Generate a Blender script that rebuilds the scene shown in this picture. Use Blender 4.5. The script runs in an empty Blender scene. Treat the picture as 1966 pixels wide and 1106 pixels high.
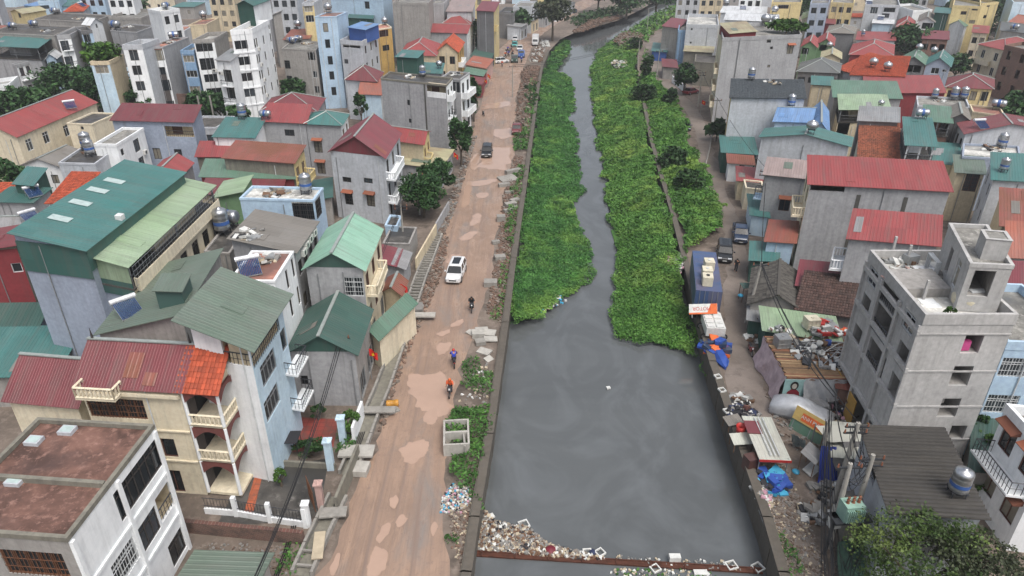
import bpy, math, random
import numpy as np
from mathutils import Vector, Matrix
random.seed(7); rng = np.random.default_rng(7)
scene = bpy.context.scene
COL = scene.collection
# ------------------------------------------------------------------ camera
F = 1335.0; PITCH = math.radians(28.0); CAM_H = 36.0
cam_d = bpy.data.cameras.new('camera'); cam = bpy.data.objects.new('camera', cam_d); COL.objects.link(cam)
cam_d.sensor_width = 36.0; cam_d.lens = 36.0 * F / 1966.0
cam_d.clip_start = 0.5; cam_d.clip_end = 3000
cam.location = (0, 0, CAM_H); cam.rotation_euler = (math.pi/2 - PITCH, 0, 0)
scene.camera = cam
# ------------------------------------------------------------------ light (overcast noon)
world = bpy.data.worlds.new('World'); scene.world = world; world.use_nodes = True
nt = world.node_tree; bg = nt.nodes['Background']
sky = nt.nodes.new('ShaderNodeTexSky'); sky.sky_type = 'NISHITA'; sky.sun_disc = False
SUN_EL, SUN_AZ = math.radians(62), math.radians(150)
sky.sun_elevation = SUN_EL; sky.sun_rotation = SUN_AZ
sky.air_density = 1.0; sky.dust_density = 6.0; sky.ozone_density = 1.0
hs = nt.nodes.new('ShaderNodeHueSaturation'); hs.inputs['Saturation'].default_value = 0.55
nt.links.new(sky.outputs[0], hs.inputs['Color']); nt.links.new(hs.outputs[0], bg.inputs[0])
bg.inputs[1].default_value = 0.15
sd = bpy.data.lights.new('sun', 'SUN'); sd.energy = 1.3; sd.angle = math.radians(28); sd.color = (1.0, 0.985, 0.96)
sun = bpy.data.objects.new('sun', sd); COL.objects.link(sun)
sv = Vector((math.sin(SUN_AZ)*math.cos(SUN_EL), math.cos(SUN_AZ)*math.cos(SUN_EL), math.sin(SUN_EL)))
sun.rotation_euler = sv.to_track_quat('Z', 'Y').to_euler(); sun.location = (0, 0, 120)
vs = scene.view_settings; vs.view_transform = 'Standard'; vs.look = 'None'; vs.exposure = 0.36; vs.gamma = 1.0
# ------------------------------------------------------------------ pixel -> world
cs, cc = math.sin(PITCH), math.cos(PITCH)
def ray(px, py):
    u = (px-983)/F; v = (py-553)/F
    return Vector((u, cc - v*cs, -(cs + v*cc)))
def W(px, py, z=0.0):
    r = ray(px, py); t = (CAM_H - z)/(-r.z)
    return Vector((r.x*t, r.y*t, z))
def PX(p):
    dz = CAM_H - p[2]; d = p[1]*cc + dz*cs
    return 983 + F*p[0]/d, 553 + F*(dz*cc - p[1]*cs)/d
# ------------------------------------------------------------------ materials
MATS = {}
def newmat(name):
    m = bpy.data.materials.new(name); m.use_nodes = True
    return m, m.node_tree, m.node_tree.nodes['Principled BSDF']
def N(t, kind, **kw):
    n = t.nodes.new(kind)
    for k, v in kw.items():
        if k.startswith('i_'):
            key = k[2:]; key = int(key) if key.isdigit() else key
            n.inputs[key].default_value = v
        else: setattr(n, k, v)
    return n
def mixc(t, fac, a, b, mode='MIX'):
    n = t.nodes.new('ShaderNodeMix'); n.data_type = 'RGBA'; n.blend_type = mode
    for sock, val in ((n.inputs[0], fac), (n.inputs[6], a), (n.inputs[7], b)):
        if hasattr(val, 'links'): t.links.new(val, sock)
        elif isinstance(val, (int, float)): sock.default_value = val
        else: sock.default_value = (*val[:3], 1)
    return n.outputs[2]
def ramp(t, src, a, b, ca=(0,0,0), cb=(1,1,1)):
    r = t.nodes.new('ShaderNodeValToRGB'); r.color_ramp.elements[0].position = a; r.color_ramp.elements[1].position = b
    r.color_ramp.elements[0].color = (*ca, 1); r.color_ramp.elements[1].color = (*cb, 1)
    t.links.new(src, r.inputs[0]); return r.outputs[0]
def noise(t, vec, scale, detail=4, rough=.6, dist=0.0):
    n = N(t, 'ShaderNodeTexNoise'); n.inputs['Scale'].default_value = scale; n.inputs['Detail'].default_value = detail
    n.inputs['Roughness'].default_value = rough; n.inputs['Distortion'].default_value = dist
    if vec is not None: t.links.new(vec, n.inputs['Vector'])
    return n.outputs[0]
def mapped(t, scale=(1,1,1), coord='Object', rnd=True):
    tc = t.nodes.new('ShaderNodeTexCoord'); mp = t.nodes.new('ShaderNodeMapping'); mp.inputs['Scale'].default_value = scale
    t.links.new(tc.outputs[coord], mp.inputs[0])
    if rnd:
        oi = t.nodes.new('ShaderNodeObjectInfo'); ml = N(t, 'ShaderNodeMath', operation='MULTIPLY', i_1=57.0)
        t.links.new(oi.outputs['Random'], ml.inputs[0]); cb = t.nodes.new('ShaderNodeCombineXYZ')
        for i in range(3): t.links.new(ml.outputs[0], cb.inputs[i])
        t.links.new(cb.outputs[0], mp.inputs['Location'])
    return mp.outputs[0]
def bump(t, bsdf, h, strength=.3, dist=.05):
    b = t.nodes.new('ShaderNodeBump'); b.inputs['Strength'].default_value = strength; b.inputs['Distance'].default_value = dist
    t.links.new(h, b.inputs['Height']); t.links.new(b.outputs[0], bsdf.inputs['Normal'])
def wallm(name, col, dirt=.35, rough=.85, stain=(.09,.085,.075)):
    """painted or bare render with patchy tone, rain streaks and grime"""
    if name in MATS: return MATS[name]
    m, t, b = newmat(name)
    v1 = mapped(t, (1,1,1)); n1 = noise(t, v1, .35, 5, .65)
    v2 = mapped(t, (2.2,2.2,.16)); n2 = noise(t, v2, 1.0, 5, .7)
    n3 = noise(t, v1, 3.0, 3, .6)
    c = mixc(t, ramp(t, n1, .3, .75), tuple(x*.82 for x in col), tuple(min(x*1.1, .9) for x in col))
    f = N(t, 'ShaderNodeMath', operation='MULTIPLY', i_1=dirt); t.links.new(ramp(t, n2, .47, .78), f.inputs[0])
    c = mixc(t, f.outputs[0], c, stain)
    v4 = mapped(t, (.5,.5,.9)); n4 = noise(t, v4, 1.1, 6, .75); f4 = N(t, 'ShaderNodeMath', operation='MULTIPLY', i_1=dirt*.8); t.links.new(ramp(t, n4, .55, .72), f4.inputs[0]); c = mixc(t, f4.outputs[0], c, tuple(x*.55 for x in col))
    c = mixc(t, .18, c, ramp(t, n3, .3, .7, (.25,.25,.25), (.9,.9,.9)), 'OVERLAY')
    t.links.new(c, b.inputs['Base Color']); b.inputs['Roughness'].default_value = rough
    bump(t, b, n3, .15, .02); MATS[name] = m; return m
def roofm(name, col, fade=.3, rust=0.0, rough=.5):
    """painted sheet metal; uv is in metres (u along the eave, v up the slope)"""
    if name in MATS: return MATS[name]
    m, t, b = newmat(name)
    uv = mapped(t, (1,1,1), 'UV'); fl = N(t, 'ShaderNodeVectorMath', operation='FLOOR')
    mp = N(t, 'ShaderNodeMapping'); mp.inputs['Scale'].default_value = (.95, .24, 1); t.links.new(uv, mp.inputs[0]); t.links.new(mp.outputs[0], fl.inputs[0])
    wn = N(t, 'ShaderNodeTexWhiteNoise'); t.links.new(fl.outputs[0], wn.inputs[0])
    n1 = noise(t, uv, .22, 5, .65); mp2 = N(t, 'ShaderNodeMapping'); mp2.inputs['Scale'].default_value = (2.5, .15, 1); t.links.new(uv, mp2.inputs[0])
    n2 = noise(t, mp2.outputs[0], 1.0, 4, .7)
    g = sum(col)/3
    c = mixc(t, ramp(t, n1, .3, .75), col, tuple(x*(1-fade)+ (g*1.25+.03)*fade for x in col))
    f = N(t, 'ShaderNodeMath', operation='MULTIPLY', i_1=.3); t.links.new(wn.outputs[0], f.inputs[0])
    c = mixc(t, f.outputs[0], c, tuple(x*.45 for x in col))
    f2 = N(t, 'ShaderNodeMath', operation='MULTIPLY', i_1=.55); t.links.new(ramp(t, n2, .46, .8), f2.inputs[0])
    n6 = noise(t, uv, .7, 6, .75); f6 = N(t, 'ShaderNodeMath', operation='MULTIPLY', i_1=.4); t.links.new(ramp(t, n6, .52, .7), f6.inputs[0]); c = mixc(t, f6.outputs[0], c, tuple(x*.55+.02 for x in col))
    c = mixc(t, f2.outputs[0], c, (.11,.1,.085))
    if rust:
        f3 = N(t, 'ShaderNodeMath', operation='MULTIPLY', i_1=rust); t.links.new(ramp(t, n1, .42, .6), f3.inputs[0])
        c = mixc(t, f3.outputs[0], c, (.16,.06,.025))
    t.links.new(c, b.inputs['Base Color']); b.inputs['Roughness'].default_value = rough
    MATS[name] = m; return m
def tilem(name, col, var=.55, dark=(.05,.045,.04), dirt=.5):
    if name in MATS: return MATS[name]
    m, t, b = newmat(name)
    uv = mapped(t, (1,1,1), 'UV'); mp = N(t, 'ShaderNodeMapping'); mp.inputs['Scale'].default_value = (1/.25, 1/.36, 1); t.links.new(uv, mp.inputs[0])
    fl = N(t, 'ShaderNodeVectorMath', operation='FLOOR'); t.links.new(mp.outputs[0], fl.inputs[0])
    wn = N(t, 'ShaderNodeTexWhiteNoise'); t.links.new(fl.outputs[0], wn.inputs[0]); n1 = noise(t, uv, .5, 5, .7)
    c = mixc(t, wn.outputs[0], tuple(x*(1-var) for x in col), tuple(min(1, x*(1+var*.5)) for x in col))
    f = N(t, 'ShaderNodeMath', operation='MULTIPLY', i_1=dirt); t.links.new(ramp(t, n1, .45, .75), f.inputs[0])
    c = mixc(t, f.outputs[0], c, dark)
    t.links.new(c, b.inputs['Base Color']); b.inputs['Roughness'].default_value = .8; MATS[name] = m; return m
def plain(name, col, rough=.6, metal=0.0, var=.25, scale=2.0):
    if name in MATS: return MATS[name]
    m, t, b = newmat(name); n1 = noise(t, mapped(t), scale, 4, .65)
    c = mixc(t, ramp(t, n1, .3, .75), tuple(x*(1-var) for x in col), tuple(min(.95, x*(1+var*.4)) for x in col))
    t.links.new(c, b.inputs['Base Color']); b.inputs['Roughness'].default_value = rough; b.inputs['Metallic'].default_value = metal
    MATS[name] = m; return m
def leafm(name, dark, light, yellow=None):
    m, t, b = newmat(name)
    g = N(t, 'ShaderNodeNewGeometry'); c = mixc(t, g.outputs['Random Per Island'], dark, light)
    n1 = noise(t, mapped(t, rnd=False), .12, 3, .6)
    if yellow: c = mixc(t, ramp(t, n1, .5, .68), c, yellow)
    n2 = noise(t, mapped(t, rnd=False), .45, 4, .6); c = mixc(t, ramp(t, n2, .35, .65), tuple(x*.8 for x in dark), c)
    n5 = noise(t, mapped(t, rnd=False), 1.7, 4, .7); c = mixc(t, ramp(t, n5, .66, .76), c, (.13,.12,.05))
    t.links.new(c, b.inputs['Base Color']); b.inputs['Roughness'].default_value = .55
    b.inputs['Specular IOR Level'].default_value = .25
    MATS[name] = m; return m
# ------------------------------------------------------------------ mesh helpers
SH = [0.0]   # shear of the plot being built (plots lie oblique to the canal)
class MB:
    def __init__(s): s.v = []; s.f = []; s.m = []; s.uv = []; s.hasuv = False
    def face(s, pts, mi=0, uv=None):
        n = len(s.v); s.v.extend([tuple(p) for p in pts]); s.f.append(tuple(range(n, n+len(pts)))); s.m.append(mi)
        if uv: s.hasuv = True
        s.uv.append(uv)
    def box(s, x0, y0, z0, x1, y1, z1, mi=0):
        n = len(s.v); s.v += [(x0,y0,z0),(x1,y0,z0),(x1,y1,z0),(x0,y1,z0),(x0,y0,z1),(x1,y0,z1),(x1,y1,z1),(x0,y1,z1)]
        for q in ((0,3,2,1),(4,5,6,7),(0,1,5,4),(1,2,6,5),(2,3,7,6),(3,0,4,7)):
            s.f.append(tuple(n+i for i in q)); s.m.append(mi); s.uv.append(None)
        return s
    def obox(s, c, ux, hx, hy, z0, z1, mi=0):
        """box with centre c, horizontal axis ux"""
        ux = Vector((ux[0], ux[1], 0)).normalized(); uy = Vector((-ux.y, ux.x, 0)); c = Vector((c[0], c[1], 0))
        n = len(s.v)
        for z in (z0, z1):
            for a, b in ((-1,-1),(1,-1),(1,1),(-1,1)): p = c + ux*hx*a + uy*hy*b; s.v.append((p.x, p.y, z))
        for q in ((0,3,2,1),(4,5,6,7),(0,1,5,4),(1,2,6,5),(2,3,7,6),(3,0,4,7)):
            s.f.append(tuple(n+i for i in q)); s.m.append(mi); s.uv.append(None)
        return s
    def bar(s, p, q, r, mi=0, n=4):
        p, q = Vector(p), Vector(q); d = q - p
        if d.length < 1e-6: return s
        return s.cone(p, q, r, r, n, mi)
    def cone(s, p, q, r0, r1, n=8, mi=0, caps=True):
        p, q = Vector(p), Vector(q); d = (q-p).normalized()
        a = d.orthogonal().normalized() if abs(d.z) < .99 else Vector((1,0,0)); b = d.cross(a)
        k = len(s.v)
        for c, r in ((p, r0), (q, r1)):
            for i in range(n):
                t = 2*math.pi*(i+.5)/n; s.v.append(tuple(c + a*(r*math.cos(t)) + b*(r*math.sin(t))))
        for i in range(n):
            j = (i+1) % n; s.f.append((k+i, k+j, k+n+j, k+n+i)); s.m.append(mi); s.uv.append(None)
        if caps:
            s.f.append(tuple(k+i for i in range(n))[::-1]); s.f.append(tuple(k+n+i for i in range(n))); s.m += [mi]*2; s.uv += [None]*2
        return s
    def tube(s, pts, r, n=5, mi=0):
        for a, b in zip(pts[:-1], pts[1:]): s.cone(a, b, r, r, n, mi)
        return s
    def lathe(s, prof, axis='z', c=(0,0,0), n=14, mi=0):
        """prof: (h, r) along the axis"""
        k = len(s.v)
        for h, r in prof:
            for i in range(n):
                t = 2*math.pi*i/n; a, b = r*math.cos(t), r*math.sin(t)
                p = (a, b, h) if axis == 'z' else ((h, a, b) if axis == 'x' else (a, h, b))
                s.v.append((p[0]+c[0], p[1]+c[1], p[2]+c[2]))
        for j in range(len(prof)-1):
            for i in range(n):
                i2 = (i+1) % n; s.f.append((k+j*n+i, k+j*n+i2, k+(j+1)*n+i2, k+(j+1)*n+i)); s.m.append(mi); s.uv.append(None)
        return s
    def ribbed(s, p0, p1, up, a=0.0, b=0.0, pitch=.3, h=.02, mi=0, th=.05):
        """corrugated sheet: eave p0->p1, slope vector up, hip insets a/b"""
        p0, p1, up = Vector(p0), Vector(p1), Vector(up); e = p1-p0; L = e.length; e /= L; V = up.length; u = up/V
        nrm = e.cross(u); nrm = nrm if nrm.z > 0 else -nrm
        def vm(x): return V*max(0.0, min(1.0, x/a if a > 0 and x < a else 1.0, (L-x)/b if b > 0 and x > L-b else 1.0))
        xs = []; nr = max(1, int(L/pitch)); pw = L/nr
        for i in range(nr):
            xs += [(i*pw, 0), (i*pw+pw*.55, 0), (i*pw+pw*.68, h), (i*pw+pw*.87, h)]
        xs.append((L, 0))
        if a > 0: xs.append((a, 0))
        if b > 0: xs.append((L-b, 0))
        xs.sort()
        k = len(s.v)
        for x, hh in xs:
            v = vm(x); s.v.append(tuple(p0+e*x+nrm*hh)); s.v.append(tuple(p0+e*x+u*v+nrm*hh))
        s.hasuv = True
        for i in range(len(xs)-1):
            q = k+2*i; s.f.append((q, q+2, q+3, q+1)); s.m.append(mi)
            x0, x1 = xs[i][0], xs[i+1][0]; s.uv.append([(x0,0),(x1,0),(x1,vm(x1)),(x0,vm(x0))])
        A, Bq = p0+u*V+e*a, p1+u*V-e*b; d = nrm*th
        und = [p0-d, A-d, Bq-d, p1-d]; s.face(und, mi, [(0,0),(0,V),(L,V),(L,0)])
        for g, h2 in ((p0, p1), (p1, Bq), (A, p0), (Bq, A)):
            if (g-h2).length > .02: s.face([g, g-d, h2-d, h2], mi, [(0,0)]*4)
        return s
    def tiled(s, p0, p1, up, a=0.0, b=0.0, tu=.25, tv=.36, mi=0, step=.045, wob=.012):
        p0, p1, up = Vector(p0), Vector(p1), Vector(up); e = p1-p0; L = e.length; e /= L; V = up.length; u = up/V
        nrm = e.cross(u); nrm = nrm if nrm.z > 0 else -nrm
        nu = max(1, int(L/tu)); nv = max(1, int(V/tv)); s.hasuv = True
        cu, cv = L/nu, V/nv; rr = random.Random(nu*31+nv)
        for j in range(nv):
            v0, v1 = j*cv, (j+1)*cv+.03
            vmid = (v0+v1)/2/V
            lo = a*vmid; hi = L-b*vmid
            for i in range(nu):
                x0, x1 = i*cu, (i+1)*cu
                if x1 < lo or x0 > hi: continue
                dz = rr.uniform(-wob, wob); k = len(s.v); prof = ((0, 0), (.3, .05), (.65, .05), (1, 0))
                for t, hh in prof:
                    x = x0+cu*t
                    s.v.append(tuple(p0+e*x+u*v0+nrm*(hh+step+dz))); s.v.append(tuple(p0+e*x+u*v1+nrm*(hh*.8+dz)))
                uq = [(x0/cu*.25+.1, j*.36+.1)]*4
                for q in range(3):
                    s.f.append((k+2*q, k+2*q+2, k+2*q+3, k+2*q+1)); s.m.append(mi); s.uv.append(uq)
                s.f.append((k, k+2, k+4, k+6)[::-1]); s.m.append(mi); s.uv.append(uq)
        d = nrm*.04; A, Bq = p0+u*V+e*a, p1+u*V-e*b
        s.face([p0-d, A-d, Bq-d, p1-d], mi, [(0,0),(0,V),(L,V),(L,0)])
        return s
    def mesh(s, name, mats):
        me = bpy.data.meshes.new(name); me.from_pydata(s.v, [], s.f)
        for m in (mats if isinstance(mats, (list, tuple)) else [mats]): me.materials.append(m)
        if any(s.m): me.polygons.foreach_set('material_index', s.m)
        if s.hasuv:
            ul = me.uv_layers.new(name='UVMap'); buf = []
            for f, u in zip(s.f, s.uv):
                if u: 
                    for q in u: buf += [q[0], q[1]]
                else: buf += [0.0, 0.0]*len(f)
            ul.data.foreach_set('uv', buf)
        return me
    def build(s, name, mats, parent=None, loc=None, rz=None, smooth=False):
        if SH[0] and loc is None: s.v = [(x+SH[0]*y, y, z) for x, y, z in s.v]
        me = s.mesh(name, mats)
        if smooth: me.polygons.foreach_set('use_smooth', [True]*len(me.polygons))
        return link(name, me, parent, loc, rz)
def link(name, me, parent=None, loc=None, rz=None):
    o = bpy.data.objects.new(name, me); COL.objects.link(o)
    if parent: o.parent = parent
    if loc is not None: o.location = loc
    if rz is not None: o.rotation_euler = (0, 0, rz)
    return o
def tag(o, label, cat, group=None):
    o['label'] = label; o['category'] = cat
    if group: o['group'] = group
    return o
def struct(o): o['kind'] = 'structure'; return o
def empty(name, loc, rz=0.0, label=None, cat=None, group=None):
    o = bpy.data.objects.new(name, None); COL.objects.link(o); o.location = loc; o.rotation_euler = (0, 0, rz); o.empty_display_size = .3
    if label: tag(o, label, cat, group)
    return o
def copy_tree(o, parent=None, depth=0):
    c = o.copy(); COL.objects.link(c)
    if parent: c.parent = parent
    for ch in list(o.children): copy_tree(ch, c, depth+1)
    return c
def hermite_wire(p, q, sag, n=10):
    p, q = Vector(p), Vector(q)
    return [p.lerp(q, i/n) - Vector((0, 0, sag*4*(i/n)*(1-i/n))) for i in range(n+1)]
# numpy leaf cards
def leaf_mesh(name, P, size, mat, up=.5, aspect=.6, extra=None, vary=.4):
    """P (n,3) centres -> one mesh of bent leaf quads"""
    n = len(P); size = np.broadcast_to(np.asarray(size, float), (n,)) * rng.uniform(1-vary, 1+vary, n)
    nr = rng.normal(size=(n,3)); nr[:,2] = np.abs(nr[:,2]) + up; nr /= np.linalg.norm(nr, axis=1)[:,None]
    t = rng.normal(size=(n,3)); t -= (t*nr).sum(1)[:,None]*nr; t /= np.linalg.norm(t, axis=1)[:,None]
    b = np.cross(nr, t)
    s1 = (size*.5)[:,None]; s2 = (size*.5*aspect)[:,None]
    V = np.stack([P-t*s1, P-b*s2+nr*s2*.3, P+t*s1, P+b*s2+nr*s2*.3], 1).reshape(-1, 3)
    nv = n*4; me = bpy.data.meshes.new(name); extra_v, extra_f = (extra if extra else ([], []))
    ev = np.array(extra_v, float).reshape(-1, 3); allv = np.vstack([V, ev]) if len(ev) else V
    me.vertices.add(len(allv)); me.vertices.foreach_set('co', allv.astype(np.float32).ravel())
    nf = n + len(extra_f); me.loops.add(n*4 + 4*len(extra_f))
    li = np.arange(nv)
    if len(extra_f): li = np.concatenate([li, (np.array(extra_f)+nv).ravel()])
    me.loops.foreach_set('vertex_index', li.astype(np.int32))
    me.polygons.add(nf); me.polygons.foreach_set('loop_start', (np.arange(nf)*4).astype(np.int32))
    me.update(); me.validate()
    me.materials.append(mat)
    return me
def in_poly(X, Y, poly):
    inside = np.zeros(len(X), bool); n = len(poly)
    for i in range(n):
        x1, y1 = poly[i][0], poly[i][1]; x2, y2 = poly[(i+1) % n][0], poly[(i+1) % n][1]
        c = ((y1 > Y) != (y2 > Y)) & (X < (x2-x1)*(Y-y1)/(y2-y1+1e-12)+x1); inside ^= c
    return inside
def vnoise(X, Y, sc, seed=0):
    """cheap smooth value noise"""
    r = np.random.default_rng(seed).uniform(size=(64, 64)); x = X/sc; y = Y/sc
    xi = np.floor(x).astype(int); yi = np.floor(y).astype(int); fx = x-xi; fy = y-yi
    fx = fx*fx*(3-2*fx); fy = fy*fy*(3-2*fy); g = lambda a, b: r[a % 64, b % 64]
    return (g(xi,yi)*(1-fx)+g(xi+1,yi)*fx)*(1-fy) + (g(xi,yi+1)*(1-fx)+g(xi+1,yi+1)*fx)*fy
# ------------------------------------------------------------------ palettes
def C(h):  # sRGB hex -> linear
    f = lambda x: x/12.92 if x <= .04045 else ((x+.055)/1.055)**2.4
    return tuple(f(int(h[i:i+2], 16)/255) for i in (0, 2, 4))
WALLS = dict(white=('e6e9eb', .25), cream=('d8cdb4', .35), yellow=('cdbb8a', .35), grey=('9c9d9f', .4), lgrey=('b4b8bd', .35), bluegrey=('949eae', .2), bare=('979490', .5),
    conc=('adacaa', .4), lblue=('a9c0d4', .2), blue=('7f9dbb', .25), paleblue=('b9cfdd', .25), tan=('b39457', .3), brown=('4d4745', .15), beige=('c6b89c', .4), mossy=('7a776c', .85), dgreen=('2c4f46', .2),
    maroon=('7c2f34', .2), pink=('b99a92', .35), brick=('7d6155', .4), green=('6f8f6a', .3), dgrey=('6c6c6e', .4), royal=('36589a', .15), ochre=('a5803a', .3))
def wm(k): return wallm('wall_'+k, C(WALLS[k][0]), WALLS[k][1])
ROOFS = dict(red=('8f3d3c', .12, 0), maroon=('78353d', .12, 0), dred=('703035', .15, 0), teal=('3a706c', .25, 0), dteal=('2f5f59', .25, 0), green=('567a66', .35, 0), dgreen=('33564d', .3, 0), olive=('5f7062', .4, 0),
    lgreen=('8ea684', .3, 0), mint=('7fae97', .3, 0), greybrown=('77726a', .4, 0), rust=('8a4a3c', .3, .75), blue=('5f88b8', .25, 0), grey=('85888a', .4, .1), dgrey=('5b5f60', .35, 0), pale=('b9bcb0', .3, .15), white=('c9ccce', .2, 0), cyan=('5aa0b4', .2, 0), terra=('a05a44', .3, 0), pinkr=('9a8884', .35, .2), straw=('a7a27f', .3, .4), asbestos=('3d3a36', .35, 0))
def rm(k): 
    if k in TILES: return tilem('tile_'+k, C(TILES[k][0]), TILES[k][1], dirt=TILES[k][2])
    return roofm('roof_'+k, C(ROOFS[k][0]), ROOFS[k][1], ROOFS[k][2])
TILES = dict(orange=('a84c30', .35, .3), oldorange=('96583f', .45, .5), darktile=('3f3a37', .5, .5), browntile=('4e3a34', .5, .5), fibro=('4f4c47', .6, .55), slate=('4b5257', .3, .3), royal=('39549b', .2, .1))
SLABS = dict(redstain=('74554a', 'x'), conc=('8b8983', 'x'), dark=('55524e', 'x'), salmon=('a97767', 'x'), pale=('c4c3bd', 'x'))
def slabm(k):
    nm = 'slab_'+k
    if nm in MATS: return MATS[nm]
    m, t, b = newmat(nm); col = C(SLABS[k][0]); v = mapped(t); n1 = noise(t, v, .45, 6, .68, .4); n2 = noise(t, v, 2.2, 5, .7); n3 = noise(t, v, .16, 3, .6)
    c = mixc(t, ramp(t, n1, .38, .62), tuple(x*.36 for x in col), col)
    c = mixc(t, ramp(t, n2, .52, .72), c, tuple(min(1, x*1.5+.03) for x in col))
    c = mixc(t, ramp(t, n3, .5, .62), c, tuple(x*.4+.01 for x in col))
    t.links.new(c, b.inputs['Base Color']); r = ramp(t, n3, .5, .62, (.85,)*3, (.35,)*3); t.links.new(r, b.inputs['Roughness'])
    bump(t, b, n2, .2, .03); MATS[nm] = m; return m
GLASS = plain('window_glass', (.018,.022,.026), .12, 0, .3)
GLASS.node_tree.nodes['Principled BSDF'].inputs['Specular IOR Level'].default_value = .5
GLASS2 = plain('window_glass_grey', (.05,.06,.07), .06, 0, .3); CURTAIN = plain('window_curtain', C('8a8578'), .4, 0, .4, 1.5)
FR = dict(w=plain('frame_white', C('c9cccd'), .5), d=plain('frame_dark', C('3a3634'), .5), b=plain('frame_brown', C('5a3a30'), .6), g=plain('frame_grey', C('8d9092'), .5, .3), r=plain('frame_rust', C('6e4a35'), .7))
STEEL = plain('steel', C('b9bcbf'), .3, .85, .3, 3.0)
RAILM = plain('rail_metal', C('44464a'), .5, .5)
TRIM = plain('trim_white', C('cfd1d0'), .7, 0, .2)
RIDGE = plain('ridge_metal', C('9aa19d'), .5, .2)
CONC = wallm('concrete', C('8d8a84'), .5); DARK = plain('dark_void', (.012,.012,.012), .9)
# ------------------------------------------------------------------ windows
WCACHE = {}
def window_meshes(st, w, h):
    key = (st, round(w, 1), round(h, 1))
    if key in WCACHE: return WCACHE[key]
    w, h = max(.3, key[1]), max(.3, key[2]); f = st[0]; fm = FR.get(f, FR['d']); m = MB(); t = .07 if w > .8 else .05
    y0, y1 = -.04, .1   # y: - is outwards
    m.box(-w/2, y0, -h/2, -w/2+t, y1, h/2); m.box(w/2-t, y0, -h/2, w/2, y1, h/2)
    m.box(-w/2+t, y0, h/2-t, w/2-t, y1, h/2); m.box(-w/2+t, y0, -h/2, w/2-t, y1, -h/2+t)
    nb = max(1, int(round(w/.7)))
    for i in range(1, nb):
        x = -w/2 + w*i/nb; m.box(x-t*.4, y0+.02, -h/2+t, x+t*.4, y1-.02, h/2-t)
    if 't' in st: m.box(-w/2+t, y0+.015, h*.22, w/2-t, y1-.025, h*.22+t*.8)
    if 'x' in st:   # security grille
        for i in range(1, int(w/.22)): x = -w/2+w*i/int(w/.22); m.box(x-.012, y0-.06, -h/2, x+.012, y0-.035, h/2)
        for i in range(1, int(h/.45)): z = -h/2+h*i/int(h/.45); m.box(-w/2, y0-.07, z-.015, w/2, y0-.04, z+.015)
    if 's' in st: m.box(-w/2-.1, y0-.14, -h/2-.1, w/2+.1, y1-.1, -h/2-.003)
    fr = m.mesh('window', [fm]); p = MB(); p.box(-w/2+t*.5, .03, -h/2+t*.5, w/2-t*.5, .05, h/2-t*.5); pane = [p.mesh('pane', [g]) for g in (GLASS, GLASS, GLASS2, GLASS, CURTAIN)]
    hood = None
    if 'h' in st:
        q = MB(); q.face([(-w/2-.2,-.6,h/2+.05),(w/2+.2,-.6,h/2+.05),(w/2+.2,.0,h/2+.35),(-w/2-.2,.0,h/2+.35)]); q.face([(-w/2-.2,-.6,h/2-.0),(-w/2-.2,0,h/2+.0),(w/2+.2,0,h/2+.0),(w/2+.2,-.6,h/2-.0)])
        q.face([(-w/2-.2,-.6,h/2+.0),(w/2+.2,-.6,h/2+.0),(w/2+.2,-.6,h/2+.05),(-w/2-.2,-.6,h/2+.05)]); q.face([(-w/2-.2,-.6,h/2),(-w/2-.2,-.6,h/2+.05),(-w/2-.2,0,h/2+.35),(-w/2-.2,0,h/2)]); q.face([(w/2+.2,-.6,h/2),(w/2+.2,0,h/2),(w/2+.2,0,h/2+.35),(w/2+.2,-.6,h/2+.05)])
        hood = q.mesh('hood', [rm('oldorange')])
    WCACHE[key] = (fr, pane, hood); return WCACHE[key]
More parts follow.
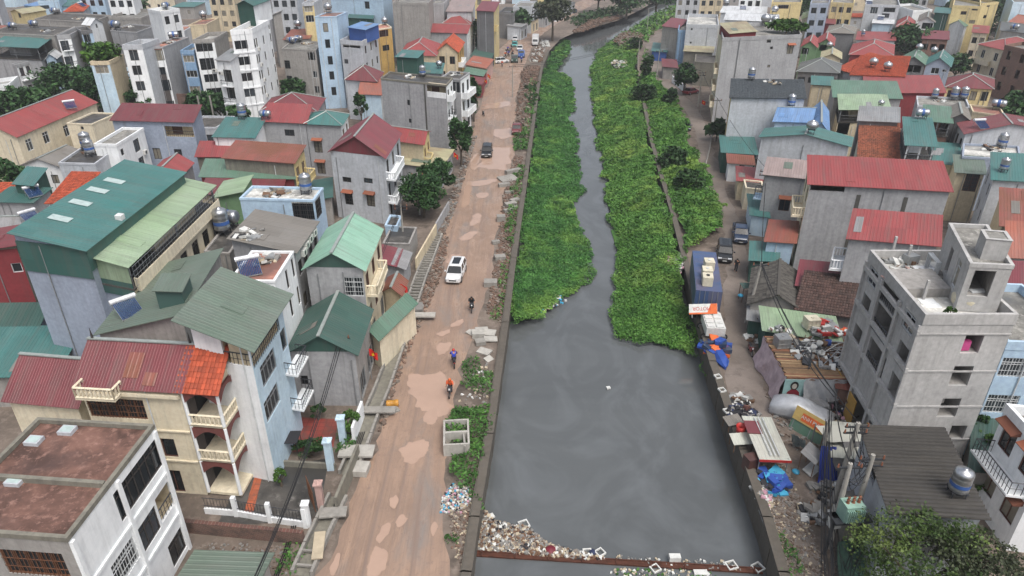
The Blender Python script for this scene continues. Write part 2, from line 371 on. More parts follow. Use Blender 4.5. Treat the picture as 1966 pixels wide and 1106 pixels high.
# ------------------------------------------------------------------ buildings
BLD = []
class Bld:
    def __init__(s, name, label, A, B, Cp, z, wall='grey', roof=('flat','conc'), wins=(), front=None, par=.7, open_=0.0, balc=(), short=None, cat='house', side=None, z0=0.0, depth=None, ext=(0,0), post='w', oh=.35, roofname='roof', width=None, fl=False, add=None):
        PA, PB, PC = W(*A, z), W(*B, z), W(*Cp, z)
        u = (PB-PA); s.L = width or u.length; u.normalize(); w = Vector((-u.y, u.x, 0)); q = PC - (PA if fl else PB); s.D = depth or q.dot(w)
        f = Vector((.059, .998, 0)) if depth else q
        s.k = max(-.55, min(.55, f.dot(u)/max(f.dot(w), .01))); SH[0] = s.k
        PA = PA - u*ext[0]; s.L += ext[0]+ext[1]
        s.u, s.w, s.z, s.z0 = u, w, z, z0; s.o = Vector((PA.x, PA.y, 0)); s.rz = math.atan2(u.y, u.x); s.short = short or label
        s.root = empty(name, (PA.x, PA.y, 0), s.rz, label, cat); s.name = name; s.roof = roof; s.par = par; s.open = open_
        BLD.append(s)
        if s.D < 1.5: print('THIN', name, round(s.L,1), round(s.D,1)); s.D = 3.0
        wz = z - open_
        holes = {k: [] for k in 'nrlf'}; placed = []
        for wn in wins: s._win(wn, holes, placed, wz)
        s._walls(wall, front, side, holes, wz)
        for fc, sx, tz, ww, hh, st in placed:
            if st == 'o': continue
            if st[0] == 'R': s.recess(fc, sx, tz, ww, hh, st); continue
            s.put_window(fc, sx, tz, ww, hh, st)
        s._roof(wall, wz, post, oh, roofname)
        rp = random.Random(int(s.L*71+s.D*313+z*17))
        if not add and wz-z0 > 4 and wall != 'conc':
            for _ in range(rp.choice((1,1,2))):
                x = rp.uniform(.06, .94)*s.L; MB().cone((x,-.08,z0), (x,-.08,wz-rp.uniform(.1,.8)), .05, .05, 5).build('drain_pipe', [FR[rp.choice('wgg')]], s.root)
        for bq in balc: s.balcony(*bq)
        if add: s.merge(add)
        SH[0] = 0.0
    def flen(s, fc): return s.L if fc in 'nf' else s.D
    def fpos(s, fc, sx, out=0.0):
        return {'n': (sx, -out), 'f': (sx, s.D+out), 'r': (s.L+out, sx), 'l': (-out, sx)}[fc]
    FROT = dict(n=0.0, f=math.pi, r=math.pi/2, l=-math.pi/2)
    def local(s, p): d = Vector(p) - s.o; y = d.dot(s.w); return Vector((d.dot(s.u)-s.k*y, y, p[2]))
    def glob(s, x, y, z): return s.o + s.u*(x+s.k*y) + s.w*y + Vector((0, 0, z))
    def hit(s, fc, px, py):
        r = ray(px, py); c = s.local((0, 0, CAM_H)); d = Vector((r.dot(s.u)-s.k*r.dot(s.w), r.dot(s.w), r.z))
        if fc == 'n': t = -c.y/d.y
        elif fc == 'f': t = (s.D-c.y)/d.y
        elif fc == 'r': t = (s.L-c.x)/d.x
        else: t = -c.x/d.x
        p = c + d*t; return (p.x if fc in 'nf' else p.y), p.z
    def _win(s, wn, holes, placed, wz):
        fc = wn[0]
        if wn[1] == 'g':      # grid: face,'g',cols,floors(list of z centres or count),w,h,style[,s0,s1]
            _, _, cols, fl, ww, hh, st = wn[:7]; a, b = (wn[7], wn[8]) if len(wn) > 7 else (0.0, 1.0); Lf = s.flen(fc)
            zs = fl if isinstance(fl, (list, tuple)) else [wz-.4-1.55-3.3*i for i in range(fl)]
            for zc in zs:
                for i in range(cols):
                    sx = Lf*(a+(b-a)*(i+.5)/cols); w2 = min(ww, Lf*(b-a)/cols*.86)
                    s._add(fc, sx, zc, w2, hh, st, holes, placed, wz)
        else:                 # by pixel: face, px, py, w, h, style
            sx, tz = s.hit(fc, wn[1], wn[2]); s._add(fc, sx, tz, wn[3], wn[4], wn[5], holes, placed, wz)
    def _add(s, fc, sx, tz, w, h, st, holes, placed, wz):
        w, h = round(w, 1), round(h, 1); Lf = s.flen(fc)
        sx = min(max(sx, w/2+.12), Lf-w/2-.12); tz = min(max(tz, s.z0+h/2+.1), wz-h/2-.1)
        r = (sx-w/2, sx+w/2, tz-h/2, tz+h/2)
        for q in holes[fc]:
            if r[0] < q[1]+.05 and r[1] > q[0]-.05 and r[2] < q[3]+.05 and r[3] > q[2]-.05: return
        if r[0] < .05 or r[1] > Lf-.05: return
        holes[fc].append(r); placed.append((fc, sx, tz, w, h, st))
    def _walls(s, wall, front, side, holes, wz):
        mats = [wm(wall), wm(front or wall), wm(side or wall)]; m = MB(); fm = {'n': 2 if side else 0, 'r': 1, 'l': 1, 'f': 0}
        kind = s.roof[0]
        for fc in 'nrlf':
            Lf = s.flen(fc); hs_ = holes[fc]
            xs = sorted({0.0, Lf, *[q for h in hs_ for q in h[:2]]}); zs = sorted({s.z0, wz, *[q for h in hs_ for q in h[2:]]})
            def P(x, z, ins=0.0): a, b = s.fpos(fc, x, -ins); return (a, b, z)
            for i in range(len(xs)-1):
                for j in range(len(zs)-1):
                    cx, cz = (xs[i]+xs[i+1])/2, (zs[j]+zs[j+1])/2
                    if any(h[0] < cx < h[1] and h[2] < cz < h[3] for h in hs_): continue
                    m.face([P(xs[i],zs[j]), P(xs[i+1],zs[j]), P(xs[i+1],zs[j+1]), P(xs[i],zs[j+1])], fm[fc])
            for a, b, c, d in hs_:
                for (xa, za), (xb, zb) in (((a,c),(b,c)), ((b,c),(b,d)), ((b,d),(a,d)), ((a,d),(a,c))):
                    m.face([P(xa,za), P(xb,zb), P(xb,zb,.22), P(xa,za,.22)], fm[fc])
        # gable / shed infill
        if s.open <= 0 and kind not in ('flat', 'hip', 'none'):
            rise = s.roof[2]; L, D, z = s.L, s.D, wz
            if kind == 'gy':
                for y in (0, D): m.face([(0,y,z),(L,y,z),(L/2,y,z+rise)], 0 if y else fm['n'])
            elif kind == 'gx':
                for x in (0, L): m.face([(x,0,z),(x,D,z),(x,D/2,z+rise)], 1)
            else:
                hi = {'sN': ((0,D),(L,D)), 'sF': ((0,0),(L,0)), 'sL': ((L,0),(L,D)), 'sR': ((0,0),(0,D))}[kind]
                lo = {'sN': ((0,0),(L,0)), 'sF': ((0,D),(L,D)), 'sL': ((0,0),(0,D)), 'sR': ((L,0),(L,D))}[kind]
                (hx0,hy0),(hx1,hy1) = hi; m.face([(hx0,hy0,z),(hx1,hy1,z),(hx1,hy1,z+rise),(hx0,hy0,z+rise)], 0)
                for q in (0, 1): m.face([(*lo[q],z),(*hi[q],z),(*hi[q],z+rise)], 0)
        s.wall = m.build('wall', mats, s.root)
    def put_window(s, fc, sx, tz, w, h, st):
        fr, pane, hood = window_meshes(st, w, h); x, y = s.fpos(fc, sx, -.1)
        o = link('window', fr, s.root, (x+s.k*y, y, tz), s.FROT[fc]-(math.atan(s.k) if fc in 'rl' else 0)); link('pane', pane[0 if w > 2.4 else int(abs(sx*37+tz*91)) % 5], o)
        if hood: link('hood', hood, o, (0, -.1, 0))
        return o
    def _roof(s, wall, wz, post, oh, roofname):
        L, D, z = s.L, s.D, s.z; kind = s.roof[0]; r = s.root
        if s.open > 0:   # covered terrace storey: slab, posts, railing
            m = MB(); m.box(-.12, -.12, wz-.02, L+.12, D+.12, wz+.16); m.build('floor_slab', [slabm('dark')], r)
            for (x, y) in sorted({(.15, .15), (L-.15, .15), (L-.15, D-.15), (.15, D-.15), (L/2, .15), (L-.15, D/2), (.15, D/2)}):
                MB().box(x-.09, y-.09, wz+.16, x+.09, y+.09, z+.02).build('post', [FR['w'] if post == 'w' else FR['g']], r)
            s.rail([(0,0),(L,0),(L,D),(0,D),(0,0)], wz+.16, 1.0, 'bars')
            core = MB(); core.box(L*.25, D*.35, wz+.16, L*.7, D*.85, z-.1); core.build('stair_core', [wm(wall)], r)
        if kind == 'none': return
        if kind == 'flat':
            par, t = s.par, .18
            m = MB(); m.box(.004, .004, z-par-.15, L-.004, D-.004, z-par); m.build('roof_slab', [slabm(s.roof[1])], r)
            m = MB(); p = .05
            m.box(-p, -p, z-par+.02, L+p, t, z); m.box(-p, D-t, z-par+.02, L+p, D+p, z); m.box(-p, t, z-par+.02, t, D-t, z); m.box(L-t, t, z-par+.02, L+p, D-t, z)
            m.build('parapet', [wm(s.roof[2] if len(s.roof) > 2 else wall)], r); s.zr = z-par; return
        rise, colk = s.roof[2], s.roof[1]; mat = rm(colk); m = MB(); fn = m.tiled if colk in TILES else m.ribbed
        if colk in ('dred', 'maroon'): fn = lambda *a, **k: m.ribbed(*a, pitch=.2, h=.015, **k)
        if colk == 'asbestos': fn = lambda *a, **k: m.ribbed(*a, pitch=.32, h=.1, **k)
        base_fn = fn; planes = []
        def fn(p0, p1, up, *a): planes.append((Vector(p0), Vector(p1), Vector(up), len(a))); return base_fn(p0, p1, up, *a)
        zz = z + .03; cap = MB(); s.zr = z+.1
        if kind == 'gy':
            k = rise/(L/2); up = Vector((L/2+oh, 0, rise+oh*k))
            fn((-oh, D+oh, zz-oh*k), (-oh, -oh, zz-oh*k), up); fn((L+oh, -oh, zz-oh*k), (L+oh, D+oh, zz-oh*k), Vector((-up.x, 0, up.z)))
            cap.box(L/2-.14, -oh-.03, zz+rise, L/2+.14, D+oh+.03, zz+rise+.09)
        elif kind == 'gx':
            k = rise/(D/2); up = Vector((0, D/2+oh, rise+oh*k))
            fn((-oh, -oh, zz-oh*k), (L+oh, -oh, zz-oh*k), up); fn((L+oh, D+oh, zz-oh*k), (-oh, D+oh, zz-oh*k), Vector((0, -up.y, up.z)))
            cap.box(-oh-.03, D/2-.14, zz+rise, L+oh+.03, D/2+.14, zz+rise+.09)
        elif kind == 'hip':
            q = min(L, D)/2; k = rise/q; e = -oh; zb = zz-oh*k; a = q+oh; hgt = rise+oh*k
            if L >= D:
                fn((e,e,zb), (L+oh,e,zb), Vector((0,a,hgt)), a, a); fn((L+oh,D+oh,zb), (e,D+oh,zb), Vector((0,-a,hgt)), a, a)
                fn((e,D+oh,zb), (e,e,zb), Vector((a,0,hgt)), a, a-.001); fn((L+oh,e,zb), (L+oh,D+oh,zb), Vector((-a,0,hgt)), a, a-.001)
                if L-D > .3: cap.box(q, D/2-.13, zz+rise, L-q, D/2+.13, zz+rise+.09)
            else:
                fn((e,D+oh,zb), (e,e,zb), Vector((a,0,hgt)), a, a); fn((L+oh,e,zb), (L+oh,D+oh,zb), Vector((-a,0,hgt)), a, a)
                fn((e,e,zb), (L+oh,e,zb), Vector((0,a,hgt)), a, a-.001); fn((L+oh,D+oh,zb), (e,D+oh,zb), Vector((0,-a,hgt)), a, a-.001)
                if D-L > .3: cap.box(L/2-.13, q, zz+rise, L/2+.13, D-q, zz+rise+.09)
            for x, y in ((0,0),(L,0),(L,D),(0,D)):
                tx, ty = (q if x == 0 else L-q), (q if y == 0 else D-q)
                ox, oy = (x-oh if x == 0 else x+oh), (y-oh if y == 0 else y+oh)
                cap.bar((ox, oy, zb+.05), (tx, ty, zz+rise+.06), .09)
        else:
            n = D if kind in ('sN','sF') else L; k = rise/n
            lo = zz-oh*k; ln = n+2*oh
            if kind == 'sN': fn((-oh,-oh,lo), (L+oh,-oh,lo), Vector((0,ln,ln*k)))
            if kind == 'sF': fn((L+oh,D+oh,lo), (-oh,D+oh,lo), Vector((0,-ln,ln*k)))
            if kind == 'sL': fn((-oh,D+oh,lo), (-oh,-oh,lo), Vector((ln,0,ln*k)))
            if kind == 'sR': fn((L+oh,-oh,lo), (L+oh,D+oh,lo), Vector((-ln,0,ln*k)))
        ro = m.build(roofname, [mat], r)
        rr = random.Random(int(L*131+D*977))
        for p0, p1, up, hip in planes:
            e = p1-p0; Le = e.length; Vu = up.length
            if hip or colk in TILES or colk == 'asbestos' or Le*Vu < 22: continue
            nrm = e.cross(up).normalized(); nrm = nrm if nrm.z > 0 else -nrm
            for _ in range(rr.choice((0,0,1,1,2))):
                pw, ph = rr.uniform(.7,1.5), rr.uniform(.9, min(3.0, Vu*.6)); a0 = rr.uniform(.1, Le-pw-.1) if Le > pw+.3 else .1; b0 = rr.uniform(.05, max(.06, Vu-ph-.1)); q = MB()
                q.ribbed(p0+e/Le*a0+up/Vu*b0+nrm*.04, p0+e/Le*(a0+pw)+up/Vu*b0+nrm*.04, up/Vu*ph+nrm*rr.uniform(0,.03), th=.015)
                q.build('roof_patch', [rm(rr.choice([colk, 'grey', colk, 'greybrown', 'rust' if colk in ('red','dred','maroon') else 'olive']))], r)
        if cap.v: cap.build('ridge_cap', [mat if colk in TILES else RIDGE], ro)
    def gable(s, colk):
        m = MB(); r = s.roof[2]; m.face([(.02,-.03,s.z),(s.L-.02,-.03,s.z),(s.L/2,-.03,s.z+r)], 0, [(0,0),(s.L,0),(s.L/2,r)]); SH[0] = s.k; m.build('gable_panel', [rm(colk)], s.root); SH[0] = 0.0
    def recess(s, fc, sx, tz, w, h, st):
        dep = 3.4 if 'c' in st else 1.6; P = lambda a, o_, z: (*s.fpos(fc, a, -o_), z); a, b, c, d = sx-w/2, sx+w/2, tz-h/2, tz+h/2; m = MB()
        for q in ([P(a,.2,c),P(b,.2,c),P(b,dep,c),P(a,dep,c)], [P(a,.2,d),P(a,dep,d),P(b,dep,d),P(b,.2,d)], [P(a,.2,c),P(a,dep,c),P(a,dep,d),P(a,.2,d)], [P(b,.2,c),P(b,.2,d),P(b,dep,d),P(b,dep,c)], [P(a,dep,c),P(b,dep,c),P(b,dep,d),P(a,dep,d)]): m.face(q)
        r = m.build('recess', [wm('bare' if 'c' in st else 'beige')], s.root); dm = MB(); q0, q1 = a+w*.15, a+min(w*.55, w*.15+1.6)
        dm.face([P(q0,dep-.03,c+.02),P(q1,dep-.03,c+.02),P(q1,dep-.03,c+h*.85),P(q0,dep-.03,c+h*.85)]); dm.build('door', [DARK if 'c' in st else FR['b']], r)  # shell bays: near-black face paints the gloom of an unlit doorway
        if 'n' not in st: s.rail([s.fpos(fc, a, -.08), s.fpos(fc, b, -.08)], c, .9, 'solid' if 's' in st else 'bars', wm('white') if 's' in st else None, r)
    def merge(s, host):
        hc, hr = host.root.location, host.root.rotation_euler.z; dr = s.root.rotation_euler.z-hr; dl = s.root.location-hc
        rot = Matrix.Rotation(-hr, 3, 'Z'); r2 = Matrix.Rotation(dr, 3, 'Z'); off = rot @ dl
        for ch in list(s.root.children):
            l = ch.location.copy(); ch.parent = host.root; ch.location = off + r2 @ l; ch.rotation_euler = (0, 0, ch.rotation_euler.z+dr)
        bpy.data.objects.remove(s.root); s.root = host.root; s.off = off; s.dr = dr; s.name = host.name; s.short = host.short
    off = None
    def place(s, o):
        if s.off is not None: o.location = s.off; o.rotation_euler = (0, 0, s.dr)
        return o
    def roof_z(s, x, y):
        """height of the roof surface over local x, y"""
        k = s.roof[0]; z = s.z+.03
        if k == 'flat': return s.z-s.par
        r = s.roof[2]
        if k == 'gy': return z + r*(1-abs(x-s.L/2)/(s.L/2))
        if k == 'gx': return z + r*(1-abs(y-s.D/2)/(s.D/2))
        if k == 'sN': return z + r*y/s.D
        if k == 'sF': return z + r*(1-y/s.D)
        if k == 'sL': return z + r*x/s.L
        if k == 'sR': return z + r*(1-x/s.L)
        q = min(s.L, s.D)/2; return z + r*min(x, y, s.L-x, s.D-y, q)/q
    def rail(s, pts, z, h, style, mat=None, parent=None):
        m = MB(); mat = mat or (RAILM if style == 'bars' else TRIM)
        for (x0, y0), (x1, y1) in zip(pts[:-1], pts[1:]):
            Ls = math.hypot(x1-x0, y1-y0); n = max(1, int(Ls/(.3 if style == 'bars' else .28)))
            if style == 'solid':
                m.obox(((x0+x1)/2, (y0+y1)/2), (x1-x0, y1-y0), Ls/2, .06, z, z+h); continue
            m.bar((x0,y0,z+h), (x1,y1,z+h), .05 if style == 'bars' else .09)
            if style == 'bars': m.bar((x0,y0,z+h*.5), (x1,y1,z+h*.5), .022)
            else: m.bar((x0,y0,z+.06), (x1,y1,z+.06), .09)
            for i in range(n+1):
                a = i/n; x, y = x0+(x1-x0)*a, y0+(y1-y0)*a; m.bar((x,y,z), (x,y,z+h), .022 if style == 'bars' else .07, n=4)
        return s.place(m.build('railing', [mat], parent or s.root))
    def balcony(s, fc, s0, s1, zf, dep=1.0, style='bars', col='white', fill=False):
        m = MB(); x0, y0 = s.fpos(fc, s0, -.05); x1, y1 = s.fpos(fc, s1, dep)
        m.box(min(x0,x1), min(y0,y1), zf-.16, max(x0,x1), max(y0,y1), zf); sl = m.build('balcony', [wm(col)], s.root)
        a, b, c, d = s.fpos(fc, s0+.06, .0), s.fpos(fc, s0+.06, dep-.07), s.fpos(fc, s1-.06, dep-.07), s.fpos(fc, s1-.06, 0)
        s.rail([a, b, c, d], zf, .95, style, wm(col) if style in ('solid', 'bal') else None, sl)
# ------------------------------------------------------------------ rooftop things
TANK = {}
def tank_parts(kind):
    if kind in TANK: return TANK[kind]
    band = plain('tank_band', C('3c5f9c'), .5)
    if kind == 'v':
        m = MB(); m.lathe([(.0,0),(.0,.55),(.05,.6),(.32,.6),(.36,.57),(.4,.6),(.72,.6),(.76,.57),(.8,.6),(1.1,.6),(1.16,.57),(1.2,.6),(1.48,.58),(1.62,.4),(1.68,.16),(1.75,.15),(1.75,0)], n=16)
        body = m.mesh('tank_body', [STEEL]); b = MB(); b.lathe([(.42,.607),(.7,.607)], n=16); bd = b.mesh('label_band', [band])
        st = MB(); [st.bar((x,y,0), (x,y,.5), .04) for x in (-.4,.4) for y in (-.4,.4)]; st.box(-.5,-.5,.46,.5,.5,.52); stand = st.mesh('stand', [RAILM]); off = .52
    elif kind == 'h':
        m = MB(); m.lathe([(-1.02,0),(-1.0,.3),(-.9,.48),(-.75,.56),(-.3,.56),(-.27,.54),(-.24,.56),(.24,.56),(.27,.54),(.3,.56),(.75,.56),(.9,.48),(1.0,.3),(1.02,0)], 'x', n=16)
        body = m.mesh('tank_body', [STEEL]); b = MB(); b.lathe([(-.2,.567),(.2,.567)], 'x', n=16); bd = b.mesh('label_band', [band])
        st = MB()
        for x in (-.6,.6):
            for y in (-.4,.4): st.bar((x,y,-1.05), (x,y*.9,-.35), .04)
            st.box(x-.05,-.5,-.62,x+.05,.5,-.5)
        stand = st.mesh('stand', [RAILM]); off = 1.05
    else:
        m = MB(); m.lathe([(0,0),(.0,.5),(.12,.72),(.35,.86),(.7,.88),(1.0,.74),(1.2,.45),(1.27,.2),(1.33,.2),(1.33,0)], n=16)
        body = m.mesh('tank_body', [STEEL]); b = MB(); b.lathe([(.45,.885),(.62,.892)], n=16); bd = b.mesh('label_band', [STEEL])
        st = MB(); [st.bar((x,y,-.8), (x,y,.1), .05) for x in (-.4,.4) for y in (-.4,.4)]; st.box(-.55,-.55,-.1,.55,.55,.0); stand = st.mesh('stand', [RAILM]); off = .8
    for me in (body, bd): me.polygons.foreach_set('use_smooth', [True]*len(me.polygons))
    TANK[kind] = (body, bd, stand, off); return TANK[kind]
TKN = dict(v='upright ribbed steel water tank', h='steel water tank lying sideways on a stand', s='round bulging steel water tank')
TKC = {}
def tank(b, px, py, kind='v', sc=1.0, rz=None, zz=None, white=False):
    body, bd, stand, off = tank_parts(kind)
    z = zz if zz is not None else b.z
    for _ in range(4):
        p = W(px, py, z); l = b.local(p); l.x = min(max(l.x, .5), b.L-.5); l.y = min(max(l.y, .5), b.D-.5)
        if zz is None: z = b.roof_z(l.x, l.y)
    g = b.glob(l.x, l.y, z-.02)
    key = (b.name, kind); TKC[key] = TKC.get(key, 0)+1
    o = empty('water_tank', g, (b.rz if rz is None else rz), '%s on the %s' % (TKN[kind], b.short), 'water tank', 'rooftop water tanks'); o.scale = (sc,)*3
    if kind == 'v': link('stand', stand, o); link('tank_body', body, o, (0,0,off)); bo = link('label_band', bd, o, (0,0,off))
    else: link('stand', stand, o, (0,0,off)); link('tank_body', body, o, (0,0,off)); link('label_band', bd, o, (0,0,off))
    return o
SOL = []
def solar(b, px, py, rz=0.0, sc=1.0):
    if not SOL:
        m = MB()
        for i in range(13): m.cone((-.9+i*.15, -1.5, .25), (-.9+i*.15, .3, 1.15), .05, .05, 6)
        tubes = m.mesh('glass_tubes', [plain('solar_tube', C('2b4470'), .2)])
        k = MB(); k.lathe([(-1.15,0),(-1.12,.25),(1.12,.25),(1.15,0)], 'x', (0,.4,1.3), 12); tk = k.mesh('storage_cylinder', [plain('solar_tank', C('d4d6d8'), .35, .2)])
        f = MB()
        for x in (-.95,.95): f.bar((x,-1.5,0),(x,-1.5,.25),.03); f.bar((x,.4,0),(x,.4,1.15),.03); f.bar((x,-1.55,.2),(x,.35,1.12),.03)
        f.box(-1,-1.58,.15,1,-1.48,.24); SOL.extend([tubes, tk, f.mesh('frame', [FR['g']])])
    z = b.z
    for _ in range(4):
        p = W(px, py, z); l = b.local(p); l.x = min(max(l.x, .9), b.L-.9); l.y = min(max(l.y, 1.3), max(1.3, b.D-.9)); z = b.roof_z(l.x, l.y)
    o = empty('solar_heater', b.glob(l.x, l.y, z-.03), b.rz+rz, 'solar water heater with a white cylinder on the %s' % b.short, 'solar heater', 'rooftop solar heaters'); o.scale = (sc*.82,)*3
    for n, me in zip(('glass_tubes','storage_cylinder','frame'), SOL): link(n, me, o)
    return o
ACM = []
def ac_unit(b, fc, px, py, extra=''):
    if not ACM:
        m = MB(); m.box(-.42,-.34,-.3,.42,-.03,.3); ACM.append(m.mesh('casing', [plain('ac_white', C('cfcfca'), .5)]))
        g = MB(); g.lathe([(-.345,.22),(-.345,.0)], 'y', (-.1,0,0), 12); ACM.append(g.mesh('fan_grille', [RAILM]))
        k = MB(); k.box(-.35,-.32,-.34,-.3,.02,-.3); k.box(.3,-.32,-.34,.35,.02,-.3); ACM.append(k.mesh('bracket', [RAILM]))
    sx, tz = b.hit(fc, px, py); sx = min(max(sx, .5), b.flen(fc)-.5); x, y = b.fpos(fc, sx, .0); g = b.glob(x, y, tz)
    o = empty('air_conditioner', g, b.rz+b.FROT[fc]-(math.atan(b.k) if fc in 'rl' else 0), 'white air conditioner unit on the wall of the %s%s' % (b.short, extra), 'air conditioner', 'outdoor air conditioner units')
    for n, me in zip(('casing','fan_grille','bracket'), ACM): link(n, me, o)
# ------------------------------------------------------------------ ground, canal, roads
WATER_Z = -2.1
LBpx = [(880,1215),(903,1106),(918,1000),(945,840),(975,625),(990,500),(1010,360),(1022,270),(1035,170),(1042,130),(1055,98),(1075,76),(1105,62),(1150,50),(1190,38),(1232,18),(1258,2)]
RBpx = [(1535,1215),(1495,1106),(1465,1000),(1420,870),(1362,700),(1335,600),(1310,500),(1290,420),(1265,335),(1247,270),(1234,200),(1226,150),(1222,115),(1226,90),(1244,60),(1275,34),(1312,6)]
LB = [W(*p) for p in LBpx]; RB = [W(*p) for p in RBpx]
LB.append(Vector((LB[-1].x+40, 430, 0))); RB.append(Vector((RB[-1].x+40, 425, 0)))
def groundm():
    m, t, b = newmat('bare_ground'); v = mapped(t, rnd=False); n1 = noise(t, v, .12, 6, .65, .3); n2 = noise(t, v, 1.3, 6, .7); n3 = noise(t, v, .5, 4, .6)
    c = mixc(t, ramp(t, n1, .35, .65), C('554c44'), C('766a60')); c = mixc(t, ramp(t, n2, .5, .75), c, C('887c72')); c = mixc(t, ramp(t, n3, .5, .7), c, C('4a423b'))
    t.links.new(c, b.inputs['Base Color']); b.inputs['Roughness'].default_value = .9; bump(t, b, n2, .5, .12); return m
GROUND = groundm()
def bank_strip(pts, xfar, name):
    m = MB(); pts = [Vector((pts[0].x, -60, 0))] + pts
    for a, b in zip(pts[:-1], pts[1:]):
        q = [(a.x,a.y,0),(b.x,b.y,0),(xfar,b.y,0),(xfar,a.y,0)]; m.face(q if xfar > 0 else q[::-1])
    return m
gl = bank_strip(LB, -900, 'ground'); gr = bank_strip(RB, 900, 'ground')
struct(gl.build('ground', [GROUND])); struct(gr.build('ground', [GROUND]))
m = MB(); yl, yr = LB[-1].y, RB[-1].y
m.face([(-900,yl,0),(LB[-1].x,yl,0),(RB[-1].x,yr,0),(900,yr,0),(900,3000,0),(-900,3000,0)]); struct(m.build('ground', [GROUND]))
def waterm():
    m, t, b = newmat('murky_water'); v = mapped(t, rnd=False); n1 = noise(t, v, .05, 5, .6, 1.5); n2 = noise(t, v, .22, 6, .7, 2.2); mp = mapped(t, (1,.7,1), rnd=False); n3 = noise(t, mp, .12, 5, .55, 3.0)
    c = mixc(t, ramp(t, n1, .3, .7), C('4f5253'), C('5a5d5e')); c = mixc(t, ramp(t, n3, .45, 1.0), c, C('6c7073'))  # pale swirls paint soft sky reflections into the water colour
    t.links.new(c, b.inputs['Base Color']); r = ramp(t, n2, .4, .7, (.04,)*3, (.16,)*3); t.links.new(r, b.inputs['Roughness'])
    n4 = noise(t, v, 2.5, 4, .6); bump(t, b, n4, .03, .03); return m
WATER = waterm()
m = MB(); m.face([(-40,-40,WATER_Z),(60,-40,WATER_Z),(220,470,WATER_Z),(-20,470,WATER_Z)]); struct(m.build('canal_water', [WATER]))
# canal walls: panels with joints, coping on top
WALLC = wallm('canal_concrete', C('57524a'), .8); COPE = wallm('coping_concrete', C('58524a'), .6)
def canal_wall(pts, side, label, n_end, top=.42, th=.42):
    p0 = pts[0]; root = empty('canal_wall', (p0.x, p0.y, WATER_Z-.8), 0, label, 'wall'); base = root.location.copy()
    for i in range(n_end):
        a, b = pts[i], pts[i+1]; d = (b-a); L = d.length; e = d/L; nrm = Vector((e.y, -e.x, 0)) * side   # towards the water
        n = max(1, int(round(L/(1.9 if a.y < 75 else 6)))); g = 0.02
        for k in range(n):
            s0, s1 = L*k/n+g, L*(k+1)/n-g; jit = random.uniform(-.03, .03); c = a + e*((s0+s1)/2) + nrm*(jit-.17)
            mb = MB(); mb.obox((c.x-base.x, c.y-base.y), e, (s1-s0)/2, .17, WATER_Z-.8-base.z, .2-base.z); mb.build('panel', [WALLC], root)
        c = a + e*L/2 - nrm*.2; mb = MB(); mb.obox((c.x-base.x, c.y-base.y), e, L/2+.05, .3, .2-base.z, top-base.z); mb.build('coping', [COPE], root)
        c = a + e*L/2 - nrm*.55; mb = MB(); mb.obox((c.x-base.x, c.y-base.y), e, L/2+.05, .06, WATER_Z-base.z, .36-base.z); mb.build('backing', [WALLC], root)
canal_wall(LB, 1, 'weathered concrete canal wall beside the muddy road', 10)
canal_wall(RB, -1, 'stained concrete canal wall along the narrow lane', 10)
# muddy road
def mudm():
    m, t, b = newmat('wet_mud'); v = mapped(t, rnd=False); mp = mapped(t, (1,.35,1), rnd=False)
    n1 = noise(t, v, .13, 6, .65, .6); n2 = noise(t, mp, .6, 6, .7, .8); n3 = noise(t, v, 2.4, 5, .7); n4 = noise(t, mp, .28, 5, .6, .5); n7 = noise(t, mapped(t, (1.6,.05,1), rnd=False), 1.0, 4, .6, .3)
    c = mixc(t, ramp(t, n1, .3, .7), C('7f6b5d'), C('957d6c')); c = mixc(t, ramp(t, n4, .52, .66), c, C('7d736c')); c = mixc(t, ramp(t, n2, .5, .72), c, C('9f8673')); c = mixc(t, ramp(t, n3, .55, .75), c, C('7a675d')); c = mixc(t, ramp(t, n7, .52, .7), c, C('7d6b60'))
    t.links.new(c, b.inputs['Base Color']); r = ramp(t, n2, .4, .66, (.8,)*3, (.25,)*3); t.links.new(r, b.inputs['Roughness']); bump(t, b, n7, .6, .2); return m
MUD = mudm()
def strip(px_pairs, z, mat, name, sub=6):
    """sheet between left and right edge pixels"""
    m = MB(); rows = [(W(*l, 0), W(*r, 0)) for l, r in px_pairs]; full = []
    for (a, b), (c, d) in zip(rows[:-1], rows[1:]):
        for i in range(sub): t = i/sub; full.append((a.lerp(c, t), b.lerp(d, t)))
    full.append(rows[-1])
    for i, (a, b) in enumerate(full):
        j = .35 if 0 < i < len(full)-1 else 0
        full[i] = (a+Vector((random.uniform(-j,j),0,0)), b+Vector((random.uniform(-j,j),0,0)))
    for (a, b), (c, d) in zip(full[:-1], full[1:]): m.face([(a.x,a.y,z),(b.x,b.y,z),(d.x,d.y,z),(c.x,c.y,z)])
    return struct(m.build(name, [mat]))
strip([((560,1215),(845,1215)),((615,1106),(855,1106)),((690,940),(860,940)),((735,830),(866,830)),((768,700),(885,710)),((800,600),(925,600)),((830,500),(948,500)),((857,410),(962,400)),((885,330),(984,310)),((905,255),(990,250)),((925,190),(990,195)),((940,150),(1000,150)),((948,118),(1012,112)),((957,96),(1026,84)),((983,72),(1045,62)),((1004,52),(1075,42)),((1040,34),(1115,22)),((1085,15),(1140,8)),((1118,0),(1160,0))], .012, MUD, 'muddy_road')
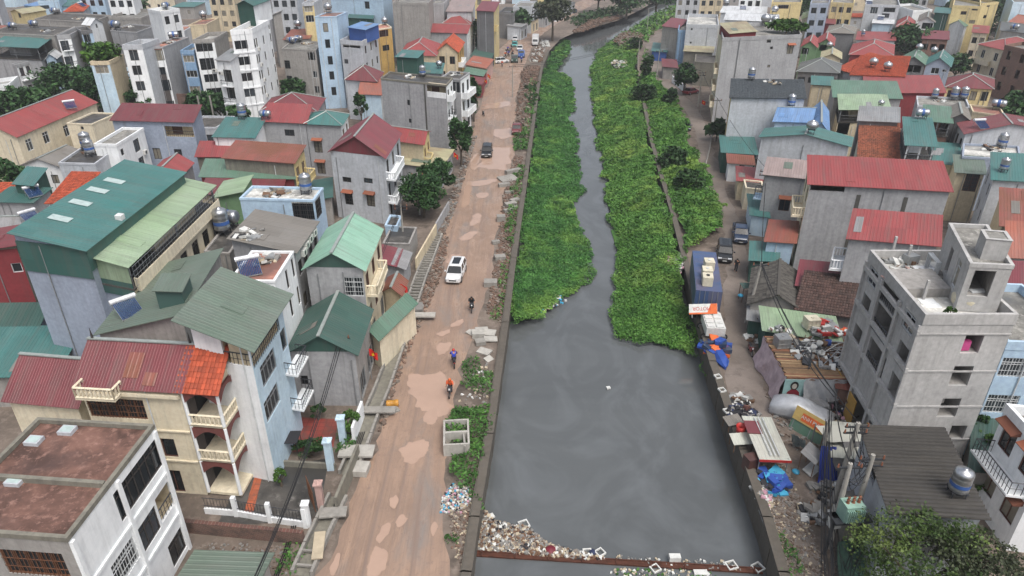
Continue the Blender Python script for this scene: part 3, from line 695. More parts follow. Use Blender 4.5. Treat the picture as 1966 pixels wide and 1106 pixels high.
def lanem():
    m, t, b = newmat('lane_surface'); v = mapped(t, rnd=False); n1 = noise(t, v, .16, 6, .65, .5); n2 = noise(t, v, .9, 6, .7, .6); n3 = noise(t, v, 3.5, 4, .7)
    c = mixc(t, ramp(t, n1, .35, .65), C('655c54'), C('7c726a')); c = mixc(t, ramp(t, n2, .52, .72), c, C('574e46')); c = mixc(t, ramp(t, n3, .6, .75), c, C('8d857e'))
    t.links.new(c, b.inputs['Base Color']); r = ramp(t, n2, .4, .7, (.85,)*3, (.45,)*3); t.links.new(r, b.inputs['Roughness']); bump(t, b, n3, .4, .06); return m
LANE = lanem()
strip([((1515,1215),(1630,1215)),((1503,1106),(1578,1106)),((1468,990),(1545,990)),((1440,890),(1515,890)),((1412,790),(1490,800)),((1392,690),(1450,700)),((1386,600),(1432,600)),((1398,500),(1438,500)),((1386,440),(1425,430)),((1368,380),(1400,375)),((1348,320),(1380,320)),((1338,275),(1366,280)),((1330,240),(1358,240)),((1305,195),(1335,205)),((1272,165),(1302,170)),((1252,135),(1275,140)),((1236,105),(1256,105)),((1240,85),(1262,82)),((1262,62),(1290,62))], .012, LANE, 'lane')
# puddles: muddy water lying in the ruts
PUD = plain('puddle_water', C('a98f7e'), .03, 0, .1, .5)
PZ = [.016]
def puddle(pts):
    PZ[0] += .0016; z = PZ[0]; c = [W(*p) for p in pts]; n = len(c); out = []; cen = sum(c, Vector())/n; R = sum((q-cen).length for q in c)/n
    for i in range(n):
        p0, p1, p2, p3 = c[i-1], c[i], c[(i+1) % n], c[(i+2) % n]
        for k in range(12):
            t = k/12; q = .5*((2*p1)+(p2-p0)*t+(2*p0-5*p1+4*p2-p3)*t*t+(3*p1-p0-3*p2+p3)*t**3); d = q-cen; ax, ay = np.array([q.x]), np.array([q.y])
            g = 1 + float((vnoise(ax, ay, max(.4, R*.45), 41)[0]-.5)*.5 + (vnoise(ax, ay, max(.2, R*.15), 42)[0]-.5)*.22); out.append((cen.x+d.x*g, cen.y+d.y*g, z))
    m = MB(); nn = len(out)
    for i in range(nn): m.face([(cen.x, cen.y, z), out[i], out[(i+1) % nn]])
    return struct(m.build('puddle', [PUD]))
for pts in ([(787,732),(828,716),(862,722),(866,745),(856,768),(866,780),(840,796),(806,786),(788,760)], [(815,792),(836,786),(838,805),(824,816),(811,808)], [(770,863),(788,847),(818,850),(824,868),(800,886),(774,882)],
            [(706,1085),(716,1056),(738,1050),(744,1072),(730,1104),(712,1106)], [(722,1034),(738,1008),(752,1008),(744,1026),(728,1042)], [(758,1004),(770,990),(784,996),(768,1010)], [(632,1096),(646,1068),(652,1074),(642,1104)],
            [(926,300),(948,284),(976,290),(974,322),(950,330),(920,322)], [(905,432),(908,416),(922,412),(922,426)], [(900,318),(912,296),(922,300),(912,326)], [(886,394),(896,352),(906,354),(900,392)], [(858,500),(868,490),(884,490),(878,502),(862,506)], [(838,668),(846,660),(864,660),(858,676),(842,680)],
            [(868,622),(890,612),(888,622),(872,628)], [(884,458),(900,446),(914,448),(898,462)], [(918,372),(938,372),(934,380),(916,380)], [(826,1016),(834,1004),(840,1012),(832,1028)], [(748,960),(760,950),(766,960),(756,976)],[(840,640),(862,634),(860,642),(844,648)],[(905,350),(950,345),(948,352),(910,358)],[(950,250),(985,246),(984,262),(955,266)],[(930,200),(975,196),(976,204),(934,210)]):
    puddle(pts)
# ------------------------------------------------------------------ vegetation
HYA = leafm('hyacinth_leaf', (.03,.105,.022), (.1,.26,.055), (.17,.3,.055)); WEED = leafm('weed_leaf', (.045,.13,.022), (.15,.32,.06), (.23,.34,.07)); BUSH = leafm('bush_leaf', (.015,.045,.012), (.05,.11,.028))
TREE1 = leafm('tree_leaf', (.018,.055,.016), (.065,.145,.04)); TREE2 = leafm('tree_leaf_pale', (.03,.06,.015), (.12,.18,.04), (.16,.2,.05)); TREE3 = leafm('tree_leaf_grey', (.035,.045,.022), (.09,.11,.055)); VINE = leafm('vine_leaf', (.03,.08,.012), (.1,.2,.03))
GRASSM = leafm('grass_blade', (.035,.1,.02), (.11,.25,.05))
BARK = plain('bark', C('5b5044'), .9, 0, .4, 4)
def veg(name, label, cat, poly, hfun, dens, size, mat, up=.8, under=True, cell=.7, fall=None):
    xs = [p[0] for p in poly]; ys = [p[1] for p in poly]; x0, x1, y0, y1 = min(xs), max(xs), min(ys), max(ys)
    n = int((x1-x0)*(y1-y0)*dens); X = rng.uniform(x0, x1, n); Y = rng.uniform(y0, y1, n)
    # ragged outline
    k = in_poly(X + (vnoise(X, Y, 1.6, 3)-.5)*1.8, Y + (vnoise(X, Y, 1.6, 5)-.5)*1.8, poly)
    # thin with distance
    keep = rng.uniform(size=n) < np.clip(95/np.maximum(Y, 1), .28, 1.0); k &= keep; X, Y = X[k], Y[k]
    Z = hfun(X, Y); Z = Z + rng.uniform(-.28, .1, len(X))*np.clip(size/.3, .5, 2)
    sz = size*np.clip(np.sqrt(Y/70), .9, 1.8)
    ex = None
    if under:
        gx = np.arange(x0, x1+cell, cell); gy = np.arange(y0, y1+cell, cell); GX, GY = np.meshgrid(gx, gy); ins = in_poly(GX.ravel(), GY.ravel(), poly).reshape(GX.shape)
        GZ = hfun(GX.ravel(), GY.ravel()).reshape(GX.shape)-.3; idx = np.arange(GX.size).reshape(GX.shape)
        q = ins[:-1,:-1] & ins[1:,:-1] & ins[:-1,1:] & ins[1:,1:]
        Fq = np.stack([idx[:-1,:-1][q], idx[:-1,1:][q], idx[1:,1:][q], idx[1:,:-1][q]], 1); ex = (np.stack([GX.ravel(), GY.ravel(), GZ.ravel()], 1), Fq)
    me = leaf_mesh(name, np.stack([X, Y, Z], 1), sz, mat, up, aspect=.42, extra=ex, vary=.65); o = link(name, me); o['kind'] = 'stuff'; tag(o, label, cat); return o
wz = WATER_Z
raft = [W(974,634,wz+.4), W(1000,632,wz), W(1040,618,wz), W(1062,603,wz), W(1064,588,wz), W(1100,572,wz), W(1130,548,wz), W(1134,520,wz), W(1140,490,wz), W(1134,465,wz), W(1112,440,wz), W(1106,400,wz), W(1118,365,wz), W(1116,330,wz), W(1106,300,wz), W(1110,268,wz), W(1092,232,wz), W(1102,212,wz), W(1100,196,wz), W(1103,165,wz), W(1090,148,wz), W(1066,138,wz), W(1040,136,wz)] + [LB[i]+Vector((.1,0,0)) for i in (8,7,6,5)]
# a shallow plant raft: low pads towards open water, taller growth beside the wall
LBx = lambda Y: np.interp(Y, [p.y for p in LB], [p.x for p in LB])
RBx = lambda Y: np.interp(Y, [p.y for p in RB], [p.x for p in RB])
def h_raft(X, Y):
    d = X - LBx(Y); tall = np.clip(1-d/7.5, 0, 1)
    return wz + .18 + .3*vnoise(X, Y, 1.2, 11) + tall*(.5+1.5*vnoise(X, Y, 3.2, 12)*vnoise(X, Y, 8, 21)+.35*vnoise(X, Y, .9, 31))
veg('water_hyacinth', 'green mat of water hyacinth floating beside the muddy road wall', 'water plants', raft, h_raft, 120, .22, HYA, 1.3)
raft2 = [W(1047,132,wz+.4), W(1074,136,wz), W(1082,118,wz), W(1096,100,wz), W(1094,82,wz), W(1080,74,wz)] + [LB[10]+Vector((.2,0,0)), LB[9]+Vector((.1,0,0))]
veg('water_hyacinth', 'small mat of water hyacinth by the far end of the canal wall', 'water plants', raft2, lambda X, Y: wz+.3+1.3*vnoise(X, Y, 3, 14), 30, .4, HYA, 1.2)
wedge = [(1345,690),(1300,676),(1240,664),(1200,656),(1172,646),(1168,612),(1176,570),(1180,520),(1183,485),(1172,440),(1164,395),(1160,340),(1150,290),(1142,235),(1136,180),(1134,135),(1150,98),(1172,82),(1196,62)]
rb = [W(*p, wz) for p in wedge]; EDGE = rb
rbank = rb + [W(1236,66)] + [RB[i]-Vector((.35,0,0)) for i in (13,12,11,10,9,8,7,6,5,4)]
EX = lambda Y: np.interp(Y, [p.y for p in EDGE[4:]], [p.x for p in EDGE[4:]])
def h_rbank(X, Y):
    f = np.clip((X-EX(Y))/np.maximum(RBx(Y)-EX(Y), 1), 0, 1); near = np.clip((Y-58)/14, 0, 1)
    return wz + .2 + near*1.7*np.clip(f*1.6, 0, 1) + (.9*vnoise(X, Y, 3.4, 15)+.5*vnoise(X, Y, 1.3, 16))*(.35+.65*f)
veg('bank_weeds', 'thick green weeds covering the bank between water and lane wall', 'weeds', rbank, h_rbank, 105, .25, WEED, .7)
lane_veg = [RB[i]+Vector((.55,0,0)) for i in (6,7,8,9,10,11)] + [W(*p) for p in ((1240,100),(1240,135),(1268,170),(1296,192),(1308,222),(1316,250),(1322,285),(1352,330),(1372,375),(1388,420),(1390,452),(1340,476),(1324,480))]
def h_lane(X, Y): return .25 + (1.6*vnoise(X, Y, 4.2, 18)**1.5 + .7*vnoise(X, Y, 1.5, 19))*np.clip((X-RBx(Y))/2.5, .25, 1)
veg('roadside_weeds', 'tangled weeds and creepers between lane wall and lane', 'weeds', lane_veg, h_lane, 85, .27, WEED, .6)
def patch(name, label, cat, px, h, dens, size, mat, seed=1, up=.4):
    poly = [W(*p) for p in px]; return veg(name, label, cat, poly, lambda X, Y: .05+h*vnoise(X, Y, 1.4, seed), dens, size, mat, up, under=False)
patch('grass', 'green grass tuft strip between muddy road and canal wall by the square culvert box', 'grass', [(850,930),(848,880),(860,800),(880,790),(935,770),(940,810),(925,900),(900,940)], .9, 110, .28, GRASSM, 2)
patch('grass', 'grass patch among concrete slabs beside the muddy road', 'grass', [(886,715),(892,690),(905,680),(930,710),(950,720),(948,770),(925,770),(900,750)], .7, 80, .26, GRASSM, 3)
patch('grass', 'small grass tuft near the bottom of the canal wall', 'grass', [(853,1055),(858,1030),(878,1034),(880,1050),(864,1062)], .5, 90, .25, GRASSM, 4)
patch('grass', 'grass tuft at the lane edge under the grey sheet', 'grass', [(1490,1060),(1485,1020),(1510,1030),(1530,1060),(1540,1106),(1500,1106)], .5, 60, .25, GRASSM, 5)
patch('grass', 'weeds on the rubble strip by the maroon pickup', 'grass', [(985,292),(985,262),(1002,250),(1015,255),(1012,290)], .8, 30, .35, GRASSM, 6)
patch('grass', 'weeds beside far rubble heap along the wall', 'grass', [(1008,205),(1010,172),(1030,168),(1030,205)], 1.2, 22, .4, BUSH, 7)
patch('grass', 'weeds at the mouth of the drain behind the yellow walled shed', 'grass', [(640,880),(660,800),(690,800),(690,850),(665,870)], .9, 60, .3, GRASSM, 8)
patch('grass', 'garden weeds below the brick wall of the cream house', 'grass', [(540,1106),(530,1060),(560,1040),(590,1070),(580,1106)], .4, 50, .28, GRASSM, 9)
patch('grass', 'scrub on the far earth bank where the canal bends', 'grass', [(1092,44),(1120,30),(1200,14),(1215,24),(1160,40),(1110,52)], 2.2, 8, .7, BUSH, 10)
patch('grass', 'tall reeds on the far right bank of the canal', 'grass', [(1205,62),(1230,45),(1275,20),(1330,4),(1320,20),(1260,60),(1238,82)], 1.6, 9, .6, WEED, 11)
patch('grass', 'weeds round the rubble mound by the far lane bend', 'grass', [(1180,80),(1205,66),(1225,70),(1230,95),(1200,100)], 1.0, 12, .5, WEED, 12)
patch('grass', 'grass between road and concrete blocks by the canal wall', 'grass', [(985,335),(1000,320),(1012,322),(1008,350),(990,352)], .7, 40, .3, GRASSM, 13)
patch('grass', 'ragged weeds on the rubble strip opposite the white car', 'grass', [(940,610),(952,560),(962,500),(975,480),(985,500),(972,590),(955,625)], .5, 34, .26, GRASSM, 14)
patch('grass', 'weeds between the stacked kerb heap and the canal wall', 'grass', [(968,470),(975,400),(990,350),(1002,350),(995,420),(982,480)], .7, 30, .28, GRASSM, 15)
patch('grass', 'grass fringe along the lower canal wall above the trash', 'grass', [(900,940),(925,890),(942,800),(950,740),(956,745),(946,830),(925,930),(905,990)], .7, 70, .26, GRASSM, 16)
patch('grass', 'thin weeds among the far rubble along the wall', 'grass', [(1003,262),(1012,200),(1022,150),(1032,150),(1026,210),(1016,268)], .9, 16, .36, GRASSM, 17)
# ------------------------------------------------------------------ trees
def tree(name, label, px, py, zc, rpx, flat=.8, mat=None, n=2600, leaf=.42, zg=0.0, cat='tree', group=None, rx=1.0, gaps=.45):
    c = W(px, py, zc); d = (c - Vector((0,0,CAM_H))).length; r = rpx*d/F; root = empty(name, (c.x, c.y, zg), random.uniform(0, 6), label, cat, group)
    hz = zc - zg; tr = MB(); h0 = max(.3, hz - r*flat*.7); tr.cone((0,0,-.1), (0,0,h0), .05*r+.08, .03*r+.06, 8)
    nl = 6
    for i in range(nl):
        a = i*6.283/nl+random.uniform(-.4,.4); q = (math.cos(a)*r*.6, math.sin(a)*r*.6, hz+random.uniform(-.2,.4)*r*flat); tr.cone((0,0,h0-.2*i*.1), q, .025*r+.04, .02, 5)
    tr.build('trunk', [BARK], root)
    nc = max(14, int(26*r/2)); nc = min(nc, 60); cl = rng.normal(size=(nc,3)); cl /= np.linalg.norm(cl, axis=1)[:,None]; cl *= rng.uniform(.35, 1.0, nc)[:,None]**.6; cl[:,2] = np.where(cl[:,2] < -.5, -cl[:,2], cl[:,2])
    w = rng.integers(0, nc, n); rad = rng.uniform(.16, .34, nc)[w]; off = rng.normal(size=(n,3)); off /= np.linalg.norm(off, axis=1)[:,None]; off *= (rng.uniform(.55, 1.05, n)*rad)[:,None]
    P = (cl[w]*.82 + off)*np.array([r*rx, r, r*flat]) + np.array([0,0,hz])
    me = leaf_mesh('crown', P, leaf*max(.6, min(1.6, d/85)), mat or TREE1, .35); link('crown', me, root); return root
# ================================================================== houses on the muddy road side
H = Bld
def pxs(x0, y0, sc, pts): return [(x0+a/sc, y0+b/sc) for a, b in pts]
near_white = H('house', 'white three storey house with red stained flat roof', (-140,1012), (127,1032), (294,815), 10, 'white', ('flat','redstain','mossy'), par=.3, side='bare', short='red stained flat roof',
    wins=[('r',271,915,4.6,2.0,'dt'),('r',242,1079,2.2,1.7,'wtx'),('r',288,1015,1.9,1.8,'dt'),('r',341,1050,1.7,1.8,'dt'),('r',196,1018,4.0,2.1,'R'),('r',318,962,1.7,1.9,'R'),('n',67,1082,3.3,1.7,'rx')])
cream = H('house', 'cream house with arched loggias and dark red ribbed roof', (149,733), (342,744), (353,700), 9.3, 'cream', ('gx','dred',1.7), depth=5.0, short='cream loggia house', wins=[('n',72,775,4,1.6,'rx'),('n',198,796,1.1,1.9,'b'),('n',325,860,1.0,1.6,'b'),('n',345,955,1.2,2.0,'b')])
cream_loggia = H('house', 'x y z w', (344,744), (412,749), (418,700), 9.25, 'cream', ('gx','orange',1.7), depth=4.9, z0=9.1, add=cream, roofname='tile_roof')
H('house', 'x y z w', (14,762), (146,774), (160,700), 6.6, 'cream', ('gx','dred',1.8), depth=5.2, add=cream, wins=[('n',95,795,6,1.4,'wx')], roofname='annex_roof')
lb = H('house', 'white and pale blue house with grey green sloping roof over a terrace', (368,640), (475,656), (537,568), 12.0, 'white', ('sR','olive',1.1), front='paleblue', side='white', short='pale blue terrace house', oh=.8,
    wins=[('n',452,676,1.9,1.9,'R'),('r',508,648,5.0,2.1,'R'),('r',516,705,2.6,1.7,'gt'),('r',523,772,2.6,1.7,'gt'),('r',546,650,1.0,1.7,'g')], balc=[('r',4.6,7.2,6.2,1.0,'bars'),('r',4.6,7.2,3.0,1.0,'bars')])
salmon = H('house', 'tall white house with salmon red flat roof', (440,538), (527,539), (563,482), 11.3, 'white', ('flat','salmon'), par=.2, short='salmon flat roof', wins=[('r',552,536,.6,1.7,'db'),('r',563,514,.6,1.7,'d'),('r',560,590,.6,1.7,'d'),('r',574,566,.6,1.7,'d')])
olive = H('house', 'house with olive sheet roof and dark green dormer box', (190,638), (358,645), (429,520), 9.4, 'bare', ('sL','olive',1.9), short='olive roof with dormer')
big_teal = H('house', 'big blue grey house with teal sheet metal upper floor', (31,462), (163,478), (351,332), 13.5, 'bluegrey', ('sR','teal',.7), short='big teal roof', wins=[])
bt_low = H('house', 'x y z w', (163,494), (244,509), (408,357), 12.2, 'cream', ('sR','lgreen',.35), open_=2.2, add=big_teal, post='g', side='bluegrey', wins=[('r','g',7,[8.2,5.0,2.0],1.3,1.6,'dt')], roofname='lower_roof', balc=[('r',.3,17,9.95,.5,'solid','cream')])
gbrown = H('house', 'house with wide grey brown sheet roof beside blue box house', (446,467), (566,482), (606,427), 10.2, 'grey', ('sR','greybrown',.5), short='grey brown roof', wins=[('r','g',4,2,1.0,1.4,'d')])
tkroof = H('house', 'low house with dark wet flat roof carrying two big tanks', (392,482), (440,486), (478,432), 8.0, 'bare', ('flat','dark'), par=.2, short='dark wet flat roof')
bluebox = H('house', 'light blue box house with louvred window under cluttered flat roof', (460,380), (602,384), (620,360), 11.2, 'lblue', ('flat','pale'), par=.25, short='light blue box house', wins=[('n',588,404,2.2,2.0,'dx'),('r',612,398,2.0,2.0,'dx')])
mint = H('house', 'house with mint green gable roof and cream road front', (587,512), (696,514), (729,439), 9, 'grey', ('gy','mint',1.5), front='cream', short='mint gable house', wins=[('n',681,551,1.7,1.9,'wtx'),('r','g',3,2,1.3,1.6,'b'),('r','g',2,[1.4],1.6,2.2,'g')], balc=[('r',.6,6,5.9,1.0,'bal','cream')])
dgreen = H('house', 'low grey house with dark green gable roof', (554,674), (681,675), (709,594), 5.4, 'grey', ('gy','dgreen',1.6), front='bare', short='dark green gable house', wins=[('r','g',2,[1.3],2.2,2.2,'g'),('n',585,730,.6,.9,'d')])
H('shed', 'long narrow green roofed roadside shed with yellow base wall', (714,637), (728,648), (758,557), 3.4, 'cream', ('sR','green',.25), short='green roadside shed', cat='shed')
H('shed', 'rust brown tin shed under the power lines', (737,556), (768,562), (778,538), 2.9, 'beige', ('gy','rust',.6), cat='shed')
H('shed', 'low shed with faded maroon tin roof behind mint gable house', (726,506), (757,509), (768,480), 3.0, 'grey', ('sR','maroon',.3), cat='shed')
H('shed', 'small grey tin lean-to beside maroon tin shed', (758,512), (775,514), (786,486), 2.7, 'grey', ('sR','grey',.3), cat='shed')
H('shed', 'small pale blue wash house with red rimmed roof', (739,432), (762,434), (771,414), 3.2, 'lblue', ('flat','dark'), cat='shed', par=.25)
H('shed', 'flat concrete yard roof strewn with junk beside the road drain', (735,466), (786,468), (800,436), 2.6, 'bare', ('flat','dark'), cat='shed', par=.15)
maroon = H('house', 'grey three storey house with maroon gable roof', (634,289), (737,301), (767,255), 9.3, 'lgrey', ('gy','maroon',2.3), short='maroon gable house',
    wins=[('n',666,345,1.3,.7,'d'),('n',707,347,1.3,.7,'d'),('n',670,381,1.2,1.8,'dxh'),('n',712,384,1.2,1.8,'dxh'),('r','g',3,[7.4,4.2,1.5],1.2,1.9,'d')], balc=[('r',.3,7,6.2,1.3,'bal','white'),('r',.3,7,3.0,1.3,'bal','white')])
H('house', 'small house with faded red roof behind the maroon gable', (742,266), (812,276), (824,252), 6.2, 'beige', ('gx','red',1.0), balc=[('r',.2,3,3,1.2,'bal','yellow')], front='yellow', wins=[('r','g',2,1,1.2,1.5,'b')])
H('house', 'low house with brown flat roof beside the mango trees', (770,318), (845,322), (868,288), 3.4, 'grey', ('sR','straw',.3), wins=[('r','g',2,[1.3],2,2.2,'g')])
tallbare = H('house', 'tall narrow house with weathered bare side wall', (731,150), (857,163), (869,149), 12.2, 'grey', ('flat','dark','mossy'), par=.3, front='white', short='tall bare walled house', wins=[('n',838,176,3.6,2.0,'Rs'),('n',785,197,.6,.9,'d'),('n',788,232,.6,.7,'d'),('r','g',2,3,1.2,1.8,'d')], balc=[('r',.2,3.2,6.6,1.0,'bars'),('r',.2,3.2,3.4,1.0,'bars'),('r',.2,3.2,9.6,1.0,'solid')])
H('house', 'grey house with rounded white balconies behind the tall bare wall', (845,149), (884,152), (902,139), 10.6, 'grey', ('flat','dark'), par=.3, front='white', short='white balcony house', wins=[('n',878,168,1.6,2,'w'),('r','g',2,3,1.4,2,'d')], balc=[('r',.2,6,7.2,1.3,'solid'),('r',.2,6,4.0,1.3,'solid')])
H('house', 'dark green metal clad box house', (761,109), (800,111), (813,100), 13.2, 'dgreen', ('sN','teal',.2), short='dark green box')
H('house', 'grey house with pale teal lean-to roof', (800,139), (846,141), (851,126), 10.4, 'grey', ('sN','teal',.4), short='pale teal lean-to')
H('house', 'villa with broad red hip roof', (768,104), (836,106), (846,84), 9.3, 'beige', ('hip','red',2.0), short='red hip villa')
H('house', 'ornate villa with orange tiled gable', (838,98), (878,99), (890,80), 9.3, 'beige', ('gy','orange',1.8), short='orange gable villa', front='tan', wins=[('n','g',2,2,1.3,1.7,'b'),('r','g',3,2,1.3,1.7,'b')], balc=[('r',1,8,5.8,1.2,'solid')])
H('house', 'house with long red roof and white glazed end', (815,61), (896,64), (908,50), 9.0, 'grey', ('gx','red',1.3), front='white', wins=[('r','g',2,2,1.5,2,'w')])
H('house', 'house with steep red pyramid roof', (850,44), (902,46), (908,33), 10.2, 'grey', ('hip','red',2.2))
H('house', 'pale house with rusty striped roof', (858,22), (905,22), (912,6), 13, 'lgrey', ('sN','pinkr',1.0))
H('house', 'maroon and ochre narrow house on the road', (915,20), (948,22), (958,8), 14, 'grey', ('sN','maroon',.6), front='yellow', side='dgrey', wins=[('r','g',2,3,1.2,1.6,'w')], balc=[('r',.5,5,9.0,1,'solid','yellow')])
H('house', 'dark flat house by the far road bend', (955,25), (985,26), (998,14), 8, 'dgrey', ('flat','dark'), wins=[('r','g',3,2,1.4,1.8,'w')])
H('house', 'grey white row house beyond the road trees', (985,12), (1020,12), (1032,2), 9, 'lgrey', ('flat','conc'), wins=[('r','g',3,2,1.4,1.8,'d')])
for i, (x, y, wk, rk, l) in enumerate(((1000,52,'lgrey','grey','grey shuttered'),(1022,40,'beige','dgrey','beige shuttered'),(1046,30,'grey','teal','teal roofed'),(1070,20,'white','grey','white shuttered'),(1092,10,'lgrey','dgrey','dim grey'))):
    H('shop', '%s roadside shop on the far road row' % l, (x-26,y-1), (x,y), (x+12,y-6), 4.2, wk, ('sR',rk,.4), cat='shop', wins=[('r','g',2,[1.6],2.2,2.4,'g')])
H('shed', 'dark green netted roadside stall', (905,112), (940,116), (952,92), 3.2, 'dgreen', ('sR','dgreen',.5), cat='stall')
H('shed', 'roadside shop with rose red tin roof', (895,128), (932,131), (946,114), 3.6, 'pink', ('sR','terra',.5), cat='shop')
H('shed', 'roadside shop with narrow green roof', (890,143), (926,146), (934,134), 3.2, 'maroon', ('sR','green',.4), cat='shop')
H('shed', 'roadside shop with short red canopy', (893,160), (924,162), (930,150), 3.0, 'maroon', ('sR','dred',.3), cat='shop')
H('house', 'tan and cream house with diamond vents', (722,56), (752,52), (770,41), 13.5, 'cream', ('flat','salmon'), side='tan', short='tan and cream house', wins=[('n',737,64,2.6,1.5,'bx'),('n',741,92,2.0,1.3,'d'),('r','g',2,2,.7,1.2,'d')], par=.3)
sky = H('tower_house', 'light blue tower with five small dark windows', (604,32), (646,31), (667,22), 18.5, 'lblue', ('flat','salmon'), short='light blue tower', wins=[('n',x,y,1.0,1.7,'d') for x, y in ((625,53),(629,84),(634,116),(637,145),(641,175))], par=.2)
royal = H('house', 'pale house with bright blue metal roof hut', (653,76), (695,79), (725,63), 14.2, 'lgrey', ('flat','conc'), par=.9, short='pale house with blue hut', wins=[('n',675,86,4.2,1.2,'o'),('n',665,118,.9,.9,'d'),('r','g',3,3,1.0,1.5,'d')])
H('house', 'x y z w', (669,52), (701,57), (716,47), 16.0, 'royal', ('sN','blue',.2), z0=13.4, add=royal, roofname='hut_roof')
H('house', 'weathered grey house left of the light blue tower', (541,93), (606,96), (622,80), 12, 'bare', ('flat','conc'), par=.25, short='weathered grey house', wins=[('n',551,124,1.3,1.7,'dt'),('n',555,152,1.3,1.4,'dt'),('n',605,143,1.0,1.4,'w'),('n',609,172,1.0,1.4,'d'),('n',598,108,1.6,1.6,'o')])
H('house', 'house with red hip roof beside the bare wall', (664,151), (722,155), (734,138), 8.0, 'lgrey', ('hip','dred',1.9), short='red hip by the bare wall')
H('house', 'small house with two tone red lean-to roofs', (690,180), (731,182), (735,160), 7.0, 'white', ('sN','terra',.8), side='paleblue')
redteal = H('house', 'grey house with long roof half red half teal', (504,232), (586,236), (598,214), 8.4, 'grey', ('sN','red',1.0), short='half red half teal roof', wins=[('n',556,255,1.6,1.0,'d')])
H('house', 'x y z w', (587,236), (654,239), (667,219), 8.4, 'grey', ('hip','teal',1.1), add=redteal, front='white', wins=[('n',611,281,1.3,2.0,'dxh'),('n',617,322,1.3,2.0,'dxh'),('r','g',2,2,1.3,1.7,'b')], roofname='teal_roof')
H('house', 'low house with broad faded maroon hip roof', (500,213), (606,213), (622,188), 6.6, 'grey', ('hip','dred',2.0))
ornate = H('house', 'yellow ornate house with rusty red roof and roadside balconies', (430,302), (563,312), (584,290), 8.2, 'mossy', ('sN','rust',.7), front='yellow', short='ornate yellow house', wins=[('r','g',2,2,1.2,1.8,'b')], balc=[('r',.4,4,5.2,1.6,'bal','yellow'),('r',.4,4,2.2,1.6,'bal','yellow')])
H('shed', 'long green roofed store with maroon wall', (386,338), (563,342), (569,320), 6.2, 'maroon', ('sN','green',.7), cat='store')
H('shed', 'long low red roof in front of the green roofed store', (386,372), (536,377), (545,352), 5.6, 'beige', ('sN','dred',.5), cat='store')
H('shed', 'dark teal roofed lean-to beside the maroon gable house', (598,384), (636,386), (636,350), 3.4, 'bare', ('sL','dteal',.6), cat='store')
H('house', 'white house with teal roof and upright tank', (411,262), (487,264), (509,236), 7.8, 'white', ('sN','teal',.7), short='white house with teal roof')
H('house', 'small red roofed house left of the ornate house', (378,300), (440,300), (448,280), 6.0, 'mossy', ('sN','red',.6))
H('shed', 'light green metal hut on the roofs', (412,378), (466,382), (484,352), 8.0, 'green', ('sL','lgreen',.9), cat='store', short='light green hut')
bgrey = H('house', 'blue grey house with dark red roof and open top room', (215,230), (369,234), (386,214), 9.5, 'bluegrey', ('sN','dred',.9), short='blue grey house', wins=[('n',345,253,4.4,1.6,'R'),('n',302,295,1.2,1.7,'d'),('n',343,297,1.2,1.7,'d')])
H('house', 'low grey house with dark flat roof and steel tanks', (112,312), (182,314), (223,284), 7.4, 'lgrey', ('flat','dark'), par=.3, short='low dark flat roof')
H('house', 'white house with pierced parapet and grid windows', (180,276), (223,277), (275,245), 8.8, 'white', ('flat','conc'), par=.4, short='white pierced parapet house', wins=[('r',235,292,.8,.9,'d'),('r',263,279,1.7,1.8,'dt'),('r',273,313,1.6,1.8,'dt')])
H('house', 'low house with two small red roofs beyond the big teal roof', (290,330), (345,336), (368,312), 6.5, 'grey', ('gy','red',1.0))
yel = H('house', 'big pale yellow house with long red gable roof', (-62,256), (31,261), (183,196), 7.4, 'cream', ('gy','red',1.9), short='pale yellow house', wins=[('r',57,278,1.4,1.8,'wt'),('r',89,264,1.4,1.8,'wt'),('r',128,251,1.3,1.8,'wt')])
H('house', 'x y z w', (128,236), (176,238), (213,220), 7.2, 'cream', ('flat','dark'), depth=7, par=.25, add=yel, wins=[('n',158,246,.5,.5,'d')])
H('house', 'dark green hut above the teal roof', (28,352), (62,355), (88,330), 6.4, 'dgreen', ('sN','teal',.4), short='dark green hut')
H('house', 'house with flat dark teal roof beside the orange tiles', (-14,386), (62,388), (96,368), 4.8, 'grey', ('sN','dteal',.4), short='dark teal roof')
H('house', 'house with bright orange tiled roof', (92,389), (142,390), (192,352), 6.2, 'white', ('sN','orange',1.3), short='bright orange tiles')
H('house', 'sky blue house with small gabled doorway', (2,442), (72,440), (88,414), 5.4, 'lblue', ('gx','grey',.8), wins=[('n',42,436,1.6,1.4,'d')], short='sky blue gabled house')
H('house', 'maroon metal clad house with white window', (-70,486), (32,477), (55,438), 8.0, 'mossy', ('sL','dred',.4), side='maroon', wins=[('n',34,514,.9,1.0,'w')])
H('shed', 'teal ribbed roof below the blue grey wall', (-70,722), (104,717), (160,645), 3.2, 'bare', ('sN','teal',.9), cat='store')
H('shed', 'pale lean-to with pinkish edge under the maroon clad house', (-40,624), (72,622), (92,592), 4.2, 'lgrey', ('sN','dgreen',.4), cat='store')
H('shed', 'grey green tin roof by the brick garden wall', (330,1150), (470,1150), (512,1070), 2.6, 'bare', ('sR','olive',.2), cat='shed')
maroon.gable('maroon'); mint.gable('dgreen'); dgreen.gable('dgreen')
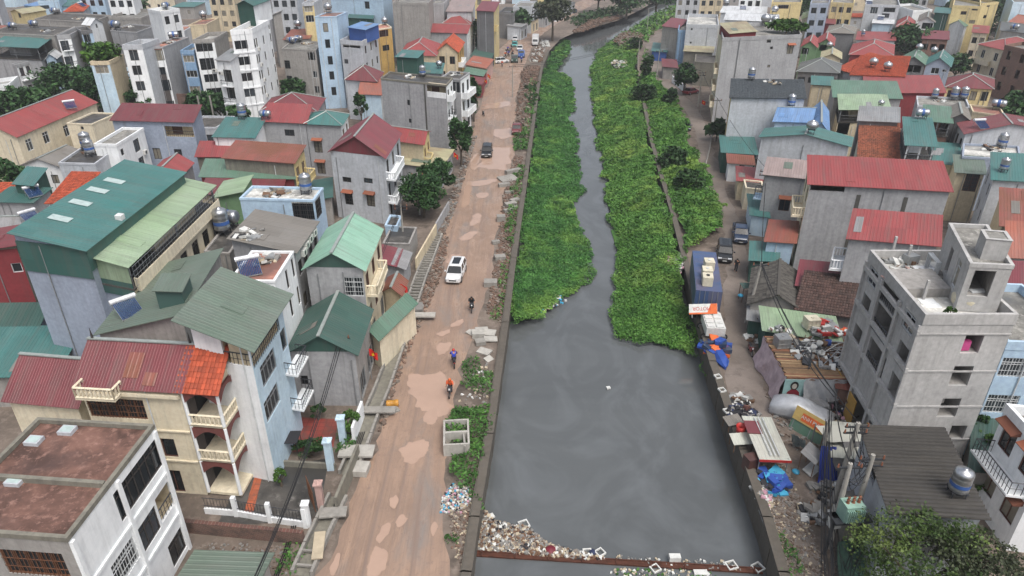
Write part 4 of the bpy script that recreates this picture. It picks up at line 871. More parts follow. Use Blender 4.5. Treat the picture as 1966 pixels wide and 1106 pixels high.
# ---- upper left blocks
tower = H('tower_house', 'tall white tower with many dark windows', (442,58), (483,55), (527,37), 18, 'white', ('flat','pale'), short='white tower', par=.9,
    wins=[('n',x,y,2.3,1.5,'d') for x, y in ((463,86),(468,117),(473,148),(478,178))] + [('r',*p,.9,1.6,'d') for p in pxs(450,0,3.932,[(170,320),(222,300),(292,272),(190,440),(237,420),(312,388),(212,560),(258,540),(330,500),(233,675),(285,650),(347,612),(150,330),(160,457),(180,578),(200,695),(270,150)])])
H('tower_house', 'x y z w', (455,8), (486,10), (518,-2), 21.0, 'dgreen', ('gy','dteal',.8), front='white', z0=17.1, add=tower, roofname='hut_roof')
H('house', 'white balcony house hugging the white tower', (415,115), (441,117), (470,100), 13.4, 'white', ('sN','grey',.4), short='white balcony house by the tower', wins=[('n',438,146,1.8,2.2,'dt'),('n',446,178,1.8,2.2,'dt')], balc=[('n',.3,3.0,9.0,.8,'bars'),('n',.3,3.0,5.8,.8,'bars')])
H('house', 'narrow white framed house with large grille windows', (371,76), (410,74), (436,60), 15.6, 'bare', ('flat','pale'), side='white', short='white framed narrow house', wins=[('n',392,90,3.0,1.7,'dx'),('n',398,123,2.6,2.2,'dx'),('n',405,150,2.4,1.5,'d'),('n',412,178,2.8,1.8,'d')])
H('house', 'narrow blue house with white windows', (346,97), (371,97), (392,84), 13.6, 'blue', ('flat','conc'), short='narrow blue house', wins=[('n',x,y,2.2,1.3,'w') for x, y in ((363,113),(370,142),(375,172))])
brown = H('house', 'house with dark brown panelled front in a white frame', (278,92), (312,90), (362,71), 14.6, 'grey', ('flat','salmon'), side='white', short='brown panelled house', par=.3, wins=[('n',303,105,2.4,2.2,'d'),('n',305,170,1.4,1.6,'d'),('n',302,140,2.6,2.0,'d')])
H('house', 'white house with an arched top window', (234,86), (272,85), (304,74), 15.8, 'lgrey', ('flat','conc'), side='white', short='white arched window house', par=.9, wins=[('n',257,106,1.5,1.9,'dt'),('n',263,135,1.5,1.7,'dt'),('n',270,165,1.5,1.7,'dt')])
H('house', 'pale blue house under the green vine', (173,118), (209,117), (236,104), 13.2, 'beige', ('flat','conc'), side='paleblue', short='pale blue vine house', wins=[('n',195,132,2.3,1.7,'wt')])
H('house', 'low pale green house between vine house and arched house', (214,141), (246,142), (262,130), 8.2, 'paleblue', ('flat','dark'), wins=[('n',236,160,1.6,1.4,'w')])
H('house', 'slim white fronted house with small balconies', (109,68), (134,66), (166,50), 14.8, 'grey', ('flat','conc'), side='white', short='slim white front', wins=[('n',125,88,1.5,2.0,'d'),('n',132,118,1.5,2.0,'d'),('n',141,143,1.5,1.8,'d')], par=.9, balc=[('n',.6,2.4,8.6,.6,'bars'),('n',.6,2.4,11.8,.6,'bars')])
H('house', 'slim pale blue house beside the vine', (155,60), (176,57), (196,46), 15.2, 'dgrey', ('flat','conc'), side='lblue', wins=[('n',167,72,1.5,1.9,'d')])
H('house', 'grey house with covered teal roof terrace', (-20,88), (72,92), (98,78), 12.4, 'grey', ('sN','teal',.5), open_=2.5, post='g', short='teal terrace house')
H('house', 'small pale house with red brown doors and balcony', (30,124), (62,116), (88,106), 9.6, 'grey', ('flat','pale'), side='white', wins=[('n',42,136,1.1,2.0,'b'),('n',54,132,1.1,2.0,'b'),('n',60,172,1.1,2.0,'b'),('n',71,166,1.1,2.0,'b')], balc=[('n',.3,3.8,6.4,.9,'bars')])
H('house', 'little sky blue gabled attic house', (88,112), (106,110), (116,102), 10.0, 'lblue', ('gy','white',.9), wins=[('n',100,122,2,1.4,'d')])
H('house', 'white corner house at the left edge', (-24,166), (18,160), (34,146), 8.6, 'white', ('flat','pale'), wins=[('n',13,190,1.8,1.8,'d'),('n',16,214,1.8,1.6,'d')])
H('house', 'long grey block with tanks along its roof', (-20,62), (104,68), (138,50), 13.6, 'bare', ('flat','dark'), short='long grey block', par=.3)
H('house', 'second long grey block behind the first', (66,36), (176,42), (200,28), 13.6, 'bare', ('flat','dark'), short='rear grey block', par=.3)
H('house', 'small yellow gabled house at the back', (20,22), (44,26), (54,14), 12.5, 'yellow', ('gy','straw',.8), wins=[('n',36,24,1.6,1.2,'d')])
H('house', 'blue walled house behind the long grey block', (46,10), (70,12), (82,2), 13, 'blue', ('sN','blue',.4))
H('house', 'pale blue house with rows of small windows', (72,2), (112,0), (126,-8), 14.5, 'lblue', ('flat','conc'), wins=[('n',82,14,2.4,1.0,'d'),('n',103,10,2.4,1.0,'d')])
H('house', 'house with wide teal roof at the back', (114,12), (152,12), (160,2), 12.5, 'paleblue', ('sN','teal',.5))
H('house', 'white house with orange roof and solar panel', (124,22), (158,21), (170,10), 13.4, 'lgrey', ('hip','orange',1.0), short='white house with orange roof')
H('house', 'white house with pointed gable front', (172,48), (196,42), (210,34), 14, 'white', ('gy','white',1.2), wins=[('n',183,40,.7,.9,'d')], front='beige')
H('house', 'house with dark green shade roofs and white gable frame', (212,58), (262,62), (282,48), 13.2, 'grey', ('flat','dark'), par=.3, short='dark green shade roof', open_=0)
H('house', 'broad grey block behind the gable houses', (208,32), (270,34), (310,18), 14, 'bare', ('flat','conc'), short='broad grey block')
H('house', 'white and red striped apartment block at the back', (308,22), (344,16), (366,4), 18.5, 'white', ('flat','pale'), wins=[('n','g',2,4,1.4,1.6,'d'),('r','g',3,4,1.2,1.6,'d')], short='white red striped block')
H('house', 'grey house with blue shade net', (362,48), (396,46), (420,34), 13.5, 'beige', ('flat','salmon'), short='grey house with shade net', par=.3)
H('house', 'low grey terrace house with tanks', (300,62), (352,60), (372,48), 13, 'lgrey', ('flat','salmon'), short='low grey terrace', par=.3)
H('house', 'dim grey gable house behind the tower', (524,28), (562,24), (590,12), 13.6, 'bare', ('gy','grey',.8), short='dim grey gable house')
H('house', 'narrow yellow house with brown trim', (580,6), (602,5), (618,-4), 18, 'lgrey', ('flat','conc'), side='yellow', wins=[('n',592,16,2,1.6,'w'),('n',595,36,2,1.6,'w')])
H('house', 'wide pale blue house at the back', (634,-6), (735,-2), (752,-12), 17, 'lblue', ('flat','conc'), wins=[('n',705,10,1.4,1.8,'d')])
H('house', 'dark teal metal roofed house behind the blue hut', (668,34), (714,36), (722,22), 12.6, 'dgreen', ('sN','dteal',.5))
H('house', 'tall plain grey block beyond the tan house', (754,4), (822,6), (832,-6), 16.5, 'bare', ('flat','conc'), short='plain grey block')
H('house', 'grey bare block next to the striped roof', (824,6), (852,6), (862,-4), 15, 'grey', ('flat','conc'))
H('house', 'low house with rusty red roof below the plain grey block', (782,64), (812,64), (818,54), 8, 'grey', ('sN','rust',.4))
H('house', 'rusty roofed cluttered house beside the grey gable', (545,76), (592,74), (606,58), 10.5, 'bare', ('sN','rust',.4), short='rusty cluttered house')
for i, (x, c, l) in enumerate(((-60,'lgrey','pale'),(150,'lblue','sky blue'),(205,'white','white'),(400,'beige','beige'),(462,'grey','plain grey'),(520,'lgrey','light grey'),(880,'yellow','yellow'))):
    H('house', '%s house on the rearmost row behind the left hand rooftops' % l, (x,-8), (x+48,-8), (x+62,-16), 14+i % 3*2, c, ('flat','conc') if i % 2 else ('gx',['red','teal','grey'][i % 3],1.2), wins=[('n','g',3,4,1.3,1.6,'d')])
# ================================================================== houses on the lane side
conc = H('house', 'unfinished bare concrete house with open window bays', (1778,603), (1955,603), (1672,480), 13.5, 'conc', ('flat','pale'), fl=True, par=.8, short='unfinished concrete house',
    wins=[('n',1867,660,1.2,1.5,'Rcn'),('n',1845,722,1.3,1.6,'Rcn'),('n',1822,783,1.3,1.6,'Rcn'),('n',1838,830,1.1,1.2,'Rcn'),
          ('l',1676,530,1.6,1.6,'wt'),('l',1745,616,1.6,1.6,'wt'),('l',1661,586,1.5,1.6,'Rcn'),('l',1645,644,1.5,1.6,'Rcn'),('l',1731,682,1.5,1.7,'Rcn'),('l',1716,742,1.5,1.7,'Rcn'),
          ('l',1708,562,3.1,2.3,'Rc'),('l',1693,622,3.1,2.3,'Rc'),('l',1680,690,3.1,2.2,'Rc'),('l','g',3,[1.5],2.4,2.4,'Rcn')])
pent = H('house', 'x y z w', (1864,505), (1947,509), (1823,428), 16.3, 'conc', ('flat','conc'), fl=True, z0=12.75, par=.3, add=conc, wins=[('n',1884,545,1.3,1.9,'Rcn'),('n',1923,540,2.0,1.7,'Rcn'),('l',1822,500,.8,1.9,'Rcn'),('l',1836,525,1.0,2.0,'wt')])
stair = H('house', 'x y z w', (1895,458), (1944,462), (1884,440), 17.5, 'conc', ('flat','conc'), fl=True, z0=15.9, par=.05, add=conc)
asb = H('house', 'low house with dark mossy corrugated asbestos roof', (1715,980), (1880,1002), (1660,822), 5.8, 'lgrey', ('sL','asbestos',.5), fl=True, short='asbestos roof', wins=[('l',1674,905,1.6,1.0,'o'),('n','g',2,[3.2],1.0,1.2,'d')])
H('house', 'light blue house with white lattice windows', (1936,655), (2110,662), (1960,560), 10.2, 'lblue', ('flat','conc'), depth=9, wins=[('n',1948,706,2.2,1.6,'wtx'),('n',1921,776,2.2,1.6,'wtx'),('n',1960,600,1.6,1.6,'w')], short='light blue lattice house')
H('shed', 'dark green yard roof below the light blue house', (1868,900), (1990,905), (1880,815), 3.2, 'bare', ('sN','dgreen',.3), cat='shed', fl=True)
stilt = H('house', 'white house with orange tile awnings and grey pipe columns', (2020,868), (2240,892), (1948,860), 8.2, 'white', ('flat','conc'), depth=4.6, short='white awning house', wins=[('l','g',2,[6.2,2.6],1.4,1.9,'bh')], balc=[('l',.2,4.4,4.4,1.2,'bars','white')])
grey1 = H('house', 'long grey walled house with wide red sheet roof', (1556,352), (1824,366), (1552,316), 10.6, 'grey', ('sN','red',1.0), fl=True, front='cream', short='long grey wall house', balc=[('l',.4,4.5,6.6,1.3,'bal','cream'),('l',.4,4.5,3.4,1.3,'bal','cream')], wins=[('l','g',2,3,1.2,1.9,'d'),('n',1590,342,3.5,.7,'o'),('n',1640,348,3.5,.7,'o')])
grey2 = H('house', 'grey house with smaller red roof behind the concrete shell', (1632,456), (1800,470), (1640,420), 9.2, 'grey', ('sN','red',.9), fl=True, short='smaller red roof house', balc=[('l',.3,3.6,5.6,1.2,'bal'),('l',.3,3.6,2.6,1.2,'bal')])
H('shed', 'maroon tin roof below the white balconies', (1533,546), (1602,553), (1540,510), 3.8, 'beige', ('sN','maroon',.5), fl=True, cat='shed')
H('shed', 'rusty tin roof by the cream balconies', (1473,462), (1524,465), (1480,432), 4.3, 'lblue', ('sN','rust',.5), fl=True, cat='shed')
H('house', 'old hut with grey asbestos gable roof on the lane', (1442,580), (1538,594), (1450,516), 3.0, 'bare', ('gy','fibro',1.3), fl=True, short='asbestos gable hut')
H('house', 'old house with dark brown clay tile roof', (1532,592), (1645,608), (1545,548), 3.2, 'bare', ('sN','browntile',1.4), fl=True, short='brown tile roof')
H('shed', 'small teal tin shed near the parked pickup', (1443,498), (1492,500), (1444,470), 2.8, 'dgreen', ('sN','teal',.3), fl=True, cat='shed')
work = H('shed', 'workshop with pale green tin roof loaded with scrap', (1470,632), (1610,653), (1463,598), 2.9, 'dgreen', ('sN','lgreen',.35), fl=True, cat='shed', short='pale green workshop roof')
H('house', 'grey house with pinkish roof and lattice front by the lane', (1470,334), (1550,342), (1476,312), 7.8, 'grey', ('sN','pinkr',.6), fl=True, front='lblue', short='pinkish roof house', wins=[('n',1506,393,1.3,1.7,'bh'),('l','g',1,2,1.5,1.6,'wx')], balc=[('l',.3,2.6,4.4,1.0,'bars','lblue')])
H('house', 'house with curved teal gable roof facing the lane', (1462,262), (1630,280), (1472,247), 9.2, 'lgrey', ('gy','teal',1.0), fl=True, short='teal gable on the lane', front='white')
H('house', 'grey walled block with slate blue tile roof', (1404,187), (1545,189), (1405,165), 10.2, 'lgrey', ('sN','slate',1.1), fl=True, front='yellow', short='slate tile roof', wins=[('l','g',2,3,1.2,1.8,'d')])
apt = H('apartment_block', 'tall plain grey block with ornate cream front', (1388,72), (1540,66), (1382,46), 16.2, 'grey', ('flat','conc'), fl=True, front='cream', short='tall grey block', wins=[('n',1517,95,1.3,1.7,'dh'),('n',1478,68,.9,1.2,'d'),('n',1481,92,.6,.5,'d'),('n',1476,127,.6,.5,'d'),('l','g',3,5,1.2,1.8,'wt')], balc=[('l',.5,6,z,.9,'solid','cream') for z in (3.2,6.4,9.6)])
H('apartment_block', 'x y z w', (1402,64), (1452,60), (1399,50), 16.9, 'maroon', ('sN','straw',.6), fl=True, z0=15.5, add=apt, roofname='hut_roof')
H('house', 'house with bright blue metal roof and tiled edge', (1488,232), (1556,234), (1500,207), 8.6, 'lblue', ('gx','blue',1.1), fl=True, short='bright blue roof')
H('house', 'blue peaked roof wing with pale wall', (1558,250), (1590,252), (1560,208), 8.2, 'lblue', ('gy','blue',1.3), fl=True)
H('house', 'house with long dark green sheet roof', (1602,186), (1730,189), (1596,165), 8.3, 'grey', ('sN','green',1.0), fl=True, short='long dark green roof')
H('house', 'house with pale green roof over an open terrace', (1614,210), (1708,210), (1610,187), 8.0, 'beige', ('sN','lgreen',.5), fl=True, open_=2.2, post='g', short='pale green terrace roof', wins=[('n',1612,236,2.0,2.0,'o'),('n',1638,236,2.0,2.0,'o')])
H('house', 'house with weathered orange brown clay tiles', (1650,303), (1728,307), (1650,236), 7.6, 'cream', ('sN','oldorange',1.5), fl=True, short='weathered clay tile roof')
H('house', 'grey lean-to roof above the weathered clay tiles', (1650,231), (1724,234), (1652,212), 9.4, 'dgrey', ('sN','grey',.6), fl=True)
H('house', 'narrow white house with teal canopy and washing', (1742,278), (1796,281), (1735,232), 10.4, 'white', ('sN','teal',.5), fl=True, open_=2.4, short='narrow white canopy house')
H('house', 'long house with dark red gable roof', (1854,256), (2020,250), (1846,236), 8.6, 'lgrey', ('gy','dred',1.2), fl=True, wins=[('l','g',2,2,1.2,1.6,'d')], short='long dark red gable')
H('house', 'house with green teal sheet roof at the right edge', (1908,344), (2020,350), (1903,306), 9.2, 'lgrey', ('sN','teal',.8), fl=True, wins=[('l','g',2,2,.8,1.5,'d')], short='green teal edge roof')
H('house', 'house with rusty streaked roof at the right edge', (1925,432), (2020,440), (1918,382), 8.0, 'beige', ('sN','rust',1.2), fl=True)
H('house', 'house with bright orange ribbed roof behind the stair tower', (1938,492), (2040,498), (1930,445), 8.0, 'conc', ('sN','terra',1.0), fl=True)
H('house', 'low maroon roofed house behind the concrete shell', (1930,555), (2040,560), (1925,520), 8, 'bare', ('sN','maroon',.8), fl=True)
H('house', 'small house with olive and red roofs in the gap', (1838,330), (1890,334), (1832,305), 6.8, 'beige', ('sN','olive',.5), fl=True, wins=[('n',1866,345,1.6,2.4,'bx')])
H('house', 'grey flat house with pale terrace and steel tank', (1848,300), (1960,306), (1850,275), 7.6, 'bluegrey', ('flat','pale'), fl=True, par=.3, short='pale terrace house')
H('house', 'teal roofed lean-to with red patch', (1785,312), (1836,316), (1792,280), 6.0, 'beige', ('sN','teal',.5), fl=True)
H('house', 'brown galleried house with green roof', (1778,232), (1826,236), (1775,208), 8.8, 'brick', ('sN','green',.5), fl=True, open_=2.2, post='g')
H('house', 'house with tan gable and metal frame terrace', (1826,226), (1862,230), (1822,205), 9.0, 'dgrey', ('gy','greybrown',.8), fl=True)
H('house', 'flat salmon terrace with a lying steel tank', (1868,214), (1930,222), (1862,200), 7.6, 'beige', ('flat','salmon'), fl=True, par=.3, short='salmon terrace')
H('house', 'cluttered flat roof with upright tanks', (1762,202), (1862,206), (1760,184), 7.4, 'lgrey', ('flat','conc'), fl=True, par=.4, short='cluttered flat roof')
H('house', 'L shaped house with bright orange tiled roof', (1634,144), (1735,147), (1652,116), 7.6, 'lgrey', ('sN','orange',1.1), fl=True, short='L shaped orange roof')
H('house', 'orange tiled wing of the L shaped house', (1606,132), (1634,140), (1612,100), 7.4, 'lgrey', ('sN','orange',1.4), fl=True)
H('house', 'long low house with flat red roof and skylight', (1662,178), (1814,178), (1658,152), 6.8, 'maroon', ('sN','red',.7), fl=True, short='long flat red roof')
H('house', 'house with wide red hip roof and open gallery', (1632,104), (1714,106), (1640,84), 7.8, 'maroon', ('hip','red',1.8), fl=True)
H('house', 'twin house with grey green gable and dark porch', (1728,122), (1776,124), (1736,106), 7.4, 'dgrey', ('gy','green',1.6), fl=True, wins=[('n',1752,132,3.4,1.6,'o')], short='grey green twin gable')
H('house', 'twin house with teal gable and pale blue bay', (1778,124), (1824,127), (1786,108), 7.4, 'bluegrey', ('gy','teal',1.6), fl=True, wins=[('n',1795,136,1.6,1.3,'w'),('n',1813,136,.9,.6,'w')], short='teal twin gable')
H('house', 'yellow house with red pyramid roof', (1818,166), (1906,170), (1824,148), 6.2, 'yellow', ('hip','dred',1.7), fl=True, wins=[('n','g',4,[4.6],1.2,1.8,'d')])
H('house', 'house with dark grey hip roof', (1532,136), (1610,139), (1540,120), 7.8, 'dgrey', ('hip','dgrey',1.8), fl=True, wins=[('n','g',4,[6.0],1.4,1.2,'d')])
H('house', 'small teal roofed house with white skylight', (1560,162), (1598,164), (1560,150), 7.6, 'beige', ('sN','teal',.4), fl=True)
H('house', 'arched porch house with red gable, left of the pair', (1540,88), (1568,90), (1546,74), 8.4, 'green', ('gy','red',1.2), fl=True, wins=[('n',1546,98,1.6,1.5,'o'),('n',1560,98,1.6,1.5,'o')])
H('house', 'arched porch house with red gable, right of the pair', (1570,84), (1600,86), (1574,70), 8.4, 'green', ('gy','red',1.3), fl=True, wins=[('n',1580,92,1.6,1.5,'o')])
H('house', 'cream gabled house with a round tank', (1578,110), (1614,112), (1580,98), 7.8, 'beige', ('gy','straw',.9), fl=True, short='cream gabled house')
H('house', 'house with tan brown flat hip roof', (1588,62), (1640,64), (1594,50), 9.2, 'dgrey', ('hip','greybrown',1.0), fl=True)
H('house', 'small house with flat red and orange roof', (1645,76), (1718,78), (1648,64), 8.0, 'lgrey', ('sN','red',.5), fl=True, short='flat red and orange roof')
H('house', 'house with red pyramid roof before the grey flats', (1722,50), (1754,52), (1726,38), 9.8, 'brick', ('hip','red',1.5), fl=True)
H('house', 'white house with brown gable and balconies', (1764,40), (1794,42), (1768,28), 11.0, 'white', ('gy','greybrown',1.1), fl=True, wins=[('n',1780,50,2.6,1.6,'d')], balc=[('n',.5,4.2,6.4,1.0,'bars')])
H('house', 'dark green metal topped white house', (1795,24), (1822,26), (1798,16), 13.0, 'dgreen', ('sN','teal',.3), fl=True, front='white')
H('house', 'grey gable house beside the yellow flats', (1824,46), (1852,50), (1828,32), 9.6, 'lgrey', ('gy','green',1.2), fl=True)
H('house', 'house with pinkish metal roof under the big tree', (1772,74), (1820,76), (1774,62), 9.0, 'brick', ('sN','maroon',.5), fl=True, wins=[('n','g',3,1,1.3,1.5,'o')])
H('apartment_block', 'yellow apartment block with small windows', (1830,10), (1884,12), (1834,-8), 14.5, 'yellow', ('flat','conc'), fl=True, wins=[('n',1872,17,1.4,.9,'d'),('n',1866,42,1.4,.9,'d'),('n',1850,25,1.4,.9,'d')])
H('apartment_block', 'yellow apartment wing with stained corner', (1886,6), (1918,4), (1890,-10), 14.5, 'yellow', ('flat','conc'), fl=True, wins=[('n',1898,10,1.4,.9,'d'),('n',1891,32,1.4,.9,'d')])
H('house', 'cream house with red roof and long balcony', (1880,84), (1930,96), (1880,60), 9.6, 'cream', ('hip','red',1.4), fl=True, wins=[('l',1863,86,1.2,1.6,'b'),('l',1857,108,1.2,1.6,'b'),('n','g',2,2,1.2,1.8,'w')], balc=[('n',.3,5.6,5.6,1.0,'solid','cream')], short='cream long balcony house')
H('house', 'small cream house with low red roof at the back', (1868,62), (1896,64), (1870,52), 9.4, 'cream', ('sN','red',.5), fl=True, wins=[('n','g',2,2,1.1,1.5,'d')])
H('house', 'bare brick brown house under construction', (1930,86), (2010,104), (1918,70), 11.2, 'brick', ('flat','conc'), fl=True, wins=[('n','g',3,3,1.2,1.8,'o'),('l','g',3,3,1.2,1.8,'o')], short='brick house under construction')
H('house', 'grey roofed house with a steel tank at the right edge', (1922,58), (1990,66), (1920,44), 9.6, 'grey', ('gx','dgrey',1.2), fl=True, short='grey roof at the right edge')
H('house', 'house with orange gable roof at the right edge', (1938,42), (1990,50), (1936,30), 10.5, 'lgrey', ('gx','terra',1.4), fl=True)
H('house', 'pale blue tall wall at the right edge', (1946,4), (2010,4), (1944,-10), 15, 'paleblue', ('flat','conc'), fl=True)
H('house', 'white house with glazed roof terrace', (1318,46), (1380,48), (1322,26), 11.0, 'lgrey', ('flat','pale'), fl=True, par=.9, short='glazed terrace house', wins=[('n',1328,56,.5,.5,'d'),('n',1326,82,.5,.5,'d')])
H('house', 'narrow steel blue house with white window frames', (1302,58), (1318,58), (1306,40), 9.2, 'blue', ('flat','conc'), fl=True, wins=[('l','g',2,2,1.6,1.8,'w')])
H('house', 'bare grey house with maroon roof strip', (1272,50), (1302,54), (1276,36), 9.0, 'bare', ('sN','maroon',.5), fl=True)
H('house', 'low house with beige roof and stained walls', (1314,98), (1368,101), (1318,86), 5.2, 'mossy', ('sN','straw',.4), fl=True)
H('house', 'stained grey house beside the apartment front', (1334,118), (1384,122), (1336,104), 5.6, 'mossy', ('flat','dark'), fl=True, par=.2)
H('shed', 'small shed with red tin roof beside the lane tree', (1274,128), (1300,130), (1272,116), 3.0, 'bare', ('sN','dred',.4), fl=True, cat='shed')
H('shed', 'blue and green market stall by the far lane', (1252,98), (1280,100), (1256,84), 2.6, 'royal', ('sN','teal',.3), fl=True, cat='stall')
H('house', 'house with long white sheet roof behind the tall grey block', (1392,38), (1494,42), (1396,28), 14.5, 'white', ('sN','white',.4), fl=True, short='long white sheet roof')
H('house', 'pale house with red patch and solar panel', (1384,24), (1470,26), (1390,14), 12.5, 'lgrey', ('sN','white',.4), fl=True, short='pale solar panel house')
H('house', 'yellow block behind the white sheet roof', (1482,4), (1540,4), (1486,-8), 15.5, 'yellow', ('flat','conc'), fl=True, wins=[('n',1504,12,3,1.3,'b')])
H('house', 'small pale green hut among the rear roofs', (1540,36), (1572,38), (1544,24), 10.5, 'lgrey', ('gy','lgreen',.9), fl=True)
H('house', 'grey blue house with dark windows at the back', (1556,6), (1592,6), (1560,-4), 15, 'bluegrey', ('flat','conc'), fl=True, wins=[('n','g',2,3,1.5,1.5,'d')])
H('house', 'teal topped house near the far yellow flats', (1602,28), (1632,30), (1604,20), 10.6, 'dgreen', ('sN','teal',.3), fl=True)
H('house', 'house with pink red roof and dark gap', (1572,44), (1602,46), (1574,34), 9.6, 'maroon', ('sN','maroon',.5), fl=True)
H('house', 'second yellow block at the back of the lane roofs', (1596,4), (1640,6), (1600,-6), 14.5, 'yellow', ('flat','conc'), fl=True, wins=[('n','g',3,3,1.2,1.5,'d')])
H('house', 'grey flats with blue shutters', (1662,8), (1728,10), (1664,-6), 14.0, 'lgrey', ('flat','conc'), fl=True, wins=[('n',1678,20,2.0,1.8,'w'),('n',1708,18,3,1.5,'d'),('n',1700,30,2,1.2,'d')], short='grey flats')
H('house', 'pale house with two doors and solar panel', (1676,44), (1714,46), (1680,34), 9.8, 'paleblue', ('sN','white',.4), fl=True, short='pale house with two doors')
H('house', 'white parapet house behind the big tree', (1754,20), (1790,18), (1758,6), 12, 'white', ('flat','conc'), fl=True)
H('shed', 'teal lean-to roof at the lane with fence', (1388,292), (1452,296), (1384,264), 3.4, 'dteal' if False else 'dgreen', ('sN','teal',.3), fl=True, cat='shed')
H('shed', 'rust roofed white shed below the teal lean-to', (1400,312), (1446,316), (1398,300), 3.0, 'white', ('sN','rust',.3), fl=True, cat='shed', wins=[('n',1424,322,.8,.8,'d')])
H('shed', 'small red roofed porch beside the rust shed', (1418,346), (1462,350), (1416,324), 3.0, 'beige', ('sN','red',.3), fl=True, cat='shed')
H('shed', 'grey green porch roof next to the lattice front', (1432,360), (1468,364), (1428,344), 3.2, 'cream', ('flat','dark'), fl=True, cat='shed', par=.2)
H('shed', 'teal fenced porch under the lattice front house', (1444,412), (1474,416), (1438,378), 2.8, 'paleblue', ('sN','teal',.3), fl=True, cat='shed')
H('house', 'small house with maroon roof edge by the brown hut', (1490,300), (1545,302), (1494,285), 6.4, 'beige', ('flat','salmon'), fl=True, par=.3, short='small salmon terrace by the lane')
for i, (x, c, l) in enumerate(((1300,'lgrey','grey'),(1345,'beige','tan walled'),(1420,'white','white'),(1740,'grey','plain dark grey'),(1955,'lblue','pale blue'))):
    H('house', '%s house on the rearmost row behind the right hand rooftops' % l, (x,-6), (x+44,-6), (x+4,-14), 11+i % 3*2, c, ('flat','conc') if i % 2 else ('gx',['red','teal','grey'][i % 3],1.2), fl=True, wins=[('n','g',3,4,1.3,1.6,'d')])

H('shed', 'low tin lean-to beside the booth with orange sign', (1602,872), (1650,876), (1600,850), 2.3, 'bare', ('sN','pale',.3), fl=True, cat='shed')
H('shed', 'rusty lean-to between plank shack and unfinished house', (1612,742), (1650,748), (1606,715), 2.2, 'brick', ('sN','rust',.3), fl=True, cat='shed')
H('shed', 'small grey tin kiosk by the lane pole', (1440,612), (1466,616), (1440,596), 2.0, 'dgreen', ('sN','grey',.2), fl=True, cat='shed')
H('shed', 'dark patched lean-to against the stained white wall', (1628,1000), (1662,1006), (1622,960), 2.2, 'mossy', ('sN','greybrown',.2), fl=True, cat='shed')
